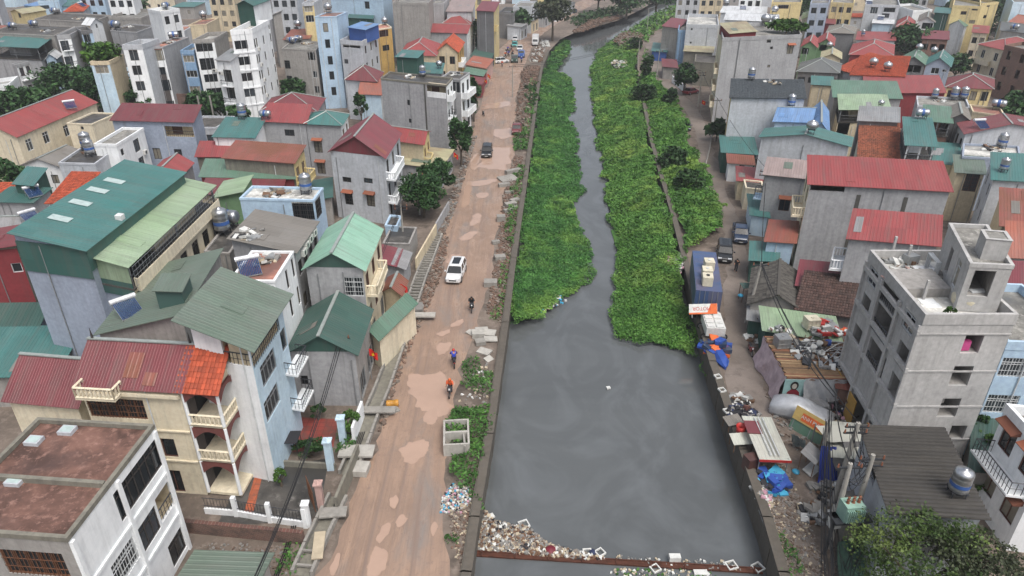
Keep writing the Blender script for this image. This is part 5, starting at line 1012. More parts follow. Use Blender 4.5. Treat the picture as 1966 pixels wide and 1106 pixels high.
# ------------------------------------------------------------------ small houses filling the blocks between
def infill():
    def entry(pts, z): cx = sum(p[0] for p in pts)/4; cy = sum(p[1] for p in pts)/4; return (pts, z, cx, cy, max(math.hypot(p[0]-cx, p[1]-cy) for p in pts))
    polys = [entry([(b.glob(x, y, 0).x, b.glob(x, y, 0).y) for x, y in ((-.5,-.5),(b.L+.5,-.5),(b.L+.5,b.D+.5),(-.5,b.D+.5))], b.z+(b.roof[2] if len(b.roof) > 2 and not isinstance(b.roof[2], str) else 0)) for b in BLD]
    def seen_from_cam(c, z):
        n = 26; f = np.linspace(.02, 1, n); top = min(1.0, 24.0/(CAM_H-z)); X_ = c.x*(1-f*top); Y_ = c.y*(1-f*top); Z_ = z+(CAM_H-z)*f*top
        for q in polys:
            k = (X_-q[2])**2+(Y_-q[3])**2 < q[4]**2
            if k.any() and (in_poly(X_, Y_, q[0]) & (Z_ < q[1])).any(): return False
        return True
    rl = [W(*p) for p in ((560,1100),(690,860),(760,690),(815,520),(870,330),(905,230),(930,150),(945,115),(975,70),(1000,50),(1040,30),(1100,2))]; ll = [W(*p) for p in ((1640,1106),(1500,800),(1450,600),(1460,430),(1400,300),(1372,220),(1312,160),(1290,110),(1300,60),(1340,5))]
    RX = lambda y: np.interp(y, [p.y for p in rl], [p.x for p in rl]); LX = lambda y: np.interp(y, [p.y for p in ll], [p.x for p in ll])
    r = random.Random(5); seen = {b.root['label'] for b in BLD}; cnt = 0; names = [(b, b.glob(b.L/2, b.D/2, 0), b.short) for b in BLD]
    ROOFN = dict(red='red', maroon='maroon', teal='teal', green='grey green', dgrey='dark grey', rust='rusty', lgreen='pale green', grey='grey', orange='orange tiled', greybrown='grey brown'); WN = dict(grey='grey', lgrey='light grey', cream='cream', white='white', bare='stained', beige='beige', paleblue='pale blue', yellow='yellow')
    for yi in range(0, 60):
        Y = 62+yi*7.0
        for xi in range(-52, 60):
            X = xi*6.2+(yi % 2)*3+r.uniform(-.6,.6)
            far = Y > 300; w_, d_ = (r.uniform(4.6,6.4), r.uniform(5.5,8)) if Y < 200 else (r.uniform(8,10.5), r.uniform(8,11))
            if Y >= 200 and (xi % 2 or yi % 2): continue
            if -1 < (X+w_-RX(Y)+4) and X < LX(Y)+3: continue
            p = PX((X+w_/2, Y, 3));
            if not (-60 < p[0] < 2030 and p[1] > -6): continue
            z = r.uniform(3.2, 5.0) if not far else r.uniform(6, 12)
            c = Vector((X+w_/2, Y+d_/2, 0))
            if not seen_from_cam(c, z) or not seen_from_cam(c, .5): continue
            sx = np.array([X+w_*a for a in (0,.33,.66,1)]*4); sy = np.array([Y+d_*a for a in (0,.33,.66,1) for _ in range(4)])
            if any(in_poly(sx, sy, q[0]).any() for q in polys if (q[2]-c.x)**2+(q[3]-c.y)**2 < (q[4]+7)**2): continue
            if any((c-t).length < q for t, q in TREESPOT): continue
            wk = r.choice(list(WN)); rk = r.choice(list(ROOFN)); kind = r.choice(['sN','sN','gx','gy','hip','flat'])
            nb = sorted(names, key=lambda q: (q[1]-c).length)[:3]; lab = None
            for b, _, sh in nb:
                t = '%s walled low house with %s roof beside the %s' % (WN[wk], ROOFN[rk] if kind != 'flat' else 'flat', sh.replace(' with ', ' of '))
                t = ' '.join(t.split()[:16])
                if t not in seen: lab = t; break
            if not lab: continue
            seen.add(lab); f = Vector((.998, -.059, 0)); A = Vector((X, Y, z)); B_ = A+f*w_; Cq = B_+Vector((.059,.998,0))*d_
            Bld('house', lab, PX(A), PX(B_), PX(Cq), z, wk, ('flat',r.choice(['conc','dark','salmon'])) if kind == 'flat' else (kind, rk, r.uniform(.5,1.4)), wins=[('n','g',2,1 if z < 5 else 2,1.1,1.3,r.choice('dbw'))], par=.4)
            polys.append(entry([(X-.4,Y-.4),(X+w_+.4,Y-.4),(X+w_+.8,Y+d_+.4),(X,Y+d_+.4)], z+1)); cnt += 1
    print('infill', cnt)
TREESPOT = [(W(x, y, 0), q) for x, y, q in ((40,235,9),(120,205,11),(185,205,10),(250,225,10),(300,225,7),(385,235,8),(425,235,8),(460,250,6),(563,205,6),(741,155,5),(1316,165,6),(1746,125,9),(1950,260,8),(1838,155,6),(1900,80,10),(20,385,7),(815,400,8),(840,365,7),(420,262,6),(395,262,6),(560,1080,16),(500,960,9),(600,860,7),(1600,1000,12),(1580,800,10),(1560,700,9),(1900,900,10),(1800,1080,10),(635,190,3))]
infill()
# ================================================================== details that belong to the houses
def part(b, name, mats, fn):
    m = MB(); fn(m); SH[0] = b.k; o = b.place(m.build(name, mats, b.root)); SH[0] = 0.0; return o
loggia = cream_loggia
for z in (.35,3.35,6.35): part(loggia, 'loggia_floor', [wm('cream')], lambda m: m.box(-.05,-.05,z-.22,loggia.L+.15,loggia.D+.1,z))
for z in (.35, 3.35, 6.35):
    for i, (x, y) in enumerate(((loggia.L+.1,-.08),(loggia.L+.1,loggia.D/2),(loggia.L+.1,loggia.D-.1),(.15,-.08))):
        part(loggia, 'column', [wm('white')], lambda m: m.cone((x,y,z),(x,y,z+2.8),.13,.11,8))
    def arch(m):
        def run(p, q):
            n = 10
            for i in range(n):
                a, b = i/n, (i+1)/n; f = lambda t: z+1.75+.75*math.sin(math.pi*t)
                P = lambda t, zz, o: (p[0]+(q[0]-p[0])*t+(0 if p[0] != q[0] else o), p[1]+(q[1]-p[1])*t+(o if p[0] != q[0] else 0), zz)
                for o in (-.07, .07): m.face([P(a,f(a),o),P(b,f(b),o),P(b,z+2.79,o),P(a,z+2.79,o)])
                m.face([P(a,f(a),-.07),P(a,f(a),.07),P(b,f(b),.07),P(b,f(b),-.07)])
        L, D = loggia.L, loggia.D; run((.15,-.1),(L+.1,-.1)); run((L+.12,-.05),(L+.12,D/2)); run((L+.12,D/2),(L+.12,D-.1))
    part(loggia, 'arch', [wallm('arch_maroon', C('6d3f3a'), .2)], arch)
    if z > 1:
        SH[0] = loggia.k; loggia.rail([(.1,-.1),(loggia.L+.12,-.1),(loggia.L+.12,loggia.D)], z, .8, 'bal', wm('cream')); SH[0] = 0
    part(loggia, 'back_wall', [wm('brown')], lambda m: m.box(.02,.02,z,.08,loggia.D,z+2.8))  # dark brown paints the shade inside the loggia onto its wall
    part(loggia, 'door', [DARK], lambda m: m.box(.08,1.2,z,.1,2.6,z+2.2))  # near-black colour paints a doorway in shade
# pointed finials and cornice of the cream house
part(cream, 'cornice', [wm('cream')], lambda m: m.box(-.1,-.32,8.55,cream.L+.0,0.0,8.8))
part(cream, 'cornice', [wm('cream')], lambda m: m.box(-.1,-.12,5.6,cream.L,0.0,5.72))
part(cream, 'cornice', [wm('cream')], lambda m: m.box(-.1,-.12,3.0,cream.L,0.0,3.12))
for x in (0.0, cream.L): part(cream, 'finial', [FR['d']], lambda m: m.cone((x,cream.D/2,11.0),(x,cream.D/2,11.9),.1,.01,6))
def oriel(m): m.box(.3,-1.0,8.6,3.0,0,8.75); 
part(cream, 'balcony', [wm('cream')], oriel)
SH[0] = cream.k; cream.rail([(.35,0),(.35,-.95),(2.95,-.95),(2.95,0)], 8.75, .8, 'bal', wm('cream')); SH[0] = 0
# big teal house: cladding of the upper floor, roof lights
bt = big_teal
part(bt, 'cladding', [rm('dteal')], lambda m: m.ribbed((-.05,-.04,10.9),(bt.L+.05,-.04,10.9),(0,0,2.65)))
part(bt, 'cladding', [rm('dteal')], lambda m: m.ribbed((bt.L+.04,-.04,11.6),(bt.L+.04,bt.D,11.6),(0,0,1.9)))
SKYL = plain('roof_light', C('aebfbc'), .35)
for px, py in ((220,348),(188,366),(155,390),(116,420)):
    z = 14.0
    for _ in range(3): l = bt.local(W(px, py, z)); z = bt.roof_z(l.x, l.y)
    kz = .7/bt.L
    part(bt, 'roof_light', [SKYL], lambda m: m.face([(l.x-1.0,l.y-.45,z+kz+.06),(l.x+1.0,l.y-.45,z-kz+.06),(l.x+1.0,l.y+.45,z-kz+.06),(l.x-1.0,l.y+.45,z+kz+.06)]))
part(bt, 'roof_hatch', [TRIM], lambda m: (m.box(bt.L-.5,5.4,13.3,bt.L+.12,6.0,13.95)))
def wallscreen(b, z0, z1, fc='r'):  # wire cage on the open gallery
    def f(m):
        n = int(b.D/.5)
        for i in range(n+1): m.bar((b.L+.45, b.D*i/n, z0), (b.L+.45, b.D*i/n, z1), .02, n=3)
        for k in range(6): m.bar((b.L+.45,0,z0+(z1-z0)*k/5), (b.L+.45,b.D,z0+(z1-z0)*k/5), .016, n=3)
    part(b, 'wire_screen', [FR['g']], f)
wallscreen(bt_low, 10.0, 12.1)
part(bt_low, 'cladding', [rm('lgreen')], lambda m: m.ribbed((0,-.05,10.6),(bt_low.L,-.05,10.6),(0,0,1.6)))
part(bt_low, 'cladding', [rm('dteal')], lambda m: m.ribbed((0,-.05,9.3),(bt_low.L,-.05,9.3),(0,0,1.28)))
# olive house: dormer box
l = olive.local(W(340,585,10.6)); zo = olive.roof_z(l.x, l.y)
part(olive, 'dormer', [rm('dteal')], lambda m: m.box(l.x-1.0,l.y-.9,zo-.5,l.x+1.0,l.y+1.2,zo+1.3))
part(olive, 'dormer_roof', [rm('olive')], lambda m: m.ribbed((l.x-1.15,l.y-1.1,zo+1.32),(l.x+1.15,l.y-1.1,zo+1.32),(0,2.4,.25)))
# red stained roof: divider wall and hatches
nw = near_white
part(nw, 'divider_wall', [wm('mossy')], lambda m: m.box(.3,nw.D*.42,9.68,nw.L-.25,nw.D*.42+.25,10.02))
for px, py in ((66,848),(130,828),(30,925)):
    l = nw.local(W(px, py, 9.75)); part(nw, 'roof_hatch', [wm('lgrey')], lambda m: m.box(l.x-.42,l.y-.34,9.68,l.x+.42,l.y+.34,9.93)); part(nw, 'hatch_glass', [SKYL], lambda m: m.box(l.x-.33,l.y-.26,9.9,l.x+.33,l.y+.26,9.95))
for z in (6.4, 3.1): part(nw, 'floor_band', [wm('white')], lambda m: m.box(nw.L,.05,z,nw.L+.12,nw.D,z+.2))
for s in (.02, .5, .98): part(nw, 'pilaster', [wm('white')], lambda m: m.box(nw.L,nw.D*s-.12,0,nw.L+.16,nw.D*s+.12,9.6))
# white ribs and floor bands of the tower, concrete frame of the unfinished house
for z in (4.2, 7.4, 10.6, 13.8): part(tower, 'floor_band', [wm('white')], lambda m: m.box(-.12,-.12,z,tower.L+.12,0,z+.3))
for z in (3.1, 6.0, 8.95, 11.9):
    part(conc, 'slab_edge', [wm('conc')], lambda m: (m.box(-.22,-.06,z,0,conc.D+.05,z+.32), m.box(0,-.06,z+.04,conc.L+.05,0,z+.16)))
for s in (0.0, .34, .67, 1.0): part(conc, 'pillar', [wm('conc')], lambda m: m.box(-.2,conc.D*s-.16 if s else 0,0,0,conc.D*s+.16 if s < 1 else conc.D,12.6))
for s in (.1, .5, .85): part(conc, 'hoarding', [wm('ochre')], lambda m: m.box(-.32,conc.D*s,.05,-.24,conc.D*s+1.5,2.7))
# stains running down the joints of the long grey wall
for f in (.37, .71): part(grey1, 'drain_strip', [wallm('black_mould', C('4c4b47'), .6)], lambda m: m.box(grey1.L*f-.22,-.03,0,grey1.L*f+.22,0.0,9.6))
part(tallbare, 'stain_strip', [wallm('black_mould', C('4c4b47'), .6)], lambda m: m.box(tallbare.L*.66,-.025,3,tallbare.L*.66+.3,0.0,11.9))
part(brown, 'front_panel', [wm('brown')], lambda m: m.box(.5,-.08,1.5,brown.L-.4,0.0,9.6))
part(brown, 'window', [GLASS], lambda m: (m.box(brown.L*.5,-.12,6.6,brown.L*.5+1.4,-.08,8.6), m.box(brown.L*.5,-.12,2.6,brown.L*.5+1.4,-.08,4.6)))
part(conc, 'window_box', [plain('pink_box', C('c24a86'), .6)], lambda m: m.box(*[v for v in (lambda s, t: (s-.5,.25,t-.7,s+.2,.6,t))(*conc.hit('n',1864,660))]))
# ------------------------------------------------------------------ rooftop tanks, heaters, units
def bs(short): return next(b for b in BLD if b.short == short)
for s, px, py, k, sc in (('big teal roof',0,0,'',0),('low dark flat roof',208,262,'v',1.2),('low dark flat roof',175,300,'v',1.1),('white house with teal roof',472,222,'v',1.1),('light blue box house',589,372,'v',1.0),('dark wet flat roof',425,450,'v',1.3),
    ('dark wet flat roof',447,418,'h',1.2),('tall bare walled house',817,143,'v',.9),('pale teal lean-to',858,132,'s',.7),('light blue tower',630,18,'s',1.0),('tan and cream house',742,36,'s',.9),('weathered grey house',575,80,'h',.9),('weathered grey house',548,84,'h',.9),
    ('rusty cluttered house',580,50,'s',1.1),('brown panelled house',318,58,'h',1.0),('low grey terrace',335,38,'s',1.1),('grey house with shade net',415,10,'s',1.1),('white red striped block',330,6,'h',1.0),('long grey block',66,54,'h',1.1),('long grey block',25,58,'h',1.1),('rear grey block',105,28,'h',1.1),('rear grey block',84,20,'h',.9),
    ('dark green shade roof',216,58,'h',1.4),('pale blue vine house',204,84,'h',1.0),('broad grey block',120,20,'h',1.0),('slate tile roof',1441,150,'v',1.0),('bright blue roof',1527,186,'v',1.0),('tall grey block',1467,48,'s',1.2),('tall grey block',1484,46,'s',1.0),('cream gabled house',1592,90,'s',.8),
    ('L shaped orange roof',1675,130,'s',1.0),('L shaped orange roof',1702,138,'s',1.0),('grey green twin gable',1763,100,'s',.9),('teal twin gable',1776,100,'s',.9),('cluttered flat roof',1828,186,'v',1.1),('cluttered flat roof',1850,190,'v',1.1),('cluttered flat roof',1790,176,'v',.9),('salmon terrace',1915,202,'h',1.1),
    ('pale terrace house',1921,276,'v',1.0),('teal gable on the lane',1542,290,'s',.9),('narrow white canopy house',1766,220,'h',.9),('flat red and orange roof',1656,70,'v',.8),('grey roof at the right edge',1948,68,'h',1.1),('long white sheet roof',1486,26,'s',1.0),('pale solar panel house',1384,8,'s',1.0),('asbestos roof',1835,950,'v',.9),
    ('pale green terrace roof',1690,206,'s',.6),('green teal edge roof',1925,330,'v',.8),('grey flats',1665,6,'h',1.0),('half red half teal roof',470,268,'h',.9),('dim grey gable house',545,20,'h',.9)):
    if k: tank(bs(s), px, py, k, sc)
for s, px, py, r in (('salmon flat roof',470,520,.5),('olive roof with dormer',245,600,.9),('pale yellow house',168,208,.9),('white house with orange roof',170,12,1.0),('dark teal roof',85,375,.9),('sky blue gabled house',86,425,.9),('pale house with blue hut',668,72,0),('weathered grey house',552,82,0),
    ('pale solar panel house',1426,18,0),('pale house with two doors',1690,38,0),('grey flats',1650,8,0),('long dark red gable',1880,245,0),('low grey terrace',300,55,0),('unfinished concrete house',0,0,0)):
    if px: solar(bs(s), px, py, r)
for b, fc, px, py in ((tower,'r',496,94),(tower,'r',501,124),(tower,'r',507,153),(tower,'r',512,183),(maroon,'r',762,352),(gbrown,'r',585,470),(gbrown,'r',592,458),(gbrown,'r',600,446),(gbrown,'r',580,484),(bs('white pierced parapet house'),'r',277,292),(bs('white framed narrow house'),'n',412,135),(conc,'n',0,0),(bs('white balcony house by the tower'),'n',425,140)):
    if px: ac_unit(b, fc, px, py, {94:', by the top windows',124:', by the upper middle windows',153:', by the lower middle windows',183:', by the lowest windows'}.get(py, '') if b is tower else '')
# white jar planter, stacked window frames and other things on the unfinished roof
def on_roof(b, px, py, z): l = b.local(W(px, py, z)); return b.glob(l.x, l.y, z)
rz_ = 12.7
p = on_roof(conc, 1848, 588, rz_); m = MB(); m.lathe([(0,0),(0,.45),(.25,.75),(.7,.85),(1.05,.6),(1.15,.62),(1.15,.5),(1.0,.4)], n=16); tag(m.build('water_jar', [plain('jar_clay', C('c5bda6'), .6)], None, p, 0, True), 'big pale round water jar on the unfinished roof', 'jar')
def panes(px, py, z, b, label, rz=0.0, n=4):
    p = on_roof(b, px, py, z); r = empty('window_frame_stack', p, b.rz+rz, label, 'window frames')
    for i in range(n):
        m = MB(); t = .09
        for a in ((-.9,0,.9,t),(-.9,1.3-t,.9,1.3),(-.9,t,-.9+t,1.3-t),(.9-t,t,.9,1.3-t)): m.box(a[0],i*.12,a[1],a[2],i*.12+.08,a[3])
        m.build('frame', [FR['w']], r)
panes(1790, 525, rz_, conc, 'white window frames leaning by the unfinished roof room', 1.4, 3)
panes(1880, 592, rz_, conc, 'white window frames stacked beside the round jar', .1, 4)
def clutter(name, label, cat, c, rad, n, mats, sz=(.1,.5), h=.25, flat=.4):
    """loose heap: every piece its own small box, one mesh"""
    m = MB(); c = Vector(c)
    for i in range(n):
        a = random.uniform(0, 6.283); d = rad*math.sqrt(random.random()); q = c + Vector((math.cos(a)*d, math.sin(a)*d, 0)); s = random.uniform(*sz); hh = random.uniform(.02, s*flat); z = random.uniform(0, h*(1-d/rad))
        k = len(m.v); m.obox((q.x-c.x, q.y-c.y), (math.cos(a*7), math.sin(a*7)), s/2, s*random.uniform(.2,.5), z-.02, z+hh+.02, random.randrange(len(mats)))
        tx, ty = random.uniform(-.4,.4), random.uniform(-.4,.4)
        m.v[k:] = [(x, y, zz+(x-(q.x-c.x))*tx+(y-(q.y-c.y))*ty) for x, y, zz in m.v[k:]]
    o = m.build(name, mats, None, c); o['kind'] = 'stuff'; return tag(o, label, cat)
WHITEP = plain('white_plastic', C('cfd0cc'), .5); BEIGEP = plain('beige_stuff', C('b3a68f'), .8); GREYP = plain('grey_stuff', C('7f7d79'), .8); BLUEP = plain('blue_tarp', C('2c4f9e'), .5); REDP = plain('red_plastic', C('b02f2a'), .5); ORANGEP = plain('orange_plastic', C('d0642c'), .5); BROWNP = plain('brown_wood', C('6d5340'), .85); DKP = plain('black_stuff', C('26262a'), .8); PINKP = plain('pink_rag', C('b98f9c'), .8); CYANP = plain('cyan_plastic', C('3f9cc0'), .5); TIN = plain('grey_tin', C('9a9c9c'), .45, .4); SILVER = plain('silver_cover', C('b9bcc0'), .45, .2); YELP = plain('yellow_board', C('b98f3c'), .7)
TRASH = [WHITEP, WHITEP, BEIGEP, GREYP, BROWNP, DKP]
clutter('rubble', 'pale tile offcuts and sheets strewn over the unfinished roof', 'debris', on_roof(conc, 1765, 540, rz_), 2.2, 60, [WHITEP, BEIGEP, GREYP, wm('pink')], (.2,.9), .08, .08)
clutter('rubble', 'wrapped sacks beside the unfinished roof room', 'debris', on_roof(conc, 1808, 535, rz_), .8, 30, [WHITEP, GREYP], (.2,.6), .5, .6)
for s, px, py in (('light blue box house',530,372),('grey brown roof',440,460),('cluttered flat roof',1800,190),('low dark flat roof',200,280),('weathered grey house',590,84),('brown panelled house',300,84),('long grey block',90,60),('rear grey block',150,36),('dark green shade roof',240,52),('tall bare walled house',790,148),('low grey terrace',330,54),('white balcony house',880,140),('salmon flat roof',470,500),('pale terrace house',1900,285),('slate tile roof',1480,158)):
    b = bs(s); z = b.z-b.par if b.roof[0] == 'flat' else b.z+.1; l = b.local(W(px, py, z)); l.x = min(max(l.x,1.4),b.L-1.4); l.y = min(max(l.y,1.4),max(1.4,b.D-1.4)); zr = b.roof_z(l.x, l.y)
    clutter('roof_clutter', 'odds and ends of board and sheet on the %s' % s, 'clutter', b.glob(l.x, l.y, zr), 1.3, 26, TRASH+[TIN], (.2,.9), .15, .3)

# loose tiles and boards laid out on the unfinished roof
rq = random.Random(3)
for i in range(30):
    x, y = rq.uniform(.5, conc.L-.6), rq.uniform(.6, conc.D-.8); w_, d_ = rq.uniform(.4,1.1), rq.uniform(.4,1.0)
    part(conc, 'floor_tile', [[WHITEP, WHITEP, wm('white'), wm('beige'), wm('lgrey')][i % 5]], lambda m: m.box(x-w_/2,y-d_/2,12.69,x+w_/2,y+d_/2,12.704+i*.0012))
for i, (px, py) in enumerate(((1740,505),(1772,575),(1712,488))): part(conc, 'bare_pillar', [wm('conc')], lambda m: (lambda l: m.box(l.x-.09,l.y-.09,12.7,l.x+.09,l.y+.09,14.2))(conc.local(W(px,py,12.7))))
clutter('rubble', 'sheets and boxes along the far parapet of the unfinished roof', 'debris', on_roof(conc, 1720, 500, rz_), 1.2, 40, [WHITEP, TIN, GREYP, BROWNP], (.2,.8), .3, .4)
p = on_roof(conc, 1746, 505, rz_); m = MB(); m.box(-.5,-.35,0,.5,.35,.7); m.box(-.4,-.37,.1,.4,-.35,.6); tag(m.build('tile_cutter', [TIN], None, p, .3), 'grey metal box standing on the unfinished roof', 'box')
# ================================================================== vehicles
RUBBER = plain('tyre_rubber', C('232323'), .85); RIMM = plain('wheel_rim', C('a5a8aa'), .35, .7); LAMP = plain('lamp_glass', C('d9dde0'), .15); TAIL = plain('tail_lamp', C('8c1d1a'), .25); PLATE = plain('number_plate', C('d5d6d2'), .5); CARGLASS = plain('car_glass', (.012,.015,.018), .06)
def paint(name, hexc, rough=.3): 
    m = plain('paint_'+name, C(hexc), rough, 0, .12, .8); m.node_tree.nodes['Principled BSDF'].inputs['Coat Weight'].default_value = .5; return m
WHEEL = {}
def wheel_meshes(r, w):
    k = (r, w)
    if k not in WHEEL:
        m = MB(); m.lathe([(-w/2,r*.62),(-w/2,r*.93),(-w*.38,r),(w*.38,r),(w/2,r*.93),(w/2,r*.62)], 'y', n=18); t = m.mesh('tyre', [RUBBER])
        q = MB(); q.lathe([(-w*.4,0),(-w*.42,r*.5),(-w*.5,r*.63),(w*.5,r*.63),(w*.42,r*.5),(w*.4,0)], 'y', n=12); WHEEL[k] = (t, q.mesh('rim', [RIMM]))
    return WHEEL[k]
def wheel(parent, x, y, r=.34, w=.22):
    t, rm_ = wheel_meshes(r, w); o = link('wheel', t, parent, (x, y, r)); link('rim', rm_, o); return o
def loft(m, secs, mi=0, cap=True):
    n = len(secs[0]); k = len(m.v)
    for s in secs: m.v.extend(s)
    for j in range(len(secs)-1):
        for i in range(n):
            i2 = (i+1) % n; m.f.append((k+j*n+i, k+j*n+i2, k+(j+1)*n+i2, k+(j+1)*n+i)); m.m.append(mi); m.uv.append(None)
    if cap: 
        m.f.append(tuple(k+i for i in range(n))[::-1]); m.f.append(tuple(k+(len(secs)-1)*n+i for i in range(n))); m.m += [mi]*2; m.uv += [None]*2
def rsec(x, w, z0, z1, r=.12):
    return [(x,-w+r*.4,z0),(x,-w,z0+r),(x,-w*1.0,(z0+z1)/2),(x,-w*.97,z1-r),(x,-w*.88,z1),(x,w*.88,z1),(x,w*.97,z1-r),(x,w,(z0+z1)/2),(x,w,z0+r),(x,w-r*.4,z0)]
def car(px, py, heading, col, kind, label, cat='car', L=4.5, Wd=1.82, group=None, sc=1.0, loc=None):
    """front towards +x before rotation"""
    p = loc if loc is not None else W(px, py, .02); o = empty('pickup_truck' if kind == 'pickup' else 'parked_car' if cat == 'car' else cat.replace(' ', '_'), p, heading, label, cat, group); o.scale = (sc,)*3
    h = L/2; w = Wd/2; suv = kind in ('suv', 'pickup'); zb = .98 if suv else .86; zt = 1.68 if kind == 'suv' else 1.75 if kind == 'pickup' else 1.45; g = .24
    m = MB()
    if kind == 'pickup': st = [(-h,.9,.45,1.0),(-h+.1,1,.35,1.08),(-.3,1,g,1.08),(.9,1,g,1.08),(h-.5,.97,g,1.02),(h-.12,.9,.3,.9),(h,.8,.4,.78)]
    else: st = [(-h,.82,.42,zb-.12),(-h+.12,.94,.3,zb+.02),(-h*.5,1,g,zb+.04),(.1,1,g,zb+.02),(h*.48,.99,g,zb),(h-.45,.95,g,zb-.08),(h-.1,.86,.28,zb-.22),(h,.74,.36,zb-.34)]
    loft(m, [rsec(x, w*a, z0, z1) for x, a, z0, z1 in st]); m.build('body', [col], o, smooth=False)
    # cabin: glass block with painted roof, pillars
    if kind == 'pickup': x0, x1, x2, x3 = -.55, -.35, .85, 1.45; 
    elif suv: x0, x1, x2, x3 = -h+.18, -h+.55, .55, 1.25
    else: x0, x1, x2, x3 = -h+.55, -h+1.25, .35, 1.15
    zs = (1.06 if kind == 'pickup' else zb+.02); wt = w*.78
    q = [(x0,w*.93,zs),(x3,w*.93,zs),(x2,wt,zt-.06),(x1,wt,zt-.06)]
    P = lambda i, s: (q[i][0], q[i][1]*s, q[i][2])
    def pane(name, pts): mm = MB(); mm.face(pts); return mm.build(name, [CARGLASS], o)
    pane('windscreen', [P(1,-1),P(1,1),P(2,1),P(2,-1)]); pane('rear_window', [P(0,1),P(0,-1),P(3,-1),P(3,1)])
    for s in (-1, 1): pane('side_window', [P(0,s),P(1,s),P(2,s),P(3,s)][::s])
    r = MB(); loft(r, [[(x1-.12,-wt*.92,zt-.08),(x1-.12,-wt*.8,zt-.05),(x1-.12,wt*.8,zt-.05),(x1-.12,wt*.92,zt-.08)],[(x1+.1,-wt*1.03,zt-.06),(x1+.1,-wt*.85,zt),(x1+.1,wt*.85,zt),(x1+.1,wt*1.03,zt-.06)],[(x2-.15,-wt*1.03,zt-.06),(x2-.15,-wt*.85,zt),(x2-.15,wt*.85,zt),(x2-.15,wt*1.03,zt-.06)],[(x2+.12,-wt*.95,zt-.11),(x2+.12,-wt*.8,zt-.07),(x2+.12,wt*.8,zt-.07),(x2+.12,wt*.95,zt-.11)]])
    for s in (-1, 1):
        for a, b in ((0,3),(1,2)): r.bar(P(a,s), P(b,s), .045)
        xm = (x0+x3)/2-.1; r.bar((xm,s*w*.93,zs), (xm,s*wt,zt-.06), .04)
    r.build('roof', [col], o)
    if kind == 'suv': mm = MB(); mm.face([(x1+.3,-wt*.6,zt+.008),(x2-.3,-wt*.6,zt+.008),(x2-.3,wt*.6,zt+.008),(x1+.3,wt*.6,zt+.008)]); mm.build('sunroof', [CARGLASS], o)
    if kind == 'pickup':
        b = MB(); b.box(-h+.12,-w*.82,1.085,-.65,w*.82,1.095); b.build('cargo_bed', [DKP], o); rb = MB(); [rb.bar((-.7,s*w*.8,1.08),(-.85,s*w*.7,1.75),.04) for s in (-1,1)]; rb.bar((-.85,-w*.7,1.75),(-.85,w*.7,1.75),.04); rb.build('roll_bar', [DKP], o)
    for s in (-1, 1):
        for x in (-h*.6, h*.62): wheel(o, x, s*(w-.1), .36 if suv else .32)
        mm = MB(); mm.box(h-.3,s*w*.62-.22,zb-.36,h-.02,s*w*.62+.2,zb-.2); mm.build('headlight', [LAMP], o)
        mm = MB(); mm.box(-h-.01,s*w*.7-.14,zb-.25,-h+.12,s*w*.7+.14,zb-.02); mm.build('tail_light', [TAIL], o)
        mm = MB(); mm.box(x3-.35,s*(w+.02)-(.2 if s < 0 else 0),zs+.02,x3-.2,s*(w+.02)+(.2 if s > 0 else 0),zs+.16); mm.build('mirror', [col], o)
    mm = MB(); mm.box(h-.03,-.4,.5,h+.015,.4,.66); mm.build('grille', [DKP], o); mm = MB(); mm.box(h,-.24,.38,h+.03,.24,.48); mm.build('number_plate', [PLATE], o)
    return o
def ang(x0, y0, x1, y1): a, b = W(x0,y0), W(x1,y1); d = b-a; return math.atan2(d.y, d.x)
WHT, BLK, MRN, SLV, TEALP, REDC, NAVY = paint('white','d3d4d4'), paint('black','1d1f22'), paint('maroon','6d3438',.5), paint('silver','9fa3a6'), paint('teal','4fa9a4'), paint('red','7d1e28'), paint('navy','2b3a52')
car(876, 530, ang(884,510,870,546), WHT, 'suv', 'white car driving down the muddy road', L=4.6)
car(935, 297, ang(938,285,934,308), BLK, 'suv', 'black car splashing through the flooded stretch of road', L=4.6)
car(992, 254, ang(994,240,991,266), MRN, 'pickup', 'dusty maroon pickup parked by the rubble strip', L=4.9)
car(962, 121, ang(952,122,972,120), WHT, 'suv', 'white car turning across the far road', L=4.5)
car(998, 96, ang(999,88,997,104), WHT, 'sedan', 'white car behind the blue truck', L=4.4)
car(988, 89, ang(990,82,987,96), TEALP, 'sedan', 'turquoise taxi in the far queue', L=4.4)
car(989, 78, ang(992,70,987,84), WHT, 'sedan', 'white car directly behind the turquoise taxi', L=4.4)
car(998, 66, ang(1001,58,995,72), WHT, 'sedan', 'white car near the roadside gate in the far queue', L=4.4)
car(1008, 56, ang(1012,48,1005,62), SLV, 'suv', 'silver car at the tail of the far queue', L=4.5)
car(1102, 25, ang(1094,28,1110,22), NAVY, 'pickup', 'dark pickup on the far road bend', L=4.9)
car(1316, 247, ang(1312,232,1317,258), NAVY, 'sedan', 'blue grey car parked on the lane edge among weeds', L=4.5)
car(1326, 180, ang(1318,182,1336,178), REDC, 'sedan', 'red car parked under the round lane tree', L=4.4)
car(1420, 456, ang(1418,436,1421,470), NAVY, 'pickup', 'dark pickup with open bed parked on the lane', L=5.0)
car(1390, 492, ang(1389,470,1390,508), BLK, 'suv', 'black car parked behind the blue container', L=4.6)
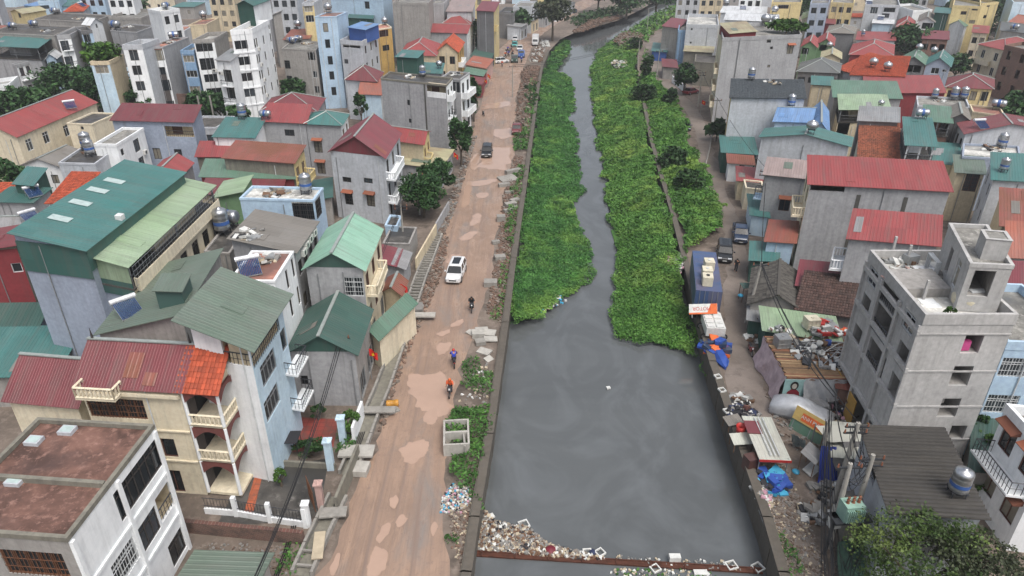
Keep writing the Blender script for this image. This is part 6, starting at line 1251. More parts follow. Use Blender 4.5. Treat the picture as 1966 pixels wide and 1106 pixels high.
# lorries
def lorry(px, py, heading, cabcol, boxcol, label, L=5.6, boxh=2.1, open_bed=False):
    o = empty('lorry', W(px, py, .02), heading, label, 'truck'); w = .95
    m = MB(); loft(m, [rsec(L/2-1.5,w,.45,2.0),rsec(L/2-1.4,w,.42,2.1),rsec(L/2-.6,w,.42,2.08),rsec(L/2-.15,w*.98,.42,1.3),rsec(L/2,w*.95,.45,1.2)]); m.build('cab', [cabcol], o)
    m = MB(); m.face([(L/2-.13,-w*.85,1.32),(L/2-.13,w*.85,1.32),(L/2-.52,w*.8,2.02),(L/2-.52,-w*.8,2.02)]); m.build('windscreen', [CARGLASS], o)
    m = MB(); m.box(-L/2,-w,.75,L/2-1.6,w,.9)
    if open_bed: [m.box(*a) for a in ((-L/2,-w,.9,L/2-1.6,-w+.06,1.4),(-L/2,w-.06,.9,L/2-1.6,w,1.4),(-L/2,-w+.06,.9,-L/2+.06,w-.06,1.4))]
    else: m.box(-L/2,-w-.08,.9,L/2-1.62,w+.08,.9+boxh)
    m.build('cargo_body', [boxcol], o); m = MB(); m.box(-L/2+.2,-.4,.5,L/2-1.5,.4,.75); m.build('chassis', [DKP], o)
    for s in (-1, 1):
        for x in (-L/2+1.1, L/2-.8): wheel(o, x, s*.85, .4, .26)
        m = MB(); m.box(L/2-.02,s*.65-.15,.75,L/2+.03,s*.65+.15,.95); m.build('headlight', [LAMP], o)
    return o
lorry(1028, 86, ang(1031,74,1026,92), WHT, WHT, 'white box lorry parked by the far trash heap')
lorry(988, 118, ang(989,108,987,126), paint('green','2f4a44'), DKP, 'dark green lorry leading the far queue', 5.4, 1.0, True)
lorry(1001, 109, ang(1002,100,1000,116), paint('blue','2f5fae'), paint('blue','2f5fae'), 'small blue truck beside the dark green lorry', 4.4, 1.0, True)
# blue shipping container on a trailer
NAVYC = roofm('container_blue', C('31507c'), .25, .25)
hd = math.atan2(9.2, 1.75); CL, CW, Z0, Z1 = 9.4, 2.44, 1.2, 3.75
o = empty('shipping_container', (20.2, 64.6, 0), hd, 'blue shipping container on a trailer beside the lane wall', 'container')
w = CW/2
for s in (-1, 1): m = MB(); m.ribbed((-CL/2*s,-w*s,Z0),(CL/2*s,-w*s,Z0),(0,0,Z1-Z0),pitch=.28); m.build('side_panel', [NAVYC], o)
m = MB(); m.ribbed((-CL/2,-w,Z1),(CL/2,-w,Z1),(0,CW,0.0001),pitch=.28); m.build('roof', [NAVYC], o)
m = MB(); m.box(CL/2-.06,-w,Z0,CL/2,w,Z1-.01); m.build('front_panel', [NAVYC], o)
for s in (-1, 1):
    m = MB(); m.box(-CL/2,min(0,s*w)+.01,Z0,-CL/2+.06,max(0,s*w)-.01,Z1-.01); d = m.build('door', [NAVYC], o); m = MB()
    for k in (.3, .7): m.bar((-CL/2-.05,s*w*k,Z0),(-CL/2-.05,s*w*k,Z1),.03)
    m.build('lock_rod', [FR['g']], d)
m = MB(); m.box(-CL/2,-w,Z0-.22,CL/2,-w+.12,Z0); m.box(-CL/2,w-.12,Z0-.22,CL/2,w,Z0); m.box(-CL/2,-.4,.9,CL/2,.4,1.03); m.build('trailer_chassis', [DKP], o)
for x in (-CL/2+1.2,-CL/2+2.4,CL/2-1.6):
    for s in (-1,1): wheel(o, x, s*.95, .46, .36)
for i, (dx, dy, l) in enumerate(((-3.2,.15,'front white plastic cube tank on the blue container'),(-1.6,.1,'white plastic cube tank nearer the container middle'),(.4,-.2,'caged white crate on the blue container roof'))):
    q = o.location + Vector((math.cos(hd)*dx-math.sin(hd)*dy, math.sin(hd)*dx+math.cos(hd)*dy, Z1+.035)); t = empty('cube_tank', q, hd+.05*i, l, 'tank'); m = MB()
    loft(m, [[(-.55,-.5,z),(-.6,-.45,z),(-.6,.45,z),(-.55,.5,z),(.55,.5,z),(.6,.45,z),(.6,-.45,z),(.55,-.5,z)] for z in (0,.12,.95)]); m.build('tank_body', [plain('cream_plastic', C('cfc8b2'), .5)], t)
    m = MB(); m.lathe([(.95,.18),(1.02,.18),(1.02,0)], n=10); m.build('lid', [DKP if i == 0 else WHITEP], t)
# ------------------------------------------------------------------ people and motorbikes
SKIN = plain('skin', C('a97c62'), .6); HAIR = plain('hair', C('1a1614'), .7)
def skinmesh(name, pts, edges, radii, mat, parent):
    me = bpy.data.meshes.new(name); me.from_pydata(pts, edges, []); me.materials.append(mat); o = bpy.data.objects.new(name, me); COL.objects.link(o); o.parent = parent
    md = o.modifiers.new('skin', 'SKIN'); sl = me.skin_vertices[0] if len(me.skin_vertices) else None
    if sl:
        for i, r in enumerate(radii): sl.data[i].radius = (r, r); sl.data[i].use_root = (i == 0)
    sb = o.modifiers.new('sub', 'SUBSURF'); sb.levels = 1; sb.render_levels = 1; return o
STAND = dict(pel=(0,0,.92), chest=(0,0,1.3), neck=(.01,0,1.48), head=(.03,0,1.58), top=(.02,0,1.7), shl=(0,.19,1.42), ell=(-.05,.25,1.14), hal=(.08,.26,.9), shr=(0,-.19,1.42), elr=(.03,-.25,1.14), har=(.2,-.24,.94), hil=(0,.1,.9), knl=(.12,.1,.5), ftl=(.02,.1,.06), tol=(.2,.1,.04), hir=(0,-.1,.9), knr=(-.02,-.1,.5), ftr=(-.2,-.1,.08), tor=(-.02,-.1,.04))
RIDE = dict(pel=(-.12,0,.82), chest=(.0,0,1.2), neck=(.06,0,1.38), head=(.1,0,1.48), top=(.09,0,1.6), shl=(.04,.19,1.32), ell=(.2,.28,1.06), hal=(.45,.3,1.02), shr=(.04,-.19,1.32), elr=(.2,-.28,1.06), har=(.45,-.3,1.02), hil=(-.1,.1,.8), knl=(.32,.16,.74), ftl=(.26,.16,.34), tol=(.4,.16,.32), hir=(-.1,-.1,.8), knr=(.32,-.16,.74), ftr=(.26,-.16,.34), tor=(.4,-.16,.32))
JN = list(STAND.keys())
BE = [('pel','chest'),('chest','neck'),('neck','head'),('head','top'),('chest','shl'),('shl','ell'),('ell','hal'),('chest','shr'),('shr','elr'),('elr','har'),('pel','hil'),('hil','knl'),('knl','ftl'),('ftl','tol'),('pel','hir'),('hir','knr'),('knr','ftr'),('ftr','tor')]
BR = dict(pel=.13, chest=.14, neck=.06, head=.1, top=.07, shl=.07, ell=.05, hal=.04, shr=.07, elr=.05, har=.04, hil=.095, knl=.065, ftl=.045, tol=.04, hir=.095, knr=.065, ftr=.045, tor=.04)
def person(loc, rz, label, shirt, trousers, pose, helmet=None, coat=False):
    o = empty('person', loc, rz, label, 'person'); idx = {j: i for i, j in enumerate(JN)}
    skinmesh('body', [pose[j] for j in JN], [(idx[a], idx[b]) for a, b in BE], [BR[j] for j in JN], SKIN, o)
    def sub(name, js, grow, mat):
        ids = {j: i for i, j in enumerate(js)}; skinmesh(name, [pose[j] for j in js], [(ids[a], ids[b]) for a, b in BE if a in ids and b in ids], [BR[j]+grow for j in js], mat, o)
    sub('shirt', ['chest','pel','shl','ell','shr','elr'] + (['hal','har'] if coat else []), .035, shirt); sub('trousers', ['pel','hil','knl','ftl','hir','knr','ftr'], .02, trousers)
    m = MB(); hx, hy, hz = pose['head']; m.lathe([(-.02,.13),(.06,.135),(.13,.1),(.17,.05),(.18,0)] if helmet else [(-.02,.115),(.05,.118),(.11,.08),(.135,0)], 'z', (hx-.01,hy,hz), 10); m.build('helmet' if helmet else 'hair', [helmet or HAIR], o, smooth=True); return o
BIKE = {}
def bike(loc, rz, label, col, group=None):
    o = empty('motorbike', loc, rz, label, 'motorbike', group); key = col.name
    if key not in BIKE:
        b = MB(); loft(b, [[(x,-w_,z0),(x,-w_,z1),(x,w_,z1),(x,w_,z0)] for x, w_, z0, z1 in ((-.75,.06,.62,.72),(-.4,.13,.45,.74),(0,.1,.3,.5),(.3,.14,.32,.62),(.45,.12,.55,.95),(.55,.07,.7,.98))]); body = b.mesh('body', [col])
        s = MB(); loft(s, [[(x,-w_,z),(x,-w_,z+.07),(x,w_,z+.07),(x,w_,z)] for x, w_, z in ((-.7,.09,.74),(-.3,.13,.75),(.02,.09,.72))]); seat = s.mesh('seat', [DKP])
        hb = MB(); hb.bar((.42,-.33,1.02),(.42,.33,1.02),.02); hb.bar((.62,0,.3),(.42,0,1.0),.035); hb.bar((.4,-.2,1.02),(.36,-.28,1.22),.012); hb.bar((.4,.2,1.02),(.36,.28,1.22),.012); BIKE[key] = (body, seat, hb.mesh('handlebar', [RAILM]))
    for n, me in zip(('body','seat','handlebar'), BIKE[key]): link(n, me, o)
    for x in (-.6, .64): wheel(o, x, 0, .29, .09)
    m = MB(); m.box(.5,-.07,.78,.6,.07,.92); m.build('headlight', [LAMP], o); m = MB(); m.box(-.8,-.06,.62,-.74,.06,.72); m.build('tail_light', [TAIL], o); return o
BLUEC, ORNG, BLKC, JEAN = plain('blue_raincoat', C('2a3fa8'), .5), plain('orange_shirt', C('c9582e'), .7), plain('black_cloth', C('1b1b1e'), .8), plain('dark_trousers', C('2a2c33'), .8)
for px, py, hd, sh, hl, ls, lb_, coat in ((906, 595, ang(906,570,905,600), BLKC, None, 'person in black riding towards the open water stretch', 'black motorbike on the muddy road below the white car', False), (872, 700, ang(873,712,871,690), BLUEC, REDP, 'person in blue raincoat riding along the muddy road', 'motorbike ridden by the person in blue raincoat', True), (865, 756, ang(868,740,862,766), ORNG, ORANGEP, 'person in orange shirt and helmet riding past the big puddle', 'motorbike skirting the big puddle', False)):
    p = W(px, py, .02); bike(p, hd, lb_, BLKC if sh is not ORNG else paint('grey','55585c')); person(p + Vector((0,0,.02)), hd, ls, sh, JEAN, RIDE, hl, coat)
person(W(1412, 522, .02), ang(1412,522,1410,560), 'person in black shirt walking down the lane', BLKC, JEAN, STAND); person(W(1429, 806, .02), 1.2, 'person standing among the scrap by the canal wall', paint('brown','5c3a36',.8), JEAN, STAND)
bike(W(1440, 678, .02), ang(1436,668,1446,690), 'red motorbike parked beside the plank roof shed', REDC); bike(W(1606, 792, .02), -1.5, 'black scooter parked behind the covered car', BLKC)
for i, (x, y) in enumerate(((972,104),(976,108),(979,101),(970,110),(982,96),(975,99),(968,116),(964,128),(984,106),(1001,120),(986,70),(1006,66))):
    p = W(x, y, .02); h_ = -1.4+random.uniform(-.3,.3); lab = 'motorbike waiting among the crowd of riders in the far jam'
    bike(p, h_, lab, (BLKC, REDC, NAVY)[i % 3], 'motorbikes in the far jam'); q = person(p, h_, 'rider sitting in the crowd of motorbikes in the far jam', (BLKC, BLUEC, GREYP, ORNG)[i % 4], JEAN, RIDE, (WHITEP, BLKC, REDP)[i % 3]); q['group'] = 'riders in the far jam'
bike(W(928, 222, .02), -1.3, 'motorbike parked at the kerb below the balcony greenery', BLKC)
# covered car under a silver sheet
p = W(1538, 800, .0); hd = ang(1490,778,1590,806); o = empty('covered_car', p, hd, 'car under a silver sheet beside the lane', 'car'); m = MB()
secs = []
for x, w_, z in ((-2.5,.55,.5),(-2.4,.85,.95),(-1.7,.95,1.35),(-.9,.92,1.62),(.2,.9,1.58),(.9,.93,1.15),(1.7,.95,1.0),(2.3,.85,.8),(2.45,.5,.5)):
    secs.append([(x+random.uniform(-.04,.04), math.copysign(1, math.sin(t))*w_*min(1, abs(math.sin(t))*1.25)*(1+.04*math.sin(9*t+x*7)), .06+z*max(0, math.cos(t))**.6*(1+.03*math.sin(5*t+4*x)) if math.cos(t) > 0 else .06) for t in np.linspace(-1.75, 1.75, 15)])
loft(m, secs); m.build('sheet', [SILVER], o, smooth=True)
for s in (-1,1):
    for x in (-1.5,1.5): wheel(o, x, s*.75, .32)
# ================================================================== street works, rubble, stalls
def ups(a, b): d = Vector(b)-Vector(a); return math.atan2(d.y, d.x)
# drainage channel under construction
dr = [W(*p) for p in ((840,452),(826,490),(808,535),(793,580),(772,640),(752,700),(733,752),(712,800),(690,858),(668,912),(650,955),(625,1005),(604,1050),(580,1106))]
o = empty('drainage_channel', dr[0], 0, 'open concrete drain under construction along the muddy road', 'drain'); b0 = o.location
for i, (a, b) in enumerate(zip(dr[:-1], dr[1:])):
    e = (b-a).normalized(); n = Vector((-e.y, e.x, 0)); L = (b-a).length; k = max(1, int(L/1.2))
    if i in (9,): continue
    for s in (-1, 1):
        for j in range(k):
            c = a+(b-a)*((j+.5)/k)+n*s*.62-b0; m = MB(); m.obox((c.x,c.y), e, L/k/2-.03, .1, -.05, .42+random.uniform(-.05,.04)); m.build('wall_piece', [CONC], o)
    if i < 3 or i == 12:
        for j in range(k*2): c = a+(b-a)*((j+.5)/k/2)-b0; m = MB(); m.obox((c.x,c.y), n, .52, .07, .2, .36); m.build('strut', [CONC], o)
    m = MB(); c = (a+b)/2-b0; m.obox((c.x,c.y), e, L/2, .5, .016, .03); m.build('channel_bed', [wm('mossy')], o)
def slab(px, py, L, Wd, h, ang_, label, z0=0.0, mat=None, tilt=(0,0), name='concrete_slab', cat='slab'):
    m = MB(); m.obox((0,0), (1,0), L/2, Wd/2, 0, h); o = m.build(name, [mat or CONC], None, W(px, py, z0)+Vector((0,0,z0*0+.01))); o.rotation_euler = (tilt[0], tilt[1], ang_); return tag(o, label, cat)
PALEC = wallm('pale_concrete', C('a5a29b'), .35)
for a in ((800,606,3.8,.9,.14,.0,'long concrete cover slab bridging the drain by the red flag',.44,PALEC),(793,592,2.0,1.6,.25,.1,'dark steel plate over the drain beside the flag',.44,GREYP),(780,590,3.6,.7,.12,.02,'narrow concrete plank over the drain below the steel plate',.44,CONC),(722,788,3.2,.8,.12,.0,'grey plank bridge over the drain before the tiled forecourt',.44,CONC),(685,868,2.6,1.3,.16,.0,'ribbed concrete bridge slab at the gate pillars',.44,PALEC),(690,905,1.4,1.2,.5,-.1,'square concrete manhole box below the gate pillars',0,PALEC),(640,985,1.8,.9,.12,.1,'concrete slab across the drain by the fence post',.44,CONC),(612,1048,.7,2.2,.1,.15,'loose timber boards over the open drain',.46,BEIGEP),(752,790,1.2,.8,.15,.6,'broken slab beside the yellow barrel',0,CONC)): slab(*a[:6], a[6], a[7], a[8])
for i, (px, py, L, w_, h, an, tx, ty) in enumerate(((925,634,1.6,1.1,.12,.2,0,.05),(940,640,1.5,1.2,.14,-.2,.1,0),(918,645,1.5,1.3,.5,.1,0,0),(942,652,1.6,1.0,.14,.1,.05,.1),(930,676,1.6,1.1,.14,-.5,.08,0),(922,660,1.2,1.0,.4,.3,0,0),(905,640,.9,1.2,.1,1.0,.2,0),(938,690,1.0,.8,.1,.8,.3,0))):
    slab(px, py, L*.8, w_*.8, h, an, ['flat pale slab at the head of the slab pile by the canal wall','pale slab leaning on the wall side of the slab pile','thick square block in the slab pile','pale slab lying across the slab pile','large pale slab below the slab pile','dark cube block under the slabs','thin slab at the road side of the slab pile','broken pale slab near the white rubble'][i], .02+.12*(i in (1,3)), PALEC if i != 5 else CONC, (tx, ty))
for i, (px, py, L, w_, h, an, tx) in enumerate(((975,345,3.6,2.6,.35,.5,.12),(985,333,3.4,1.0,.8,.6,0),(968,358,2.2,.9,.6,.3,0),(980,396,2.2,.9,.7,.5,.15),(988,388,1.8,.8,.6,.7,0),(976,408,1.6,.7,.6,.4,0),(985,402,1.5,.6,.5,.6,0),(962,424,1.4,1.2,.9,.1,0),(960,498,1.6,1.1,.6,.2,0),(942,548,1.8,1.3,.7,.0,0),(978,372,1.6,.5,.5,.2,0),(952,468,1.2,.7,.5,.3,0))):
    slab(px, py, L*.8, w_*.8, h*.85, an, ['wide grey culvert slab dumped by the canal wall','tall culvert half leaning behind the wide slab','short culvert half at the foot of the wide slab','grey kerb block on the stacked kerb heap','second kerb block of the stacked kerb heap','third kerb block of the stacked kerb heap','tilted kerb block beside the stacked kerb heap','dark cube block below the kerb heap','square block on the rubble strip beside white rags','round dark concrete lump opposite the white car','small kerb end between culvert slabs and kerb heap','lone kerb block near the blue white rag'][i], 0, CONC, (tx, 0))
# open box culvert standing in the grass
p = W(877, 850); o = empty('box_culvert', p, .08, 'open concrete box culvert standing in the roadside grass', 'culvert')
for a in ((-1.0,-1.5,-.85,1.5),(.85,-1.5,1.0,1.5),(-.85,-1.5,.85,-1.35),(-.85,1.35,.85,1.5),(-.85,-.1,.85,.1)): m = MB(); m.box(a[0],a[1],0,a[2],a[3],1.1); m.build('side', [PALEC], o)
slab(892, 862, .15, 1.8, 1.0, .15, 'thin slab propped against the box culvert', 0, CONC)
def rubble(name, label, cat, poly, n, sz, mats, seed, hump=0.0, z0=0.0):
    r = random.Random(seed); P = [W(*p, z0) for p in poly]; xs = [q.x for q in P]; ys = [q.y for q in P]; m = MB(); k = 0; cx = sum(xs)/len(xs); cy = sum(ys)/len(ys); R = max(max(xs)-min(xs), max(ys)-min(ys))/2
    X = rng.uniform(min(xs), max(xs), n*4); Y = rng.uniform(min(ys), max(ys), n*4); ins = in_poly(X, Y, [(q.x,q.y) for q in P]); X, Y = X[ins][:n], Y[ins][:n]
    for x, y in zip(X, Y):
        s = r.uniform(*sz); hz = z0 + hump*max(0, 1-math.hypot(x-cx, y-cy)/R)*r.uniform(.6,1); mi = r.randrange(len(mats)); a = r.uniform(0, 3.14); k0 = len(m.v)
        m.obox((x, y), (math.cos(a), math.sin(a)), s/2, s*r.uniform(.25,.5), hz-.05, hz+s*r.uniform(.15,.6), mi); tx = r.uniform(-.5,.5); m.v[k0:] = [(vx+(r.uniform(-.12,.12))*s, vy+r.uniform(-.12,.12)*s, vz+(vx-x)*tx) for vx, vy, vz in m.v[k0:]]
    o = m.build(name, mats); o['kind'] = 'stuff'; return tag(o, label, cat)
EARTH, EARTH2, STONE = plain('earth', C('6b5b50'), .95, 0, .4, 3), plain('earth_red', C('775f51'), .95, 0, .4, 3), plain('stone', C('83796f'), .9, 0, .4, 3)
rubble('rubble', 'earth and broken stone strip between muddy road and canal wall', 'rubble', [(935,600),(955,480),(968,370),(988,300),(1003,300),(992,420),(975,560),(960,620)], 3200, (.06,.38), [EARTH, EARTH2, EARTH, EARTH2, STONE], 1)
rubble('rubble', 'earth heap strip beyond the maroon pickup', 'rubble', [(992,240),(995,180),(1008,140),(1030,140),(1022,190),(1012,260),(1000,262)], 1000, (.15,.7), [EARTH, EARTH2, STONE], 2, .5)
rubble('rubble', 'brown soil heap below the far trash pile', 'rubble', [(1000,150),(1012,128),(1036,128),(1030,160),(1015,168)], 700, (.2,.8), [EARTH, EARTH2], 3, 1.0)
rubble('rubble', 'trash and branches piled inside the far drain pit', 'rubble', [(1018,118),(1030,92),(1046,92),(1044,104),(1040,120)], 600, (.2,.9), [EARTH, WHITEP, BROWNP, GREYP], 4, 1.0)
rubble('rubble', 'red earth heap where the canal bends', 'rubble', [(1098,62),(1140,42),(1185,30),(1196,34),(1150,52),(1110,64)], 700, (.3,1.2), [EARTH2, EARTH], 5, 1.2)
rubble('rubble', 'brushwood and rubble mound by the far lane', 'rubble', [(1178,82),(1195,66),(1225,58),(1235,74),(1225,88),(1196,92)], 600, (.3,1.0), [EARTH, BROWNP, STONE], 6, 1.2)
rubble('rubble', 'clods of wet earth along the road drain', 'rubble', [(812,560),(835,500),(850,455),(862,455),(850,520),(826,580),(790,660),(760,740),(735,830),(726,830),(748,745),(785,640)], 900, (.08,.4), [EARTH, EARTH2, STONE], 7)
rubble('rubble', 'broken earth verge below the mango trees', 'rubble', [(835,450),(860,395),(885,320),(905,260),(915,262),(893,335),(872,405),(852,455)], 700, (.1,.5), [EARTH, STONE, GREYP], 8)
rubble('rubble', 'stone chips on the lower canal side of the muddy road', 'rubble', [(868,1060),(862,980),(872,930),(905,940),(905,1020),(890,1090)], 500, (.04,.2), [STONE, EARTH, EARTH2, BEIGEP], 9)
rubble('rubble', 'broken brick and stone scattered on the lane', 'rubble', [(1500,1106),(1478,1000),(1450,900),(1500,880),(1540,960),(1590,1106)], 1500, (.04,.2), [STONE, EARTH, EARTH, STONE, GREYP, BEIGEP], 10)
rubble('rubble', 'gravel litter on the yard by the covered car', 'rubble', [(1470,760),(1500,700),(1640,800),(1660,850),(1560,880),(1500,850)], 700, (.05,.3), [STONE, EARTH, GREYP], 11)
rubble('rubble', 'white block and brick debris by the unfinished house', 'rubble', [(1625,790),(1650,780),(1668,815),(1640,830),(1622,812)], 90, (.25,.6), [PALEC, STONE], 12, .4)
rubble('rubble', 'litter on the garden plot below the brick wall', 'rubble', [(380,1040),(560,1050),(580,1100),(500,1106),(380,1060)], 200, (.05,.22), [STONE, EARTH, GREYP], 14)
# litter
BRIGHT = [WHITEP, WHITEP, PINKP, CYANP, GREYP, BEIGEP, BEIGEP, GREYP, DKP]
rubble('litter', 'coloured plastic litter heap beside the muddy road', 'litter', [(845,985),(850,955),(868,930),(900,935),(905,960),(885,985)], 620, (.04,.2), BRIGHT, 21, .3)
rubble('litter', 'white litter heap on the lane bank weeds', 'litter', [(1280,505),(1290,482),(1308,488),(1312,520),(1300,528)], 260, (.12,.5), [WHITEP, WHITEP, PINKP, GREYP, DKP], 22, .3, .0)
rubble('litter', 'pale litter heap in the far right weeds', 'litter', [(1172,125),(1180,116),(1200,116),(1206,130),(1185,133)], 220, (.2,.7), [WHITEP, BEIGEP, DKP], 23, .5, .1)
rubble('litter', 'scattered white litter near the slab pile', 'litter', [(905,720),(940,690),(948,720),(930,790),(890,800),(882,770)], 90, (.08,.3), [WHITEP, GREYP, BEIGEP, STONE], 24)
rubble('litter', 'pale rags and sacks below the blue tarpaulin heap', 'litter', [(1440,935),(1465,930),(1482,970),(1470,985),(1455,965)], 240, (.1,.4), [GREYP, BEIGEP, WHITEP, PINKP], 25, .4)
rubble('litter', 'black sacks and scrap against the lane wall', 'litter', [(1395,790),(1425,775),(1462,810),(1462,840),(1430,835),(1405,815)], 320, (.15,.6), [DKP, DKP, GREYP, WHITEP, plain('dark_blue', C('2a3350'), .8)], 26, .8)
rubble('litter', 'white foam and rags heap behind the white lorry', 'litter', [(1035,86),(1040,78),(1052,78),(1056,90),(1044,92)], 160, (.2,.6), [WHITEP, WHITEP, GREYP], 27, .5)
rubble('litter', 'scrap and rags in front of the covered car', 'litter', [(1600,780),(1620,775),(1640,800),(1620,815),(1605,805)], 110, (.1,.5), [WHITEP, PINKP, DKP, BLUEP], 28, .5)
# trash held by the boom
rubble('floating_trash', 'mass of floating trash caught against the rusty boom', 'trash', [(914,1056),(918,985),(930,980),(948,1000),(985,1010),(1010,1012),(1030,1030),(1050,1046),(1090,1056),(1160,1070),(1160,1076),(1060,1070)], 4200, (.03,.26), [WHITEP, BEIGEP, GREYP, GREYP, BROWNP, STONE, BROWNP, DKP, BEIGEP], 30, .15, WATER_Z+.03)
rubble('floating_trash', 'thin trail of trash along the far end of the boom', 'trash', [(1180,1076),(1180,1066),(1330,1078),(1345,1068),(1450,1092),(1440,1100),(1330,1092)], 110, (.04,.2), [WHITEP, BEIGEP, GREYP, GREYP], 31, 0, WATER_Z+.03)
rubble('floating_trash', 'trash that slipped past the boom', 'trash', [(1180,1092),(1350,1094),(1380,1106),(1200,1120),(1170,1102)], 150, (.04,.22), [WHITEP, BEIGEP, GREYP, GRASSM], 32, 0, WATER_Z+.03)
rubble('floating_trash', 'specks of litter drifting at the hyacinth tip', 'trash', [(1000,580),(1060,560),(1090,575),(1060,600),(1010,612)], 60, (.08,.3), [WHITEP, CYANP, BEIGEP], 33, 0, WATER_Z+.5)
def ring(px, py, s, rz, label, mat=None, z=WATER_Z+.04, name='window_frame', cat='frame'):
    m = MB(); t = .12*s
    for a in ((-s/2,-s/2,s/2,-s/2+t),(-s/2,s/2-t,s/2,s/2),(-s/2,-s/2+t,-s/2+t,s/2-t),(s/2-t,-s/2+t,s/2,s/2-t)): m.box(a[0],a[1],0,a[2],a[3],.14)
    o = m.build(name, [mat or WHITEP], None, W(px, py, z), rz); tag(o, label, cat)
for a in ((1152,1062,.6,.6,'square white box frame floating before the boom beside dark ball'),(1128,1062,.6,.1,'beige square box frame floating before the boom'),(1258,1093,.6,.5,'white square frame drifting past the boom'),(1404,1087,.7,.3,'thin white frame lying on the boom end'),(1455,1091,.7,.5,'grey square frame at the wall end of the boom'),(1006,1008,.7,.4,'brown wooden frame on top of the trash mass')): ring(*a)
def lump(px, py, r, label, mat, name, cat, z, flat=.7):
    m = MB(); m.lathe([(-.3*r*flat,r*.7),(0,r),(.35*r*flat,r*.95),(.8*r*flat,r*.6),(r*flat,0)], n=12); m.v = [(x*(1+.12*math.sin(5*y+z_)), y*(1+.1*math.cos(4*x)), z_) for x, y, z_ in m.v]; return tag(m.build(name, [mat], None, W(px, py, z), 0, True), label, cat)
lump(1057, 1058, .42, 'dark red ball shaped sack in the floating trash', plain('dark_red', C('6e1f2c'), .6), 'red_sack', 'sack', WATER_Z+.05); lump(1138, 1061, .25, 'dark blue ball floating before the boom', plain('dark_blue', C('2a3350'), .8), 'ball', 'ball', WATER_Z+.05)
for a in ((975,1038,1.1,.6,.12,.2,'large white foam board in the floating trash',WHITEP),(942,992,.5,.4,.1,.5,'small white board at the edge of the trash by the wall',WHITEP),(1295,1074,.75,.4,.35,.0,'white foam box resting on the rusty boom',WHITEP),(1002,1022,.8,.4,.1,-.6,'lilac sheet in the floating trash',PINKP),(962,1050,.7,.4,.12,.6,'tan board in the floating trash near the boom',BEIGEP),(1168,745,.35,.3,.1,.3,'white foam scrap floating alone on open water',WHITEP),(1345,1100,.9,.4,.1,.0,'white sheet past the boom',WHITEP)):
    m = MB(); m.obox((0,0),(1,0),a[2]/2,a[3]/2,-.03,a[4]); tag(m.build('foam_board', [a[7]], None, W(a[0],a[1],WATER_Z+(.2 if a[0] == 1295 else .06)), a[5]), a[6], 'foam board')
# rusty boom
a, b = W(908,1064,WATER_Z), W(1466,1098,WATER_Z); RUSTM = plain('rust_steel', C('593527'), .85, .2, .5, 1.5); hd = ups(a, b); L = (b-a).length
o = empty('boom', a, hd, 'rusty steel boom spanning the canal', 'boom'); m = MB(); m.box(.1,-.14,-.15,L-.1,.14,.1); m.build('beam', [RUSTM], o); m = MB(); m.box(.1,.14,.02,L-.1,.22,.16); m.build('flange', [RUSTM], o); m = MB(); m.box(.1,-.22,.02,L-.1,-.14,.13); m.build('flange', [RUSTM], o)
for i in range(9): m = MB(); x = .6+i*(L-1.2)/8; m.box(x-.05,-.24,.102,x+.05,.24,.2); m.build('cross_brace', [RUSTM], o)
# barrel
m = MB(); m.lathe([(-.5,0),(-.5,.28),(-.46,.3),(-.17,.3),(-.15,.28),(.15,.28),(.17,.3),(.46,.3),(.5,.28),(.5,0)], 'x', n=14); o = m.build('barrel', [plain('yellow_paint', C('b5812f'), .5)], None, W(754,780)+Vector((0,0,.3)), .15, True); tag(o, 'rusty yellow barrel lying at the road edge', 'barrel')
# ------------------------------------------------------------------ yards on the road side
def poly_sheet(name, px, z, mat): m = MB(); m.face([tuple(W(*p, z)) for p in px]); return struct(m.build(name, [mat]))
def tilesm(name, col, sz=.4):
    m, t, b = newmat(name); v = mapped(t, rnd=False); br = N(t, 'ShaderNodeTexBrick'); br.inputs['Scale'].default_value = 1; br.inputs['Brick Width'].default_value = sz; br.inputs['Row Height'].default_value = sz; br.inputs['Mortar Size'].default_value = .02; br.offset = 0
    br.inputs['Color1'].default_value = (*col,1); br.inputs['Color2'].default_value = (*[x*.8 for x in col],1); br.inputs['Mortar'].default_value = (*[x*.5 for x in col],1); t.links.new(v, br.inputs['Vector'])
    c = mixc(t, ramp(t, noise(t, v, .8, 5, .7), .45, .7), br.outputs[0], (.09,.06,.05)); t.links.new(c, b.inputs['Base Color']); b.inputs['Roughness'].default_value = .55; return m
poly_sheet('forecourt', [(535,865),(552,800),(650,805),(640,858),(600,870)], .015, tilesm('red_tiles', C('8a4038'), .5)); poly_sheet('yard', [(415,1010),(470,905),(632,880),(612,985),(590,1000)], .008, slabm('dark')); poly_sheet('path', [(468,985),(492,905),(506,905),(486,985)], .019, tilesm('orange_tiles', C('a85a3c'), .5))
def wall_run(name, label, px, h, th, mat, z=0.0, cat='wall', cap=None):
    P = [W(*p, z) for p in px]; o = empty(name, P[0], 0, label, cat)
    for a, b in zip(P[:-1], P[1:]):
        c = (a+b)/2-P[0]; m = MB(); m.obox((c.x,c.y), b-a, (b-a).length/2, th/2, -.05, h); m.build('wall_panel', [mat], o)
        if cap: m = MB(); m.obox((c.x,c.y), b-a, (b-a).length/2+.03, th/2+.06, h, h+.08); m.build('coping', [cap], o)
    return o
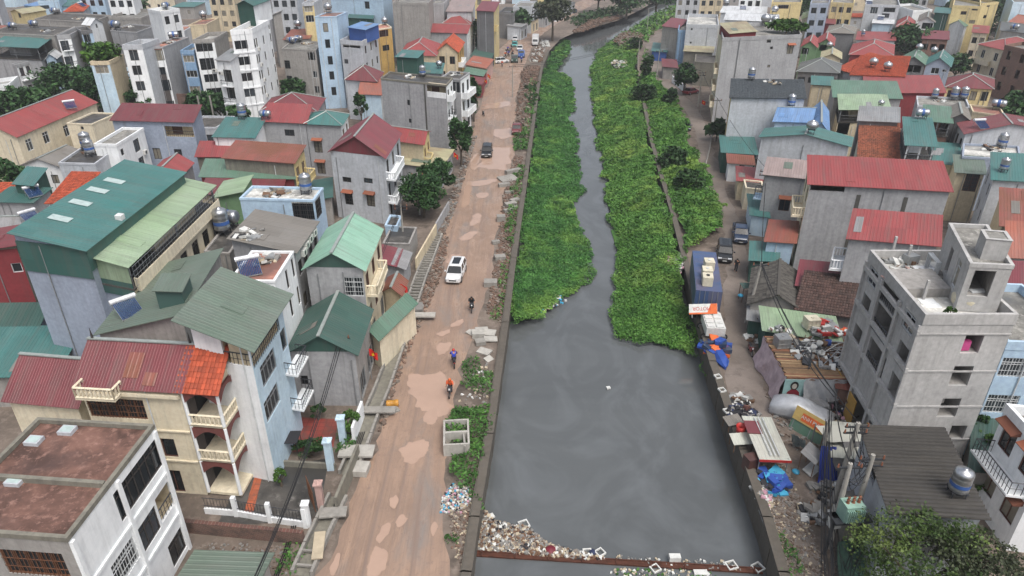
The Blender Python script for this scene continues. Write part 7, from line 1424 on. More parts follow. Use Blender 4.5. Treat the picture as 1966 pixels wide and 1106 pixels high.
def brickm():
    m, t, b = newmat('old_brick'); v = mapped(t); br = N(t, 'ShaderNodeTexBrick'); br.inputs['Scale'].default_value = 1; br.inputs['Brick Width'].default_value = .24; br.inputs['Row Height'].default_value = .08; br.inputs['Mortar Size'].default_value = .012; br.inputs['Color1'].default_value = (*C('6e4a40'),1); br.inputs['Color2'].default_value = (*C('5a3d36'),1); br.inputs['Mortar'].default_value = (*C('7d736a'),1)
    mp = N(t, 'ShaderNodeMapping'); mp.inputs['Rotation'].default_value = (math.pi/2, 0, 0); t.links.new(v, mp.inputs[0]); t.links.new(mp.outputs[0], br.inputs['Vector']); c = mixc(t, ramp(t, noise(t, v, .7, 5, .7), .45, .7), br.outputs[0], C('3f3a36')); t.links.new(c, b.inputs['Base Color']); b.inputs['Roughness'].default_value = .9; return m
BRICKM = brickm()
wall_run('garden_wall', 'old brick garden wall below the cream house yard', [(360,1020),(585,1042)], 1.0, .3, BRICKM)
wall_run('yard_wall', 'low wall between tiled forecourt and concrete yard', [(470,890),(645,900)], .5, .2, wm('mossy')); wall_run('yard_wall', 'stained wall with red coping behind the tiled forecourt', [(545,772),(665,775)], 1.3, .2, wm('mossy'), cap=rm('oldorange'))
wall_run('yard_wall', 'patched boundary wall between the gate pillars', [(648,985),(690,880)], 1.4, .2, wm('mossy'))
wall_run('yard_wall', 'grey white roadside wall beside the tiled forecourt', [(680,852),(698,800)], 1.6, .2, wm('white'))
wall_run('yard_wall', 'long cream wall along the drain by the junk roof', [(800,520),(838,452)], 1.6, .2, wm('beige')); wall_run('yard_wall', 'grey wall running up beside the mango trees', [(838,448),(862,405)], 1.4, .2, wm('grey'))
wall_run('yard_wall', 'unfinished red brick yard wall by the courtyard trees', [(296,232),(395,236)], 5.6, .3, BRICKM)
wall_run('lane_parapet', 'low parapet of the lane by the weeds', [(1352,330),(1362,290),(1366,262)], .5, .2, CONC); wall_run('yard_wall', 'white yard wall under the round lane tree', [(1290,158),(1315,178)], 1.6, .2, wm('white'))
def pillar(px, py, h, s, label, mat):
    m = MB(); m.box(-s/2,-s/2,-.05,s/2,s/2,h); m.box(-s/2-.08,-s/2-.08,h,s/2+.08,s/2+.08,h+.12); m.lathe([(h+.12,s*.6),(h+.35,0)], n=4); tag(m.build('gate_pillar', [mat], None, W(px,py), .05), label, 'pillar')
pillar(660,850,2.4,.5,'pale blue gate pillar at the tiled forecourt bridge',wm('paleblue')); pillar(636,900,2.6,.5,'pale blue gate pillar at the concrete yard corner',wm('paleblue')); pillar(618,975,2.2,.42,'mauve gate post beside the open gate',wm('pink')); pillar(593,1010,2.0,.36,'white gate post at the fence corner',wm('white'))
# fence of the cream house
P = [W(*p) for p in ((395,985),(455,990),(520,1002),(588,1012))]; o = empty('fence', P[0], 0, 'white post fence with dark bars in front of the cream house', 'fence')
for a, b in zip(P[:-1], P[1:]):
    c = (a+b)/2-P[0]; m = MB(); m.obox((c.x,c.y), b-a, (b-a).length/2, .08, -.02, .5); m.build('base_wall', [wm('white')], o); m = MB(); q = b-P[0]; m.box(q.x-.14,q.y-.14,-.02,q.x+.14,q.y+.14,1.7); m.build('post', [wm('white')], o); m = MB(); n = int((b-a).length/.22)
    for i in range(n): r = (a+(b-a)*(i+.5)/n)-P[0]; m.bar((r.x,r.y,.5),(r.x,r.y,1.45),.016,n=3)
    for z in (.7,1.4): m.bar((a.x-P[0].x,a.y-P[0].y,z),(q.x,q.y,z),.03)
    m.build('railing', [RAILM], o)
m = MB(); [m.bar((0,y,.1),(0,y,1.9),.02,n=3) for y in np.linspace(-.9,.9,12)]; [m.bar((0,-.95,z),(0,.95,z),.03) for z in (.15,1.0,1.85)]; tag(m.build('gate', [FR['r']], None, W(600,968)+Vector((0,0,.0)), .5), 'open rusty bar gate of the cream house yard', 'gate')
m = MB(); m.box(-1.1,-.7,1.6,1.1,.7,1.66); [m.bar((x,y,0),(x,y,1.62),.03) for x in (-1,1) for y in (-.6,.6)]; tag(m.build('shade_canopy', [DKP], None, W(552,872), .05), 'black shade canopy by the pale blue terrace house', 'canopy')
# ------------------------------------------------------------------ flags, poles, wires
FLAGR, FLAGY = plain('flag_red', C('c2231d'), .7, 0, .1), plain('flag_yellow', C('e8c62a'), .7, 0, .1)
def flag(px, py, label, h=3.2, s=1.0):
    o = empty('flag', W(px, py), random.uniform(-.3,.3), label, 'flag', 'red flags along the muddy road'); m = MB(); m.cone((0,0,-.05),(0,0,h),.03,.025,6); m.build('pole', [FR['g']], o); m = MB(); n = 8
    X = lambda t: .03+1.0*s*t*.75; Y = lambda t: .12*math.sin(t*6)*s; Zd = lambda t: -.35*t*s
    for i in range(n):
        a, b = i/n, (i+1)/n; m.face([(X(a),Y(a),h-.75*s+Zd(a)),(X(b),Y(b),h-.75*s+Zd(b)),(X(b),Y(b),h+Zd(b)),(X(a),Y(a),h+Zd(a))])
    c = m.build('cloth', [FLAGR], o); m = MB(); cx, cz = X(.5), h-.375*s+Zd(.5); pts = [(cx+(.2 if k % 2 == 0 else .08)*s*math.sin(k*math.pi/5), Y(.5)-.08*s, cz+(.2 if k % 2 == 0 else .08)*s*math.cos(k*math.pi/5)) for k in range(10)]
    m.face(pts); m.face([(x, y+.16*s, z) for x, y, z in pts]); m.build('star', [FLAGY], c)
for a in ((771,598,'red flag with yellow star by the drain cover slabs'),(714,728,'red flag with yellow star before the dark green gable house'),(872,330,'red flag with yellow star by the low brown flat roof house'),(929,178,'red flag with yellow star before the far shops'),(936,168,'red flag with yellow star under the red shop canopy'),(916,198,'red flag with yellow star below the balcony tree'),(1344,222,'red flag with yellow star at the tall grey block front')): flag(*a)
POLEC = wallm('pole_concrete', C('98958e'), .3)
INS = plain('insulator', C('8a5a44'), .4)
WIREM = plain('cable_black', C('1c1c1e'), .6)
def pole(px, py, h, label, lean=(0,0), arms=2, r=.14, lamp=False):
    o = empty('utility_pole', W(px, py), 0, label, 'utility pole'); T = Vector((lean[0], lean[1], h)); m = MB(); m.cone((0,0,-.1), T, r*1.3, r*.8, 10); m.build('pole', [POLEC], o)
    for i in range(arms):
        c = T*(1-.05-.07*i); m = MB(); m.box(c.x-.8,c.y-.05,c.z-.05,c.x+.8,c.y+.05,c.z+.05); k = m.build('crossarm', [RAILM], o)
        for x in (-.7,0,.7): m = MB(); m.cone((c.x+x,c.y,c.z+.05),(c.x+x,c.y,c.z+.3),.07,.04,6); m.build('insulator', [INS], k)
    if lamp: m = MB(); m.bar(T*.97, T*.97+Vector((1.6,0,.4)), .04); m.box(T.x+1.4,T.y-.12,T.z*.97+.34,T.x+2.0,T.y+.12,T.z*.97+.46); m.build('lamp_arm', [FR['g']], o)
    return o.location + T
t1 = pole(1432,620,6.6,'leaning concrete utility pole on the lane edge',(.6,.4),1); t2 = pole(1600,965,6.8,'concrete pole beside the transformer with three insulators',(.3,.3),2,.17); t3 = pole(1625,1040,7.2,'concrete pole of the transformer frame nearest the white wall',(.1,.2),2,.17); t4 = pole(1590,1050,7.0,'second concrete pole of the transformer frame',(-.1,.1),1,.17)
t5 = pole(806,412,6.0,'thin concrete pole by the mango trees',(0,0),1,.11); t6 = pole(668,762,6.2,'cable laden pole at the corner of the dark green gable house',(0,0),3,.13); t7 = pole(776,480,6.0,'concrete pole beside the junk covered roof',(0,0),2,.11)
t8 = pole(984,186,7.0,'slim pole standing in the far rubble strip',(0,0),1,.1); t9 = pole(1259,160,8.0,'slim lamp pole at the lane kink',(.2,0),1,.1,True); t10 = pole(1224,128,7.0,'slim pole in the far weeds by the mound',(0,0),1,.1); t11 = pole(1368,262,7.0,'pole beside the lane lean-to with a red flag',(0,0),1,.11); t12 = pole(1452,420,7.0,'wire hung pole beside the lane pickup',(.2,0),2,.12); t13 = pole(1242,60,8,'lamp pole on the far right bank',(0,0),1,.1,True); t14 = pole(1575,905,4.5,'short leaning post wrapped in cables on the lane',(-.4,.1),0,.14); t15 = pole(1340,205,7.5,'pole in the lane yard beside the red car',(0,0),2,.11)
pole(912,118,7,'pole among the far shops',(0,0),1,.1)
def wires(name, label, runs, r=.03):
    m = MB()
    for a, b, sag in runs: m.tube(hermite_wire(a, b, sag), r, 4)
    o = m.build(name, [WIREM]); return tag(o, label, 'cable')
V = Vector
wires('cable_bundle', 'thick black cable bundle swooping over the cream house yard', [(t6, W(455,1180,5.5)+V((0,0,0)), 1.2),(t6+V((0,0,-.4)), W(452,1184,5.0), 1.4),(t6+V((.3,0,-.2)), W(460,1180,5.3), 1.1)], .03)
wires('cable_bundle', 'black cables between the corner pole and the road drain poles', [(t6, t7, .8),(t6+V((0,0,-.3)), t7+V((0,0,-.3)), .9),(t7, t5, .5)], .035)
wires('cable_bundle', 'cables sweeping along the lane past the plank roof shed', [(t12, t1, .7),(t1, t14+V((0,0,2.5)), .9),(t1+V((0,0,-.3)), t14+V((0,0,2.2)), 1.1),(t14+V((0,0,2.5)), t4, .6),(t11, t12, .6),(t9, t15, .6),(t15, t11, .6),(t1+V((0,0,-.15)), t2, 1.0)], .04)
m = MB()
wires('cable_bundle', 'knot of drooping cables at the transformer frame', [(t2+V((random.uniform(-.7,.7),0,random.uniform(-.6,0))), t3+V((random.uniform(-.7,.7),0,random.uniform(-2.5,0))), random.uniform(.3,1.6)) for _ in range(9)]+[(t14+V((random.uniform(-.3,.3),0,random.uniform(-.5,2))), W(1595+random.uniform(-20,25),1120,random.uniform(.5,5)), random.uniform(.1,1.2)) for _ in range(12)]+[(t4+V((random.uniform(-.6,.6),0,random.uniform(-2,0))), t3+V((random.uniform(-.6,.6),0,random.uniform(-2,0))), random.uniform(.3,1.2)) for _ in range(7)], .022)
wires('cable', 'thin cables crossing the canal in the distance', [(t8, t10, 1.2),(t8+V((0,0,-.4)), t10+V((0,0,-.4)), 1.2)], .04)
def lay(px): return [W(*p, .1) for p in px]
m = MB(); [m.tube([q+V((k*.14,0,.02*k)) for q in lay(((690,830),(672,880),(655,930),(640,975)))], .035, 4) for k in range(4)]; [m.tube([q+V((k*.14,0,.02*k)) for q in lay(((560,1010),(545,1060),(520,1120)))], .04, 4) for k in range(3)]; tag(m.build('cable_bundle', [WIREM]), 'black cables laid along the drain trench', 'cable')
# transformer
p = W(1608,1062); o = empty('transformer', p, .1, 'pale green transformer hung between the concrete poles', 'transformer'); m = MB(); m.box(-.6,-.45,3.2,.6,.45,4.4); m.build('tank', [plain('pale_green', C('8fb0a2'), .5)], o); m = MB(); [m.box(x,-.62,3.3,x+.05,.62,4.2) for x in np.linspace(-.55,.5,9)]; m.build('fins', [plain('pale_green', C('8fb0a2'), .5)], o)
for x in (-.35,0,.35): m = MB(); m.lathe([(4.4,.12),(4.55,.07),(4.62,.12),(4.75,.06),(4.85,.1),(4.95,.03)], 'z', (x,0,0), 8); m.build('bushing', [INS], o)
m = MB(); m.box(-1.1,-.5,3.05,1.3,.5,3.2); [m.bar((x,0,-.1),(x,0,3.1),.12,n=8) for x in (-.9,1.1)]; m.build('platform', [RAILM], o)
m = MB(); m.box(-.35,-.25,0,.35,.25,1.0); [m.box(-.3,-.27,z,.3,-.25,z+.05) for z in (.3,.5,.7)]; tag(m.build('meter_box', [WHITEP], None, W(1600,1010,2.2), .2), 'white switch box fixed between the transformer poles', 'box')
# ================================================================== lane side stalls and scrap
def cloth(name, label, cat, corners, mat, n=10, fold=.12, seed=1, sag=0.0):
    """hanging or draped sheet with folds; corners: four world points"""
    r = random.Random(seed); a, b, c, d = [Vector(q) for q in corners]; nrm = (b-a).cross(d-a).normalized(); m = MB(); g = []; ph = r.uniform(0,6)
    for j in range(n+1):
        row = []
        for i in range(n+1):
            u, v = i/n, j/n; q = a.lerp(b,u).lerp(d.lerp(c,u), v) + nrm*(fold*math.sin(u*9+ph+v*2)*(.3+.7*(1-v)) + fold*.4*math.sin(u*23+v*7)) - V((0,0,sag*math.sin(math.pi*u)*math.sin(math.pi*v))); row.append(q)
        g.append(row)
    for j in range(n):
        for i in range(n): m.face([g[j][i],g[j][i+1],g[j+1][i+1],g[j+1][i]])
    o = m.build(name, [mat]); return tag(o, label, cat) if label else o
GTARP = plain('grey_tarp', C('a3a5a8'), .55, 0, .25, 1.5)
# shed with a roof of planks
zt = 2.6; PS = [W(1512,726,zt), W(1640,730,zt), W(1632,654,zt), W(1468,646,zt)]
o = empty('plank_shed', Vector((PS[0].x, PS[0].y, 0)), 0, 'shack with a weathered timber plank roof under a pile of scrap', 'shed'); b0 = o.location; WOODS = [plain('plank_'+k, C(h), .85, 0, .35, 2) for k, h in (('pale','a98f6c'),('mid','8a6f52'),('dark','6a5442'),('red','8a5f48'))]
n = 34
for i in range(n):
    a = PS[0].lerp(PS[3], (i+.5)/n); b = PS[1].lerp(PS[2], (i+.5)/n); c = (a+b)/2-b0; m = MB(); hw = (PS[3]-PS[0]).length/n/2*.85; m.obox((c.x+random.uniform(-.15,.15),c.y), b-a, (b-a).length/2, hw, zt+random.uniform(-.02,.03), zt+.06+random.uniform(0,.03)); m.build('plank', [random.choice(WOODS)], o)
for q in PS: m = MB(); r = q-b0; m.bar((r.x,r.y,-.1),(r.x,r.y,zt),.08); m.build('post', [BROWNP], o)
for q, r in ((PS[0],PS[3]),(PS[1],PS[2]),(PS[0],PS[1])): m = MB(); m.bar(q-b0-V((0,0,.1)), r-b0-V((0,0,.1)), .08); m.build('beam', [BROWNP], o)
m = MB(); pa, pb = (PS[3]-b0), (PS[2]-b0); m.face([(pa.x,pa.y,0),(pb.x,pb.y,0),(pb.x,pb.y,zt-.1),(pa.x,pa.y,zt-.1)]); m.build('back_wall', [rm('dgreen')], o)
f0, f1 = PS[0], PS[1]; out = V((0,-.08,0))
cloth('tarpaulin', 'grey tarpaulin hanging from the front of the plank roof shack', 'tarpaulin', [f0.lerp(f1,.25)+out-V((0,.35,1.7)), f0.lerp(f1,.88)+out-V((0,.3,2.1)), f0.lerp(f1,.9)+out+V((0,0,.05)), f0.lerp(f1,.25)+out+V((0,0,.05))], GTARP, 16, .16, 3)
# painted board with a plain portrait-like figure
bo = empty('painted_board', f0.lerp(f1,.12)+V((0,-.12,-1.85)), ups(f0,f1), 'painted board of a dark haired figure in red beside the grey tarpaulin', 'board'); m = MB(); m.box(-.85,0,0,.85,.05,1.8); m.build('panel', [plain('board_teal', C('8fb0ae'), .7)], bo)
m = MB(); m.face([(x*.65,-.012,z) for x, z in ((-.9,0),(.9,0),(.75,.55),(.3,.85),(-.3,.85),(-.75,.55))]); m.build('painted_dress', [plain('board_red', C('7c1d2a'), .7)], bo); m = MB(); m.face([(.34*math.cos(t),-.016,1.2+.42*math.sin(t)) for t in np.linspace(0,6.1,16)]); m.build('painted_hair', [HAIR], bo); m = MB(); m.face([(.2*math.cos(t),-.02,1.14+.27*math.sin(t)) for t in np.linspace(0,6.1,14)]); m.build('painted_face', [plain('board_skin', C('b9b3a8'), .7)], bo)
cloth('tarpaulin', 'pinkish white cloth hung over the lane side of the plank roof shack', 'tarpaulin', [PS[0]+V((-.6,-.2,-2.5)), PS[3]+V((-.6,.2,-2.5)), PS[3]+V((-.1,0,.05)), PS[0]+V((-.1,0,.05))], plain('pink_cloth', C('b3a1a6'), .7, 0, .35, 1.2), 14, .2, 5)
# scrap on the roof: pipes, buckets, drum
c = (PS[0]+PS[1]+PS[2]+PS[3])/4; sc = empty('scrap_heap', c+V((1.2,.8,.08)), 0, 'heap of metal pipes and frames on the timber plank roof', 'scrap')
for i in range(44):
    a = random.uniform(-.5,.9) if i % 3 else random.uniform(0,3.1); L = random.uniform(.8,3.2); p = V((random.uniform(-2.2,2.2),random.uniform(-1.6,1.6),.05+random.uniform(0,.35))); d = V((math.cos(a),math.sin(a),random.uniform(-.05,.12)))*L/2; m = MB(); m.bar(p-d,p+d,random.uniform(.025,.06),n=5); m.build('pipe', [random.choice([TIN, FR['g'], BROWNP, WHITEP, RAILM])], sc)
for i, (dx, dy, mt, l) in enumerate(((.6,.6,BLUEP,'blue bucket among the scrap on the plank roof'),(.1,.4,BROWNP,'brown drum among the scrap on the plank roof'),(-1.2,-.1,WHITEP,'white basin among the scrap on the plank roof'),(-.4,.5,WHITEP,'white bucket beside the drum on the plank roof'),(-.8,-.7,WHITEP,'white tub near the front of the plank roof'))):
    m = MB(); m.lathe([(0,0),(0,.2),(.5,.26),(.5,.22),(.06,.17),(.05,0)], n=12); k = m.build('bucket', [mt], None, sc.location+V((dx,dy,.3)), 0, True); k.rotation_euler = (random.uniform(-.9,.9),random.uniform(-.6,.6),0); tag(k, l, 'bucket')
tag(clutter('scrap', 'loose metal scrap scattered over the plank roof', 'scrap', c+V((1.0,.5,.1)), 2.6, 130, [TIN, WHITEP, GREYP, BROWNP, RAILM], (.15,.8), .25, .3), 'loose metal scrap scattered over the plank roof', 'scrap')
clutter('scrap', 'scrap sheets and boxes on the pale green workshop roof', 'scrap', W(1580,630,3.2), 1.6, 50, [WHITEP, TIN, GREYP, REDP], (.2,.9), .2, .3)
for px, py, l, mt in ((1556,628,'grey cube tank on the pale green workshop roof',plain('cream_plastic', C('cfc8b2'), .5)),(1500,664,'steel box cage at the edge of the plank roof',TIN)):
    m = MB(); m.box(-.6,-.5,0,.6,.5,1.0); [m.bar((x,-.53,0),(x,-.53,1.0),.025) for x in (-.55,-.2,.2,.55)]; [m.bar((-.6,-.53,z),(.6,-.53,z),.025) for z in (.1,.5,.95)]; m.lathe([(1.0,.15),(1.06,.15),(1.06,0)], n=10); tag(m.build('cube_tank', [mt], None, W(px,py,3.2 if px > 1520 else 2.68), .1), l, 'tank')
clutter('roof_clutter', 'orange hose and white boxes at the workshop end', 'clutter', W(1632,640,3.1), .9, 24, [WHITEP, ORANGEP, REDP], (.2,.7), .3, .4)
# timber and frames under the unfinished house
for i in range(12):
    a = W(1610+random.uniform(0,50),770+random.uniform(-20,40),0); m = MB(); m.bar(a, a+V((random.uniform(-1.4,1.4),random.uniform(-.6,.6),random.uniform(1.0,2.8))), .05); tag(m.build('timber_prop', [BROWNP if i % 2 else FR['g']]), 'timber prop leaning under the unfinished concrete house', 'prop', 'props under the unfinished house')
# advertising hoardings
def lettering(txt, size, mat, parent, loc, rot, name='lettering'):
    cu = bpy.data.curves.new(name, 'FONT'); cu.body = txt; cu.size = size; cu.align_x = 'CENTER'; cu.align_y = 'CENTER'; cu.extrude = .004; to = bpy.data.objects.new(name, cu); me = bpy.data.meshes.new_from_object(to); bpy.data.objects.remove(to); me.materials.append(mat); o = link(name, me, parent, loc); o.rotation_euler = rot; return o
p = W(1350,603,1.75); o = empty('sign_board', p, .05, 'orange and white board lettered MOTOR lying at the container end', 'sign'); m = MB(); m.box(-1.4,-.06,-.0,1.4,.0,1.0); m.build('panel', [WHITEP], o); m = MB(); m.face([(.35,-.064,0),(1.38,-.064,0),(1.38,-.064,1.0),(.75,-.064,1.0)]); m.build('orange_field', [ORANGEP], o); m = MB(); m.box(-1.4,-.068,.0,1.4,-.061,.16); m.build('stripe', [ORANGEP], o); lettering('MOTOR', .5, REDP, o, (-.15,-.075,.55), (math.pi/2, math.pi, 0)); m = MB(); [m.bar((x,.03,-.35),(x,.03,.2),.05) for x in (-1.1,1.1)]; m.build('leg', [FR['g']], o)
o.rotation_euler = (-.5, 0, .05)
p = W(1548,842,.0); o = empty('sign_board', p, ups(W(1512,800),W(1588,846)), 'yellow and orange board lettered ANH PHUONG by the covered car', 'sign'); SG = plain('sign_yellow', C('c2a766'), .7); m = MB(); m.box(-1.7,0,.9,1.7,.06,2.0); m.build('panel', [SG], o); m = MB(); m.box(-1.0,-.01,1.05,1.65,-.002,1.7); m.build('orange_field', [ORANGEP], o); lettering('ANH PHUONG', .4, WHITEP, o, (.32,-.02,1.38), (math.pi/2,0,0)); m = MB(); [m.bar((x,.1,-.1),(x,.1,1.0),.05) for x in (-1.5,0,1.5)]; m.build('leg', [FR['g']], o); m = MB(); m.ribbed((-1.7,.12,0),(1.7,.12,0),(0,.0,1.0)); m.build('tin_skirt', [rm('green')], o)
o.rotation_euler.x = -.35
# blue tarpaulin tent and booth
z = 2.6; q = [W(1568,925,.1), W(1610,925,.1), W(1607,858,z), W(1577,856,z)]; cloth('tarpaulin', 'deep blue tarpaulin hanging over the lane booth', 'tarpaulin', q, plain('deep_blue_tarp', C('263a8c'), .45, 0, .25, 1.2), 16, .14, 8)
o = empty('booth', W(1625,905), .05, 'scrap built booth with orange sign panel beside the blue tarpaulin', 'booth'); m = MB(); m.ribbed((-.9,-.2,1.6),(.9,-.2,1.6),(0,.1,1.3)); m.build('tin_panel', [rm('grey')], o); m = MB(); m.box(.95,-.2,1.5,2.6,-.1,2.9); m.build('sign_panel', [ORANGEP], o); lettering('TL', .6, WHITEP, o, (1.9,-.22,2.5), (math.pi/2,0,0)); m = MB(); m.box(1.0,-.22,1.55,2.55,-.202,2.1); m.build('sign_field', [WHITEP], o); m = MB(); [m.bar((x,y,-.1),(x,y,2.9),.05) for x in (-2,2.6) for y in (-.1,2.0)]; m.build('post', [FR['g']], o); m = MB(); m.face([(-2,-.1,2.92),(2.6,-.1,2.92),(2.6,2,2.7),(-2,2,2.7)]); m.build('roof', [rm('pale')], o)
cloth('tarpaulin', 'dark blue printed cloth by the transformer poles', 'tarpaulin', [W(1615,925,.2), W(1648,928,.2), W(1648,895,1.8), W(1615,892,1.8)], plain('navy_cloth', C('252b52'), .7, 0, .3, 3), 10, .1, 9)
for a in ((1562,905,1.4,1.2,.05,.7,'white board lying beside the lane booth',0.02,WHITEP),): slab(*a[:6], a[6], a[7], a[8], (0.35,0), 'white_board', 'board')
lump(1528, 906, .28, 'cyan plastic bag on the lane', CYANP, 'plastic_bag', 'bag', .0); lump(1422, 568, .3, 'cyan plastic bag hung near the leaning pole', CYANP, 'plastic_bag', 'bag', 1.0)
# stalls along the canal wall
o = empty('stall', W(1455,872), -.06, 'pale tin stall roof with maroon panel leaning on the lane wall', 'stall'); m = MB(); m.ribbed((-.7,-2.3,1.5),(1.6,-2.3,1.45),(-.2,4.8,.15)); m.build('roof', [rm('pale')], o); m = MB(); m.box(-.9,.4,1.62,.2,1.9,1.68); m.build('roof_panel', [MRN], o); m = MB(); [m.bar((x,y,-.1),(x,y,1.5),.05) for x in (-.6,1.4) for y in (-2.1,2.3)]; m.build('post', [FR['g']], o); m = MB(); [m.bar((x,-2.0,1.66),(x-.2,2.2,1.76),.04) for x in (.2,.5,.8)]; m.build('pole_weight', [FR['w']], o); m = MB(); m.box(-.7,-2.34,1.3,1.6,-2.3,1.5); m.build('fascia', [REDP], o)
m = MB(); m.lathe([(0,0),(0,.3),(.75,.4),(.75,.36),(.05,.26)], n=14); k = m.build('red_bin', [REDP], None, W(1421,832,.6), 0, True); tag(k, 'bright red plastic bin by the tin stall', 'bin'); m = MB(); m.box(-.3,-.3,-.6,.3,.3,.02); tag(m.build('crate', [BROWNP], None, W(1421,832,.6)), 'brown crate under the red bin', 'crate')
m = MB(); m.box(-.5,-.4,0,.5,.4,1.2); [m.box(-.44+i*.33,-.42,.08,-.18+i*.33,-.39,1.12) for i in range(3)]; tag(m.build('cabinet', [paint('dark_wood','4c2f28',.6)], None, W(1440,900), .3), 'dark wooden cabinet against the lane wall', 'cabinet')
clutter('tarpaulin_heap', 'bright blue tarpaulin heap below the tin stall', 'tarpaulin', W(1482,930,.0), 1.1, 60, [BLUEP, CYANP, BLUEP, DKP], (.3,.9), .9, .5)
slab(1484, 1035, .5, 5.2, .06, -.04, 'long pale grey sheet propped along the lane wall', 0, TIN, (0,-.5), 'metal_sheet', 'sheet')
o = empty('cart', W(1366,642), -.08, 'white topped cart behind the orange board', 'cart'); m = MB(); m.box(-.9,-1.5,.7,.9,1.5,1.6); m.build('box', [WHITEP], o); m = MB(); [m.box(x,y,1.6,x+.7,y+.6,1.72) for x in (-.8,.05) for y in (-1.4,-.6,.2,.9)]; m.build('foam_lid', [WHITEP], o); [wheel(o, x, y, .35, .1) for x in (-.95,.95) for y in (-1,1)]
clutter('tarpaulin_heap', 'blue and orange tarpaulin bundle along the lane wall', 'tarpaulin', W(1374,672,.0), 1.3, 90, [BLUEP, BLUEP, ORANGEP, NAVY], (.3,1.0), 1.1, .5)
m = MB(); loft(m, [[(x,-w_,.25),(x,-w_*.7,0),(x,w_*.7,0),(x,w_,.25),(x,w_*.5,.62*q_),(x,-w_*.5,.62*q_)] for x, w_, q_ in ((-1.3,.4,.8),(-.8,.6,1),(.5,.6,1.0),(1.2,.3,.7),(1.5,.06,.5))]); tag(m.build('covered_boat', [BLUEP], None, W(1384,692), ups(W(1376,670),W(1390,700))), 'small boat under a blue sheet below the tarpaulin bundle', 'boat')
for i, (px, py, l) in enumerate(((1378,724,'white planter box on the lane wall above open water'),(1386,750,'white planter box on the lane wall lower along'),(1396,790,'white foam tray on the lane wall beside the scrap'))):
    ring(px, py, .55, .3, l, WHITEP, .43, 'planter_box', 'box')
slab(1476, 500, .8, .6, .6, .2, 'orange covered bundle beside the teal tin shed', 0, ORANGEP, (0,0), 'bundle', 'bundle')
clutter('scrap', 'timber and scrap tipped beside the red motorbike', 'scrap', W(1452,648,0), .9, 30, [BROWNP, GREYP, WHITEP], (.2,.7), .3, .3)
m = MB(); m.box(-.8,-.05,0,.8,.05,1.5); tag(m.build('plywood_board', [YELP], None, W(1455,632), .1), 'yellow plywood sheet standing by the leaning pole', 'board')
m = MB(); [m.ribbed((-1.2,-1.6+i*.05,.6+i*.08),(1.2,-1.6+i*.05,.6+i*.08),(0,1.2,.02)) for i in range(3)]; m.box(-1.1,-1.5,-.02,1.1,-.5,.6); tag(m.build('sheet_stack', [rm('grey')], None, W(1548,775), .1), 'stack of grey roofing sheets behind the covered car', 'sheets')
# yard behind the transformer: mossy wall, green mesh
wall_run('yard_wall', 'black stained white wall beside the asbestos roof house', [(1690,1040),(1652,880)], 2.4, .25, wm('mossy')); 
cloth('mesh_sheet', 'dark green mesh sheet below the transformer', 'mesh', [W(1610,1150,.3), W(1665,1150,.3), W(1655,1035,.6), W(1608,1040,.6)], plain('green_mesh', C('3d5a4c'), .8, 0, .3, 4), 10, .1, 12)
wires('wire_frame', 'rusty wire frames piled under the transformer', [(W(1600+random.uniform(-10,70),1050+random.uniform(-40,60),random.uniform(.1,1.2)), W(1600+random.uniform(-10,70),1050+random.uniform(-20,60),random.uniform(.1,1.4)), .05) for _ in range(26)], .025)
# unfinished frame posts near the blue grey house
for i, (x, y) in enumerate(((395,262),(418,262),(398,240))): m = MB(); m.cone((0,0,-.1),(0,0,7.5),.16,.16,4); tag(m.build('bare_column', [CONC], None, W(x,y,0)), 'bare concrete column of the unfinished frame near the brick yard wall', 'column', 'unfinished frame columns')

# patched sheets, tarps and boards crowding the lane side yard
SHT = [rm('grey'), rm('pale'), rm('rust'), rm('greybrown'), rm('dgreen'), rm('straw')]
for i, (px, py, z, L, w_, an, ti, k, l) in enumerate(((1480,615,2.2,2.2,1.6,.2,.15,0,'grey tin sheet on the shack beside the yellow plywood'),(1500,600,2.4,2.6,1.2,.1,.1,5,'straw coloured tin sheet behind the workshop roof'),(1606,690,2.5,2.4,1.4,.5,.2,2,'rusty tin sheet at the corner of the plank roof'),(1630,712,2.2,2.0,1.6,-.2,-.2,1,'pale tin sheet by the unfinished house foot'),(1600,755,1.2,1.8,1.2,.3,.5,0,'grey sheet leaning behind the covered car'),(1648,835,1.4,2.2,1.4,.1,.1,1,'pale sheet over the booth corner'),(1606,848,2.4,1.8,1.2,-.1,.2,3,'brown tin sheet above the blue tarpaulin'),(1640,862,2.2,1.6,1.2,.3,.1,2,'rusty sheet on the booth roof'),(1560,870,1.6,1.6,1.2,.8,.4,0,'grey sheet leaning at the ANH PHUONG board'),(1640,955,1.4,1.8,1.0,.2,.3,3,'brown sheet stacked by the stained white wall'),(1622,990,1.0,1.6,1.2,-.4,.3,1,'pale sheet beneath the transformer cables'),(1436,548,1.8,1.4,1.1,.1,.1,4,'dark green sheet beside the leaning pole'),(1462,560,2.0,1.6,1.2,.3,.1,0,'grey patch sheet on the asbestos hut side'),(1424,842,.9,1.6,1.1,.1,.2,1,'pale board heaped above the red bin'),(1408,806,.8,1.4,1.0,.3,.2,3,'brown board on the black sacks'))):
    o = empty('tin_sheet', W(px, py, z), an, l, 'sheet'); m = MB(); m.ribbed((-L/2,-w_/2,-ti*w_/2),(L/2,-w_/2,-ti*w_/2),(0,w_,ti*w_),th=.02); m.build('sheet', [SHT[k]], o); m = MB(); [m.bar((x,y,-z),(x,y,ti*y-.02),.04) for x in (-L/2+.1,L/2-.1) for y in (-w_/2+.1,w_/2-.1)]; m.build('post', [BROWNP], o)
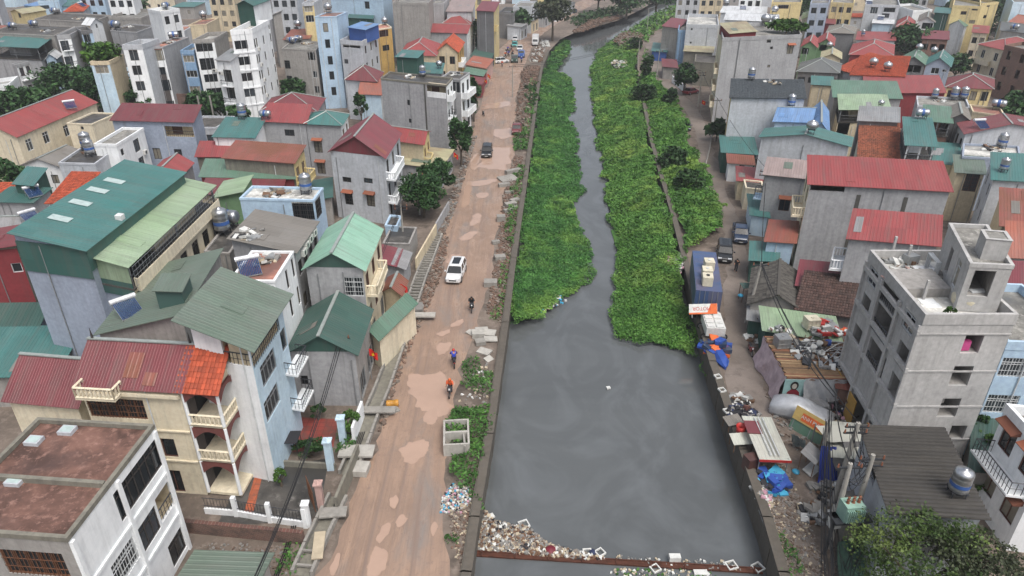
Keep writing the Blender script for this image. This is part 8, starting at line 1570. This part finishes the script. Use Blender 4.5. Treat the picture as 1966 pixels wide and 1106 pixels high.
for i, (px, py, r_, n, l) in enumerate(((1610,810,1.2,50,'planks and rags heaped by the black scooter'),(1650,800,1.2,50,'blocks and boards at the unfinished house foot'),(1590,945,1.3,60,'scrap and bags below the blue tarpaulin'),(1640,1000,1.6,80,'scrap heap against the stained white wall'),(1560,985,1.0,40,'plastic and rags beside the cable wrapped post'),(1470,700,.8,35,'rags and sacks below the pinkish cloth'),(1420,770,1.0,50,'mixed rubbish beside the standing person'),(1445,590,.7,25,'junk at the foot of the leaning pole'),(1500,640,1.0,30,'boards and tins on the workshop edge'))):
    clutter('scrap', l, 'scrap', W(px, py, 0 if i < 8 else 3.05), r_, n, [GREYP, BROWNP, DKP, WHITEP, TIN, BEIGEP, BLUEP if i % 3 == 0 else GREYP, PINKP if i % 2 else GREYP], (.12,.7), .6, .4)
for q, mt, l, sd_ in (([W(1490,700,.2),W(1530,712,.2),W(1528,690,1.9),W(1492,680,1.9)],SILVER,'silver sheet draped at the shack corner',21),([W(1640,760,.3),W(1668,770,.3),W(1664,742,2.2),W(1640,735,2.2)],GTARP,'grey cloth hung at the unfinished house foot',22),([W(1520,850,.1),W(1550,868,.1),W(1545,846,1.4),W(1520,832,1.4)],plain('teal_grey_tarp', C('7f8c8c'), .6),'teal grey tarp under the ANH PHUONG board',23)): cloth('tarpaulin', l, 'tarpaulin', q, mt, 10, .12, sd_)
# thin mist between camera and the far town
m = MB(); m.box(-890,-55,-4,890,2990,39); hz = m.build('haze', []); hm = bpy.data.materials.new('mist'); hm.use_nodes = True; ht = hm.node_tree; ht.nodes.remove(ht.nodes['Principled BSDF']); pv = ht.nodes.new('ShaderNodeVolumePrincipled'); pv.inputs['Color'].default_value = (.9,.93,.96,1); pv.inputs['Density'].default_value = .00035; pv.inputs['Anisotropy'].default_value = .2
ht.links.new(pv.outputs[0], next(n for n in ht.nodes if n.type == 'OUTPUT_MATERIAL').inputs['Volume']); hz.data.materials.append(hm); hz['kind'] = 'stuff'; tag(hz, 'thin grey mist paling the far town', 'haze')
T = tree
T('mango_tree', 'round dense mango tree at the roadside by the maroon roofed house', 812, 372, 3.4, 50, .85, None, 5200, .4)
T('mango_tree', 'second mango tree crown behind, nearer the grey bare wall', 836, 340, 3.6, 42, .8, None, 4200, .4)
T('roadside_tree', 'dark leafy tree at the foot of the tall bare walled house', 884, 262, 5.0, 27, 1.6, None, 2600, .4)
T('roadside_tree', 'leafy tree hanging over the balconies further up the muddy road', 909, 185, 5.0, 18, 1.8, TREE1, 1500, .5)
T('roadside_tree', 'dark tree beside the villa gate up the road', 920, 68, 6.0, 26, 1.1, None, 1500, .6)
for i, (x, y, r, k) in enumerate(((28,200,26,TREE1),(62,202,30,TREE1),(118,168,36,TREE1),(160,150,26,TREE1),(188,172,34,TREE1),(232,186,32,TREE1),(272,196,26,TREE1))):
    T('courtyard_tree', ['dark tree behind the yellow house beside the white block','bushy tree behind the red roof of the yellow house','tall dark tree behind the yellow house ridge','tree crown reaching up below the vine covered house','tree between the yellow house and the light blue house','tree in front of the white arched window house','tree by the brick yard wall'][i], x, y, 5.0, r*1.2, .9, k, 2400, .5, group='trees behind the yellow house')
for i, (x, y, r) in enumerate(((385,200,30),(425,205,34),(460,222,24))):
    T('yard_tree', ['leafy tree at the foot of the blue narrow house','leafy tree at the foot of the white tower','small tree beside the upright tank'][i], x, y, 4.0, r, .8, None, 1500, .6, group='trees below the white tower')
T('vine', 'bright green vine thicket spilling over the pale blue house', 192, 104, 13.7, 32, .62, VINE, 2400, .5, zg=12.4, cat='vine')
T('yard_tree', 'round green tree between white tower and light blue tower', 563, 172, 4.0, 24, .9, None, 1400, .6)
T('yard_tree', 'small bright tree beside the tan and cream house', 741, 132, 3.2, 17, .8, VINE, 900, .6)
T('tall_tree', 'thin tall tree with sparse grey crown on the far road verge', 1062, 20, 9.5, 38, .7, TREE3, 1500, .8)
T('tall_tree', 'dark tree beside the far road bend', 1000, 36, 5.5, 20, .9, None, 1000, .8)
T('tall_tree', 'dark broad tree closing the far end of the canal', 1205, 0, 7, 36, .6, TREE1, 1800, .8)
T('tall_tree', 'dark broad tree beyond the canal bend, left of the reeds', 1262, -10, 7, 40, .6, TREE1, 1800, .8)
T('tall_tree', 'dark tree across the road at the top end of the canal', 1150, -14, 8, 34, .6, TREE1, 1500, .8)
T('lane_tree', 'round dark tree in front of the lane yard with a red car', 1316, 146, 4.2, 23, 1.0, None, 1800, .5)
T('lane_tree', 'dark shrub tree at the head of the lane wall', 1238, 180, 1.6, 26, .8, BUSH, 1600, .45)
T('lane_tree', 'leafy shrub beside the lane bend', 1287, 186, 1.6, 16, 1.0, BUSH, 900, .45)
T('lane_tree', 'dark shrub clump by the lane wall', 1290, 305, 1.4, 32, .75, BUSH, 2200, .4)
T('lane_tree', 'greyish shrub clump next to the lane concrete slab', 1322, 352, 1.2, 34, .8, BUSH, 2200, .4)
T('lane_tree', 'thin upright tree at the kink of the lane', 1245, 130, 3.0, 15, 1.6, BUSH, 800, .5)
T('lane_tree', 'shrub on the mound by the far lane', 1220, 84, 2.0, 18, .7, BUSH, 800, .6)
T('big_tree', 'broad tree with yellow green leaves in front of the asbestos roof', 1780, 1085, 4.6, 120, .6, TREE2, 9000, .3)
T('big_tree', 'grey green tree beside the stilted white house', 1875, 1095, 4.6, 85, .6, TREE3, 6000, .3)
T('garden_bush', 'bright bush growing beside the unfinished concrete house', 1905, 858, 3.0, 30, .9, VINE, 1500, .35)
T('garden_bush', 'creeper spreading over the dark yard behind the asbestos roof', 1905, 925, 1.6, 46, .3, VINE, 1800, .35)
T('garden_bush', 'dark shrub in the gap beside the concrete wall', 1880, 820, 3.0, 22, 1.2, BUSH, 800, .35)
T('yard_tree', 'large round tree among the red roofs', 1746, 84, 6.5, 40, .8, TREE1, 1800, .7)
T('yard_tree', 'dark tree at the edge of the roofs beside flat pink terrace', 1950, 212, 6.0, 34, .9, None, 1600, .6)
T('yard_tree', 'bushy tree behind the twin gable house', 1838, 126, 4.5, 22, .9, None, 1000, .6)
T('yard_tree', 'dark tree by the tall yellow block', 1900, 40, 6, 40, 1.0, BUSH, 1400, .8)
T('yard_tree', 'tree rising between far yellow blocks', 1552, 14, 9, 30, .8, None, 1100, .8)
T('yard_tree', 'tree before the far grey flats', 1730, 18, 9, 30, .9, None, 1100, .8)
T('yard_tree', 'tree beside the far yellow flats', 1838, 24, 9, 28, .8, None, 1000, .8)
T('yard_tree', 'dark tree behind the far white wall', 1930, 8, 9, 36, .9, BUSH, 1000, .8)
T('yard_tree', 'tree behind the far rooftops on the left', 266, 14, 9, 18, 1.0, None, 700, .8)
T('garden_bush', 'clipped hedge bush in the red tiled forecourt', 595, 862, .8, 34, .5, BUSH, 1800, .28)
T('garden_bush', 'bright sapling in the concrete yard of the cream house', 537, 915, .9, 15, 1.1, VINE, 600, .26)
T('garden_bush', 'pale bush beside the gate pillars', 672, 808, 1.4, 24, .9, VINE, 1300, .26)
T('garden_bush', 'potted bush against the tiled forecourt wall', 610, 790, .8, 18, .7, BUSH, 700, .26)
T('lane_tree', 'banana clump leaning over the lane by the teal shed', 1378, 248, 2.2, 20, .8, BUSH, 500, .8)
T('yard_tree', 'dark tree between the trees and the light blue house', 20, 345, 4.0, 30, 1.0, None, 1300, .5)
T('yard_tree', 'climbing plant on the narrow blue white house', 692, 205, 6.0, 14, 1.8, TREE1, 800, .45)
T('yard_tree', 'bougainvillea on the roadside balcony up the road', 905, 205, 2.5, 14, 1.2, TREE1, 600, .5)
T('vine', 'leafy green roof garden on top of the tall grey block', 1512, 50, 16.9, 24, .45, VINE, 1200, .6, zg=15.45, cat='vine', rx=1.6)
T('lane_tree', 'bougainvillea tub on the unfinished concrete house roof', 1826, 598, 13.2, 12, .8, VINE, 260, .25, zg=12.7, cat='plant')
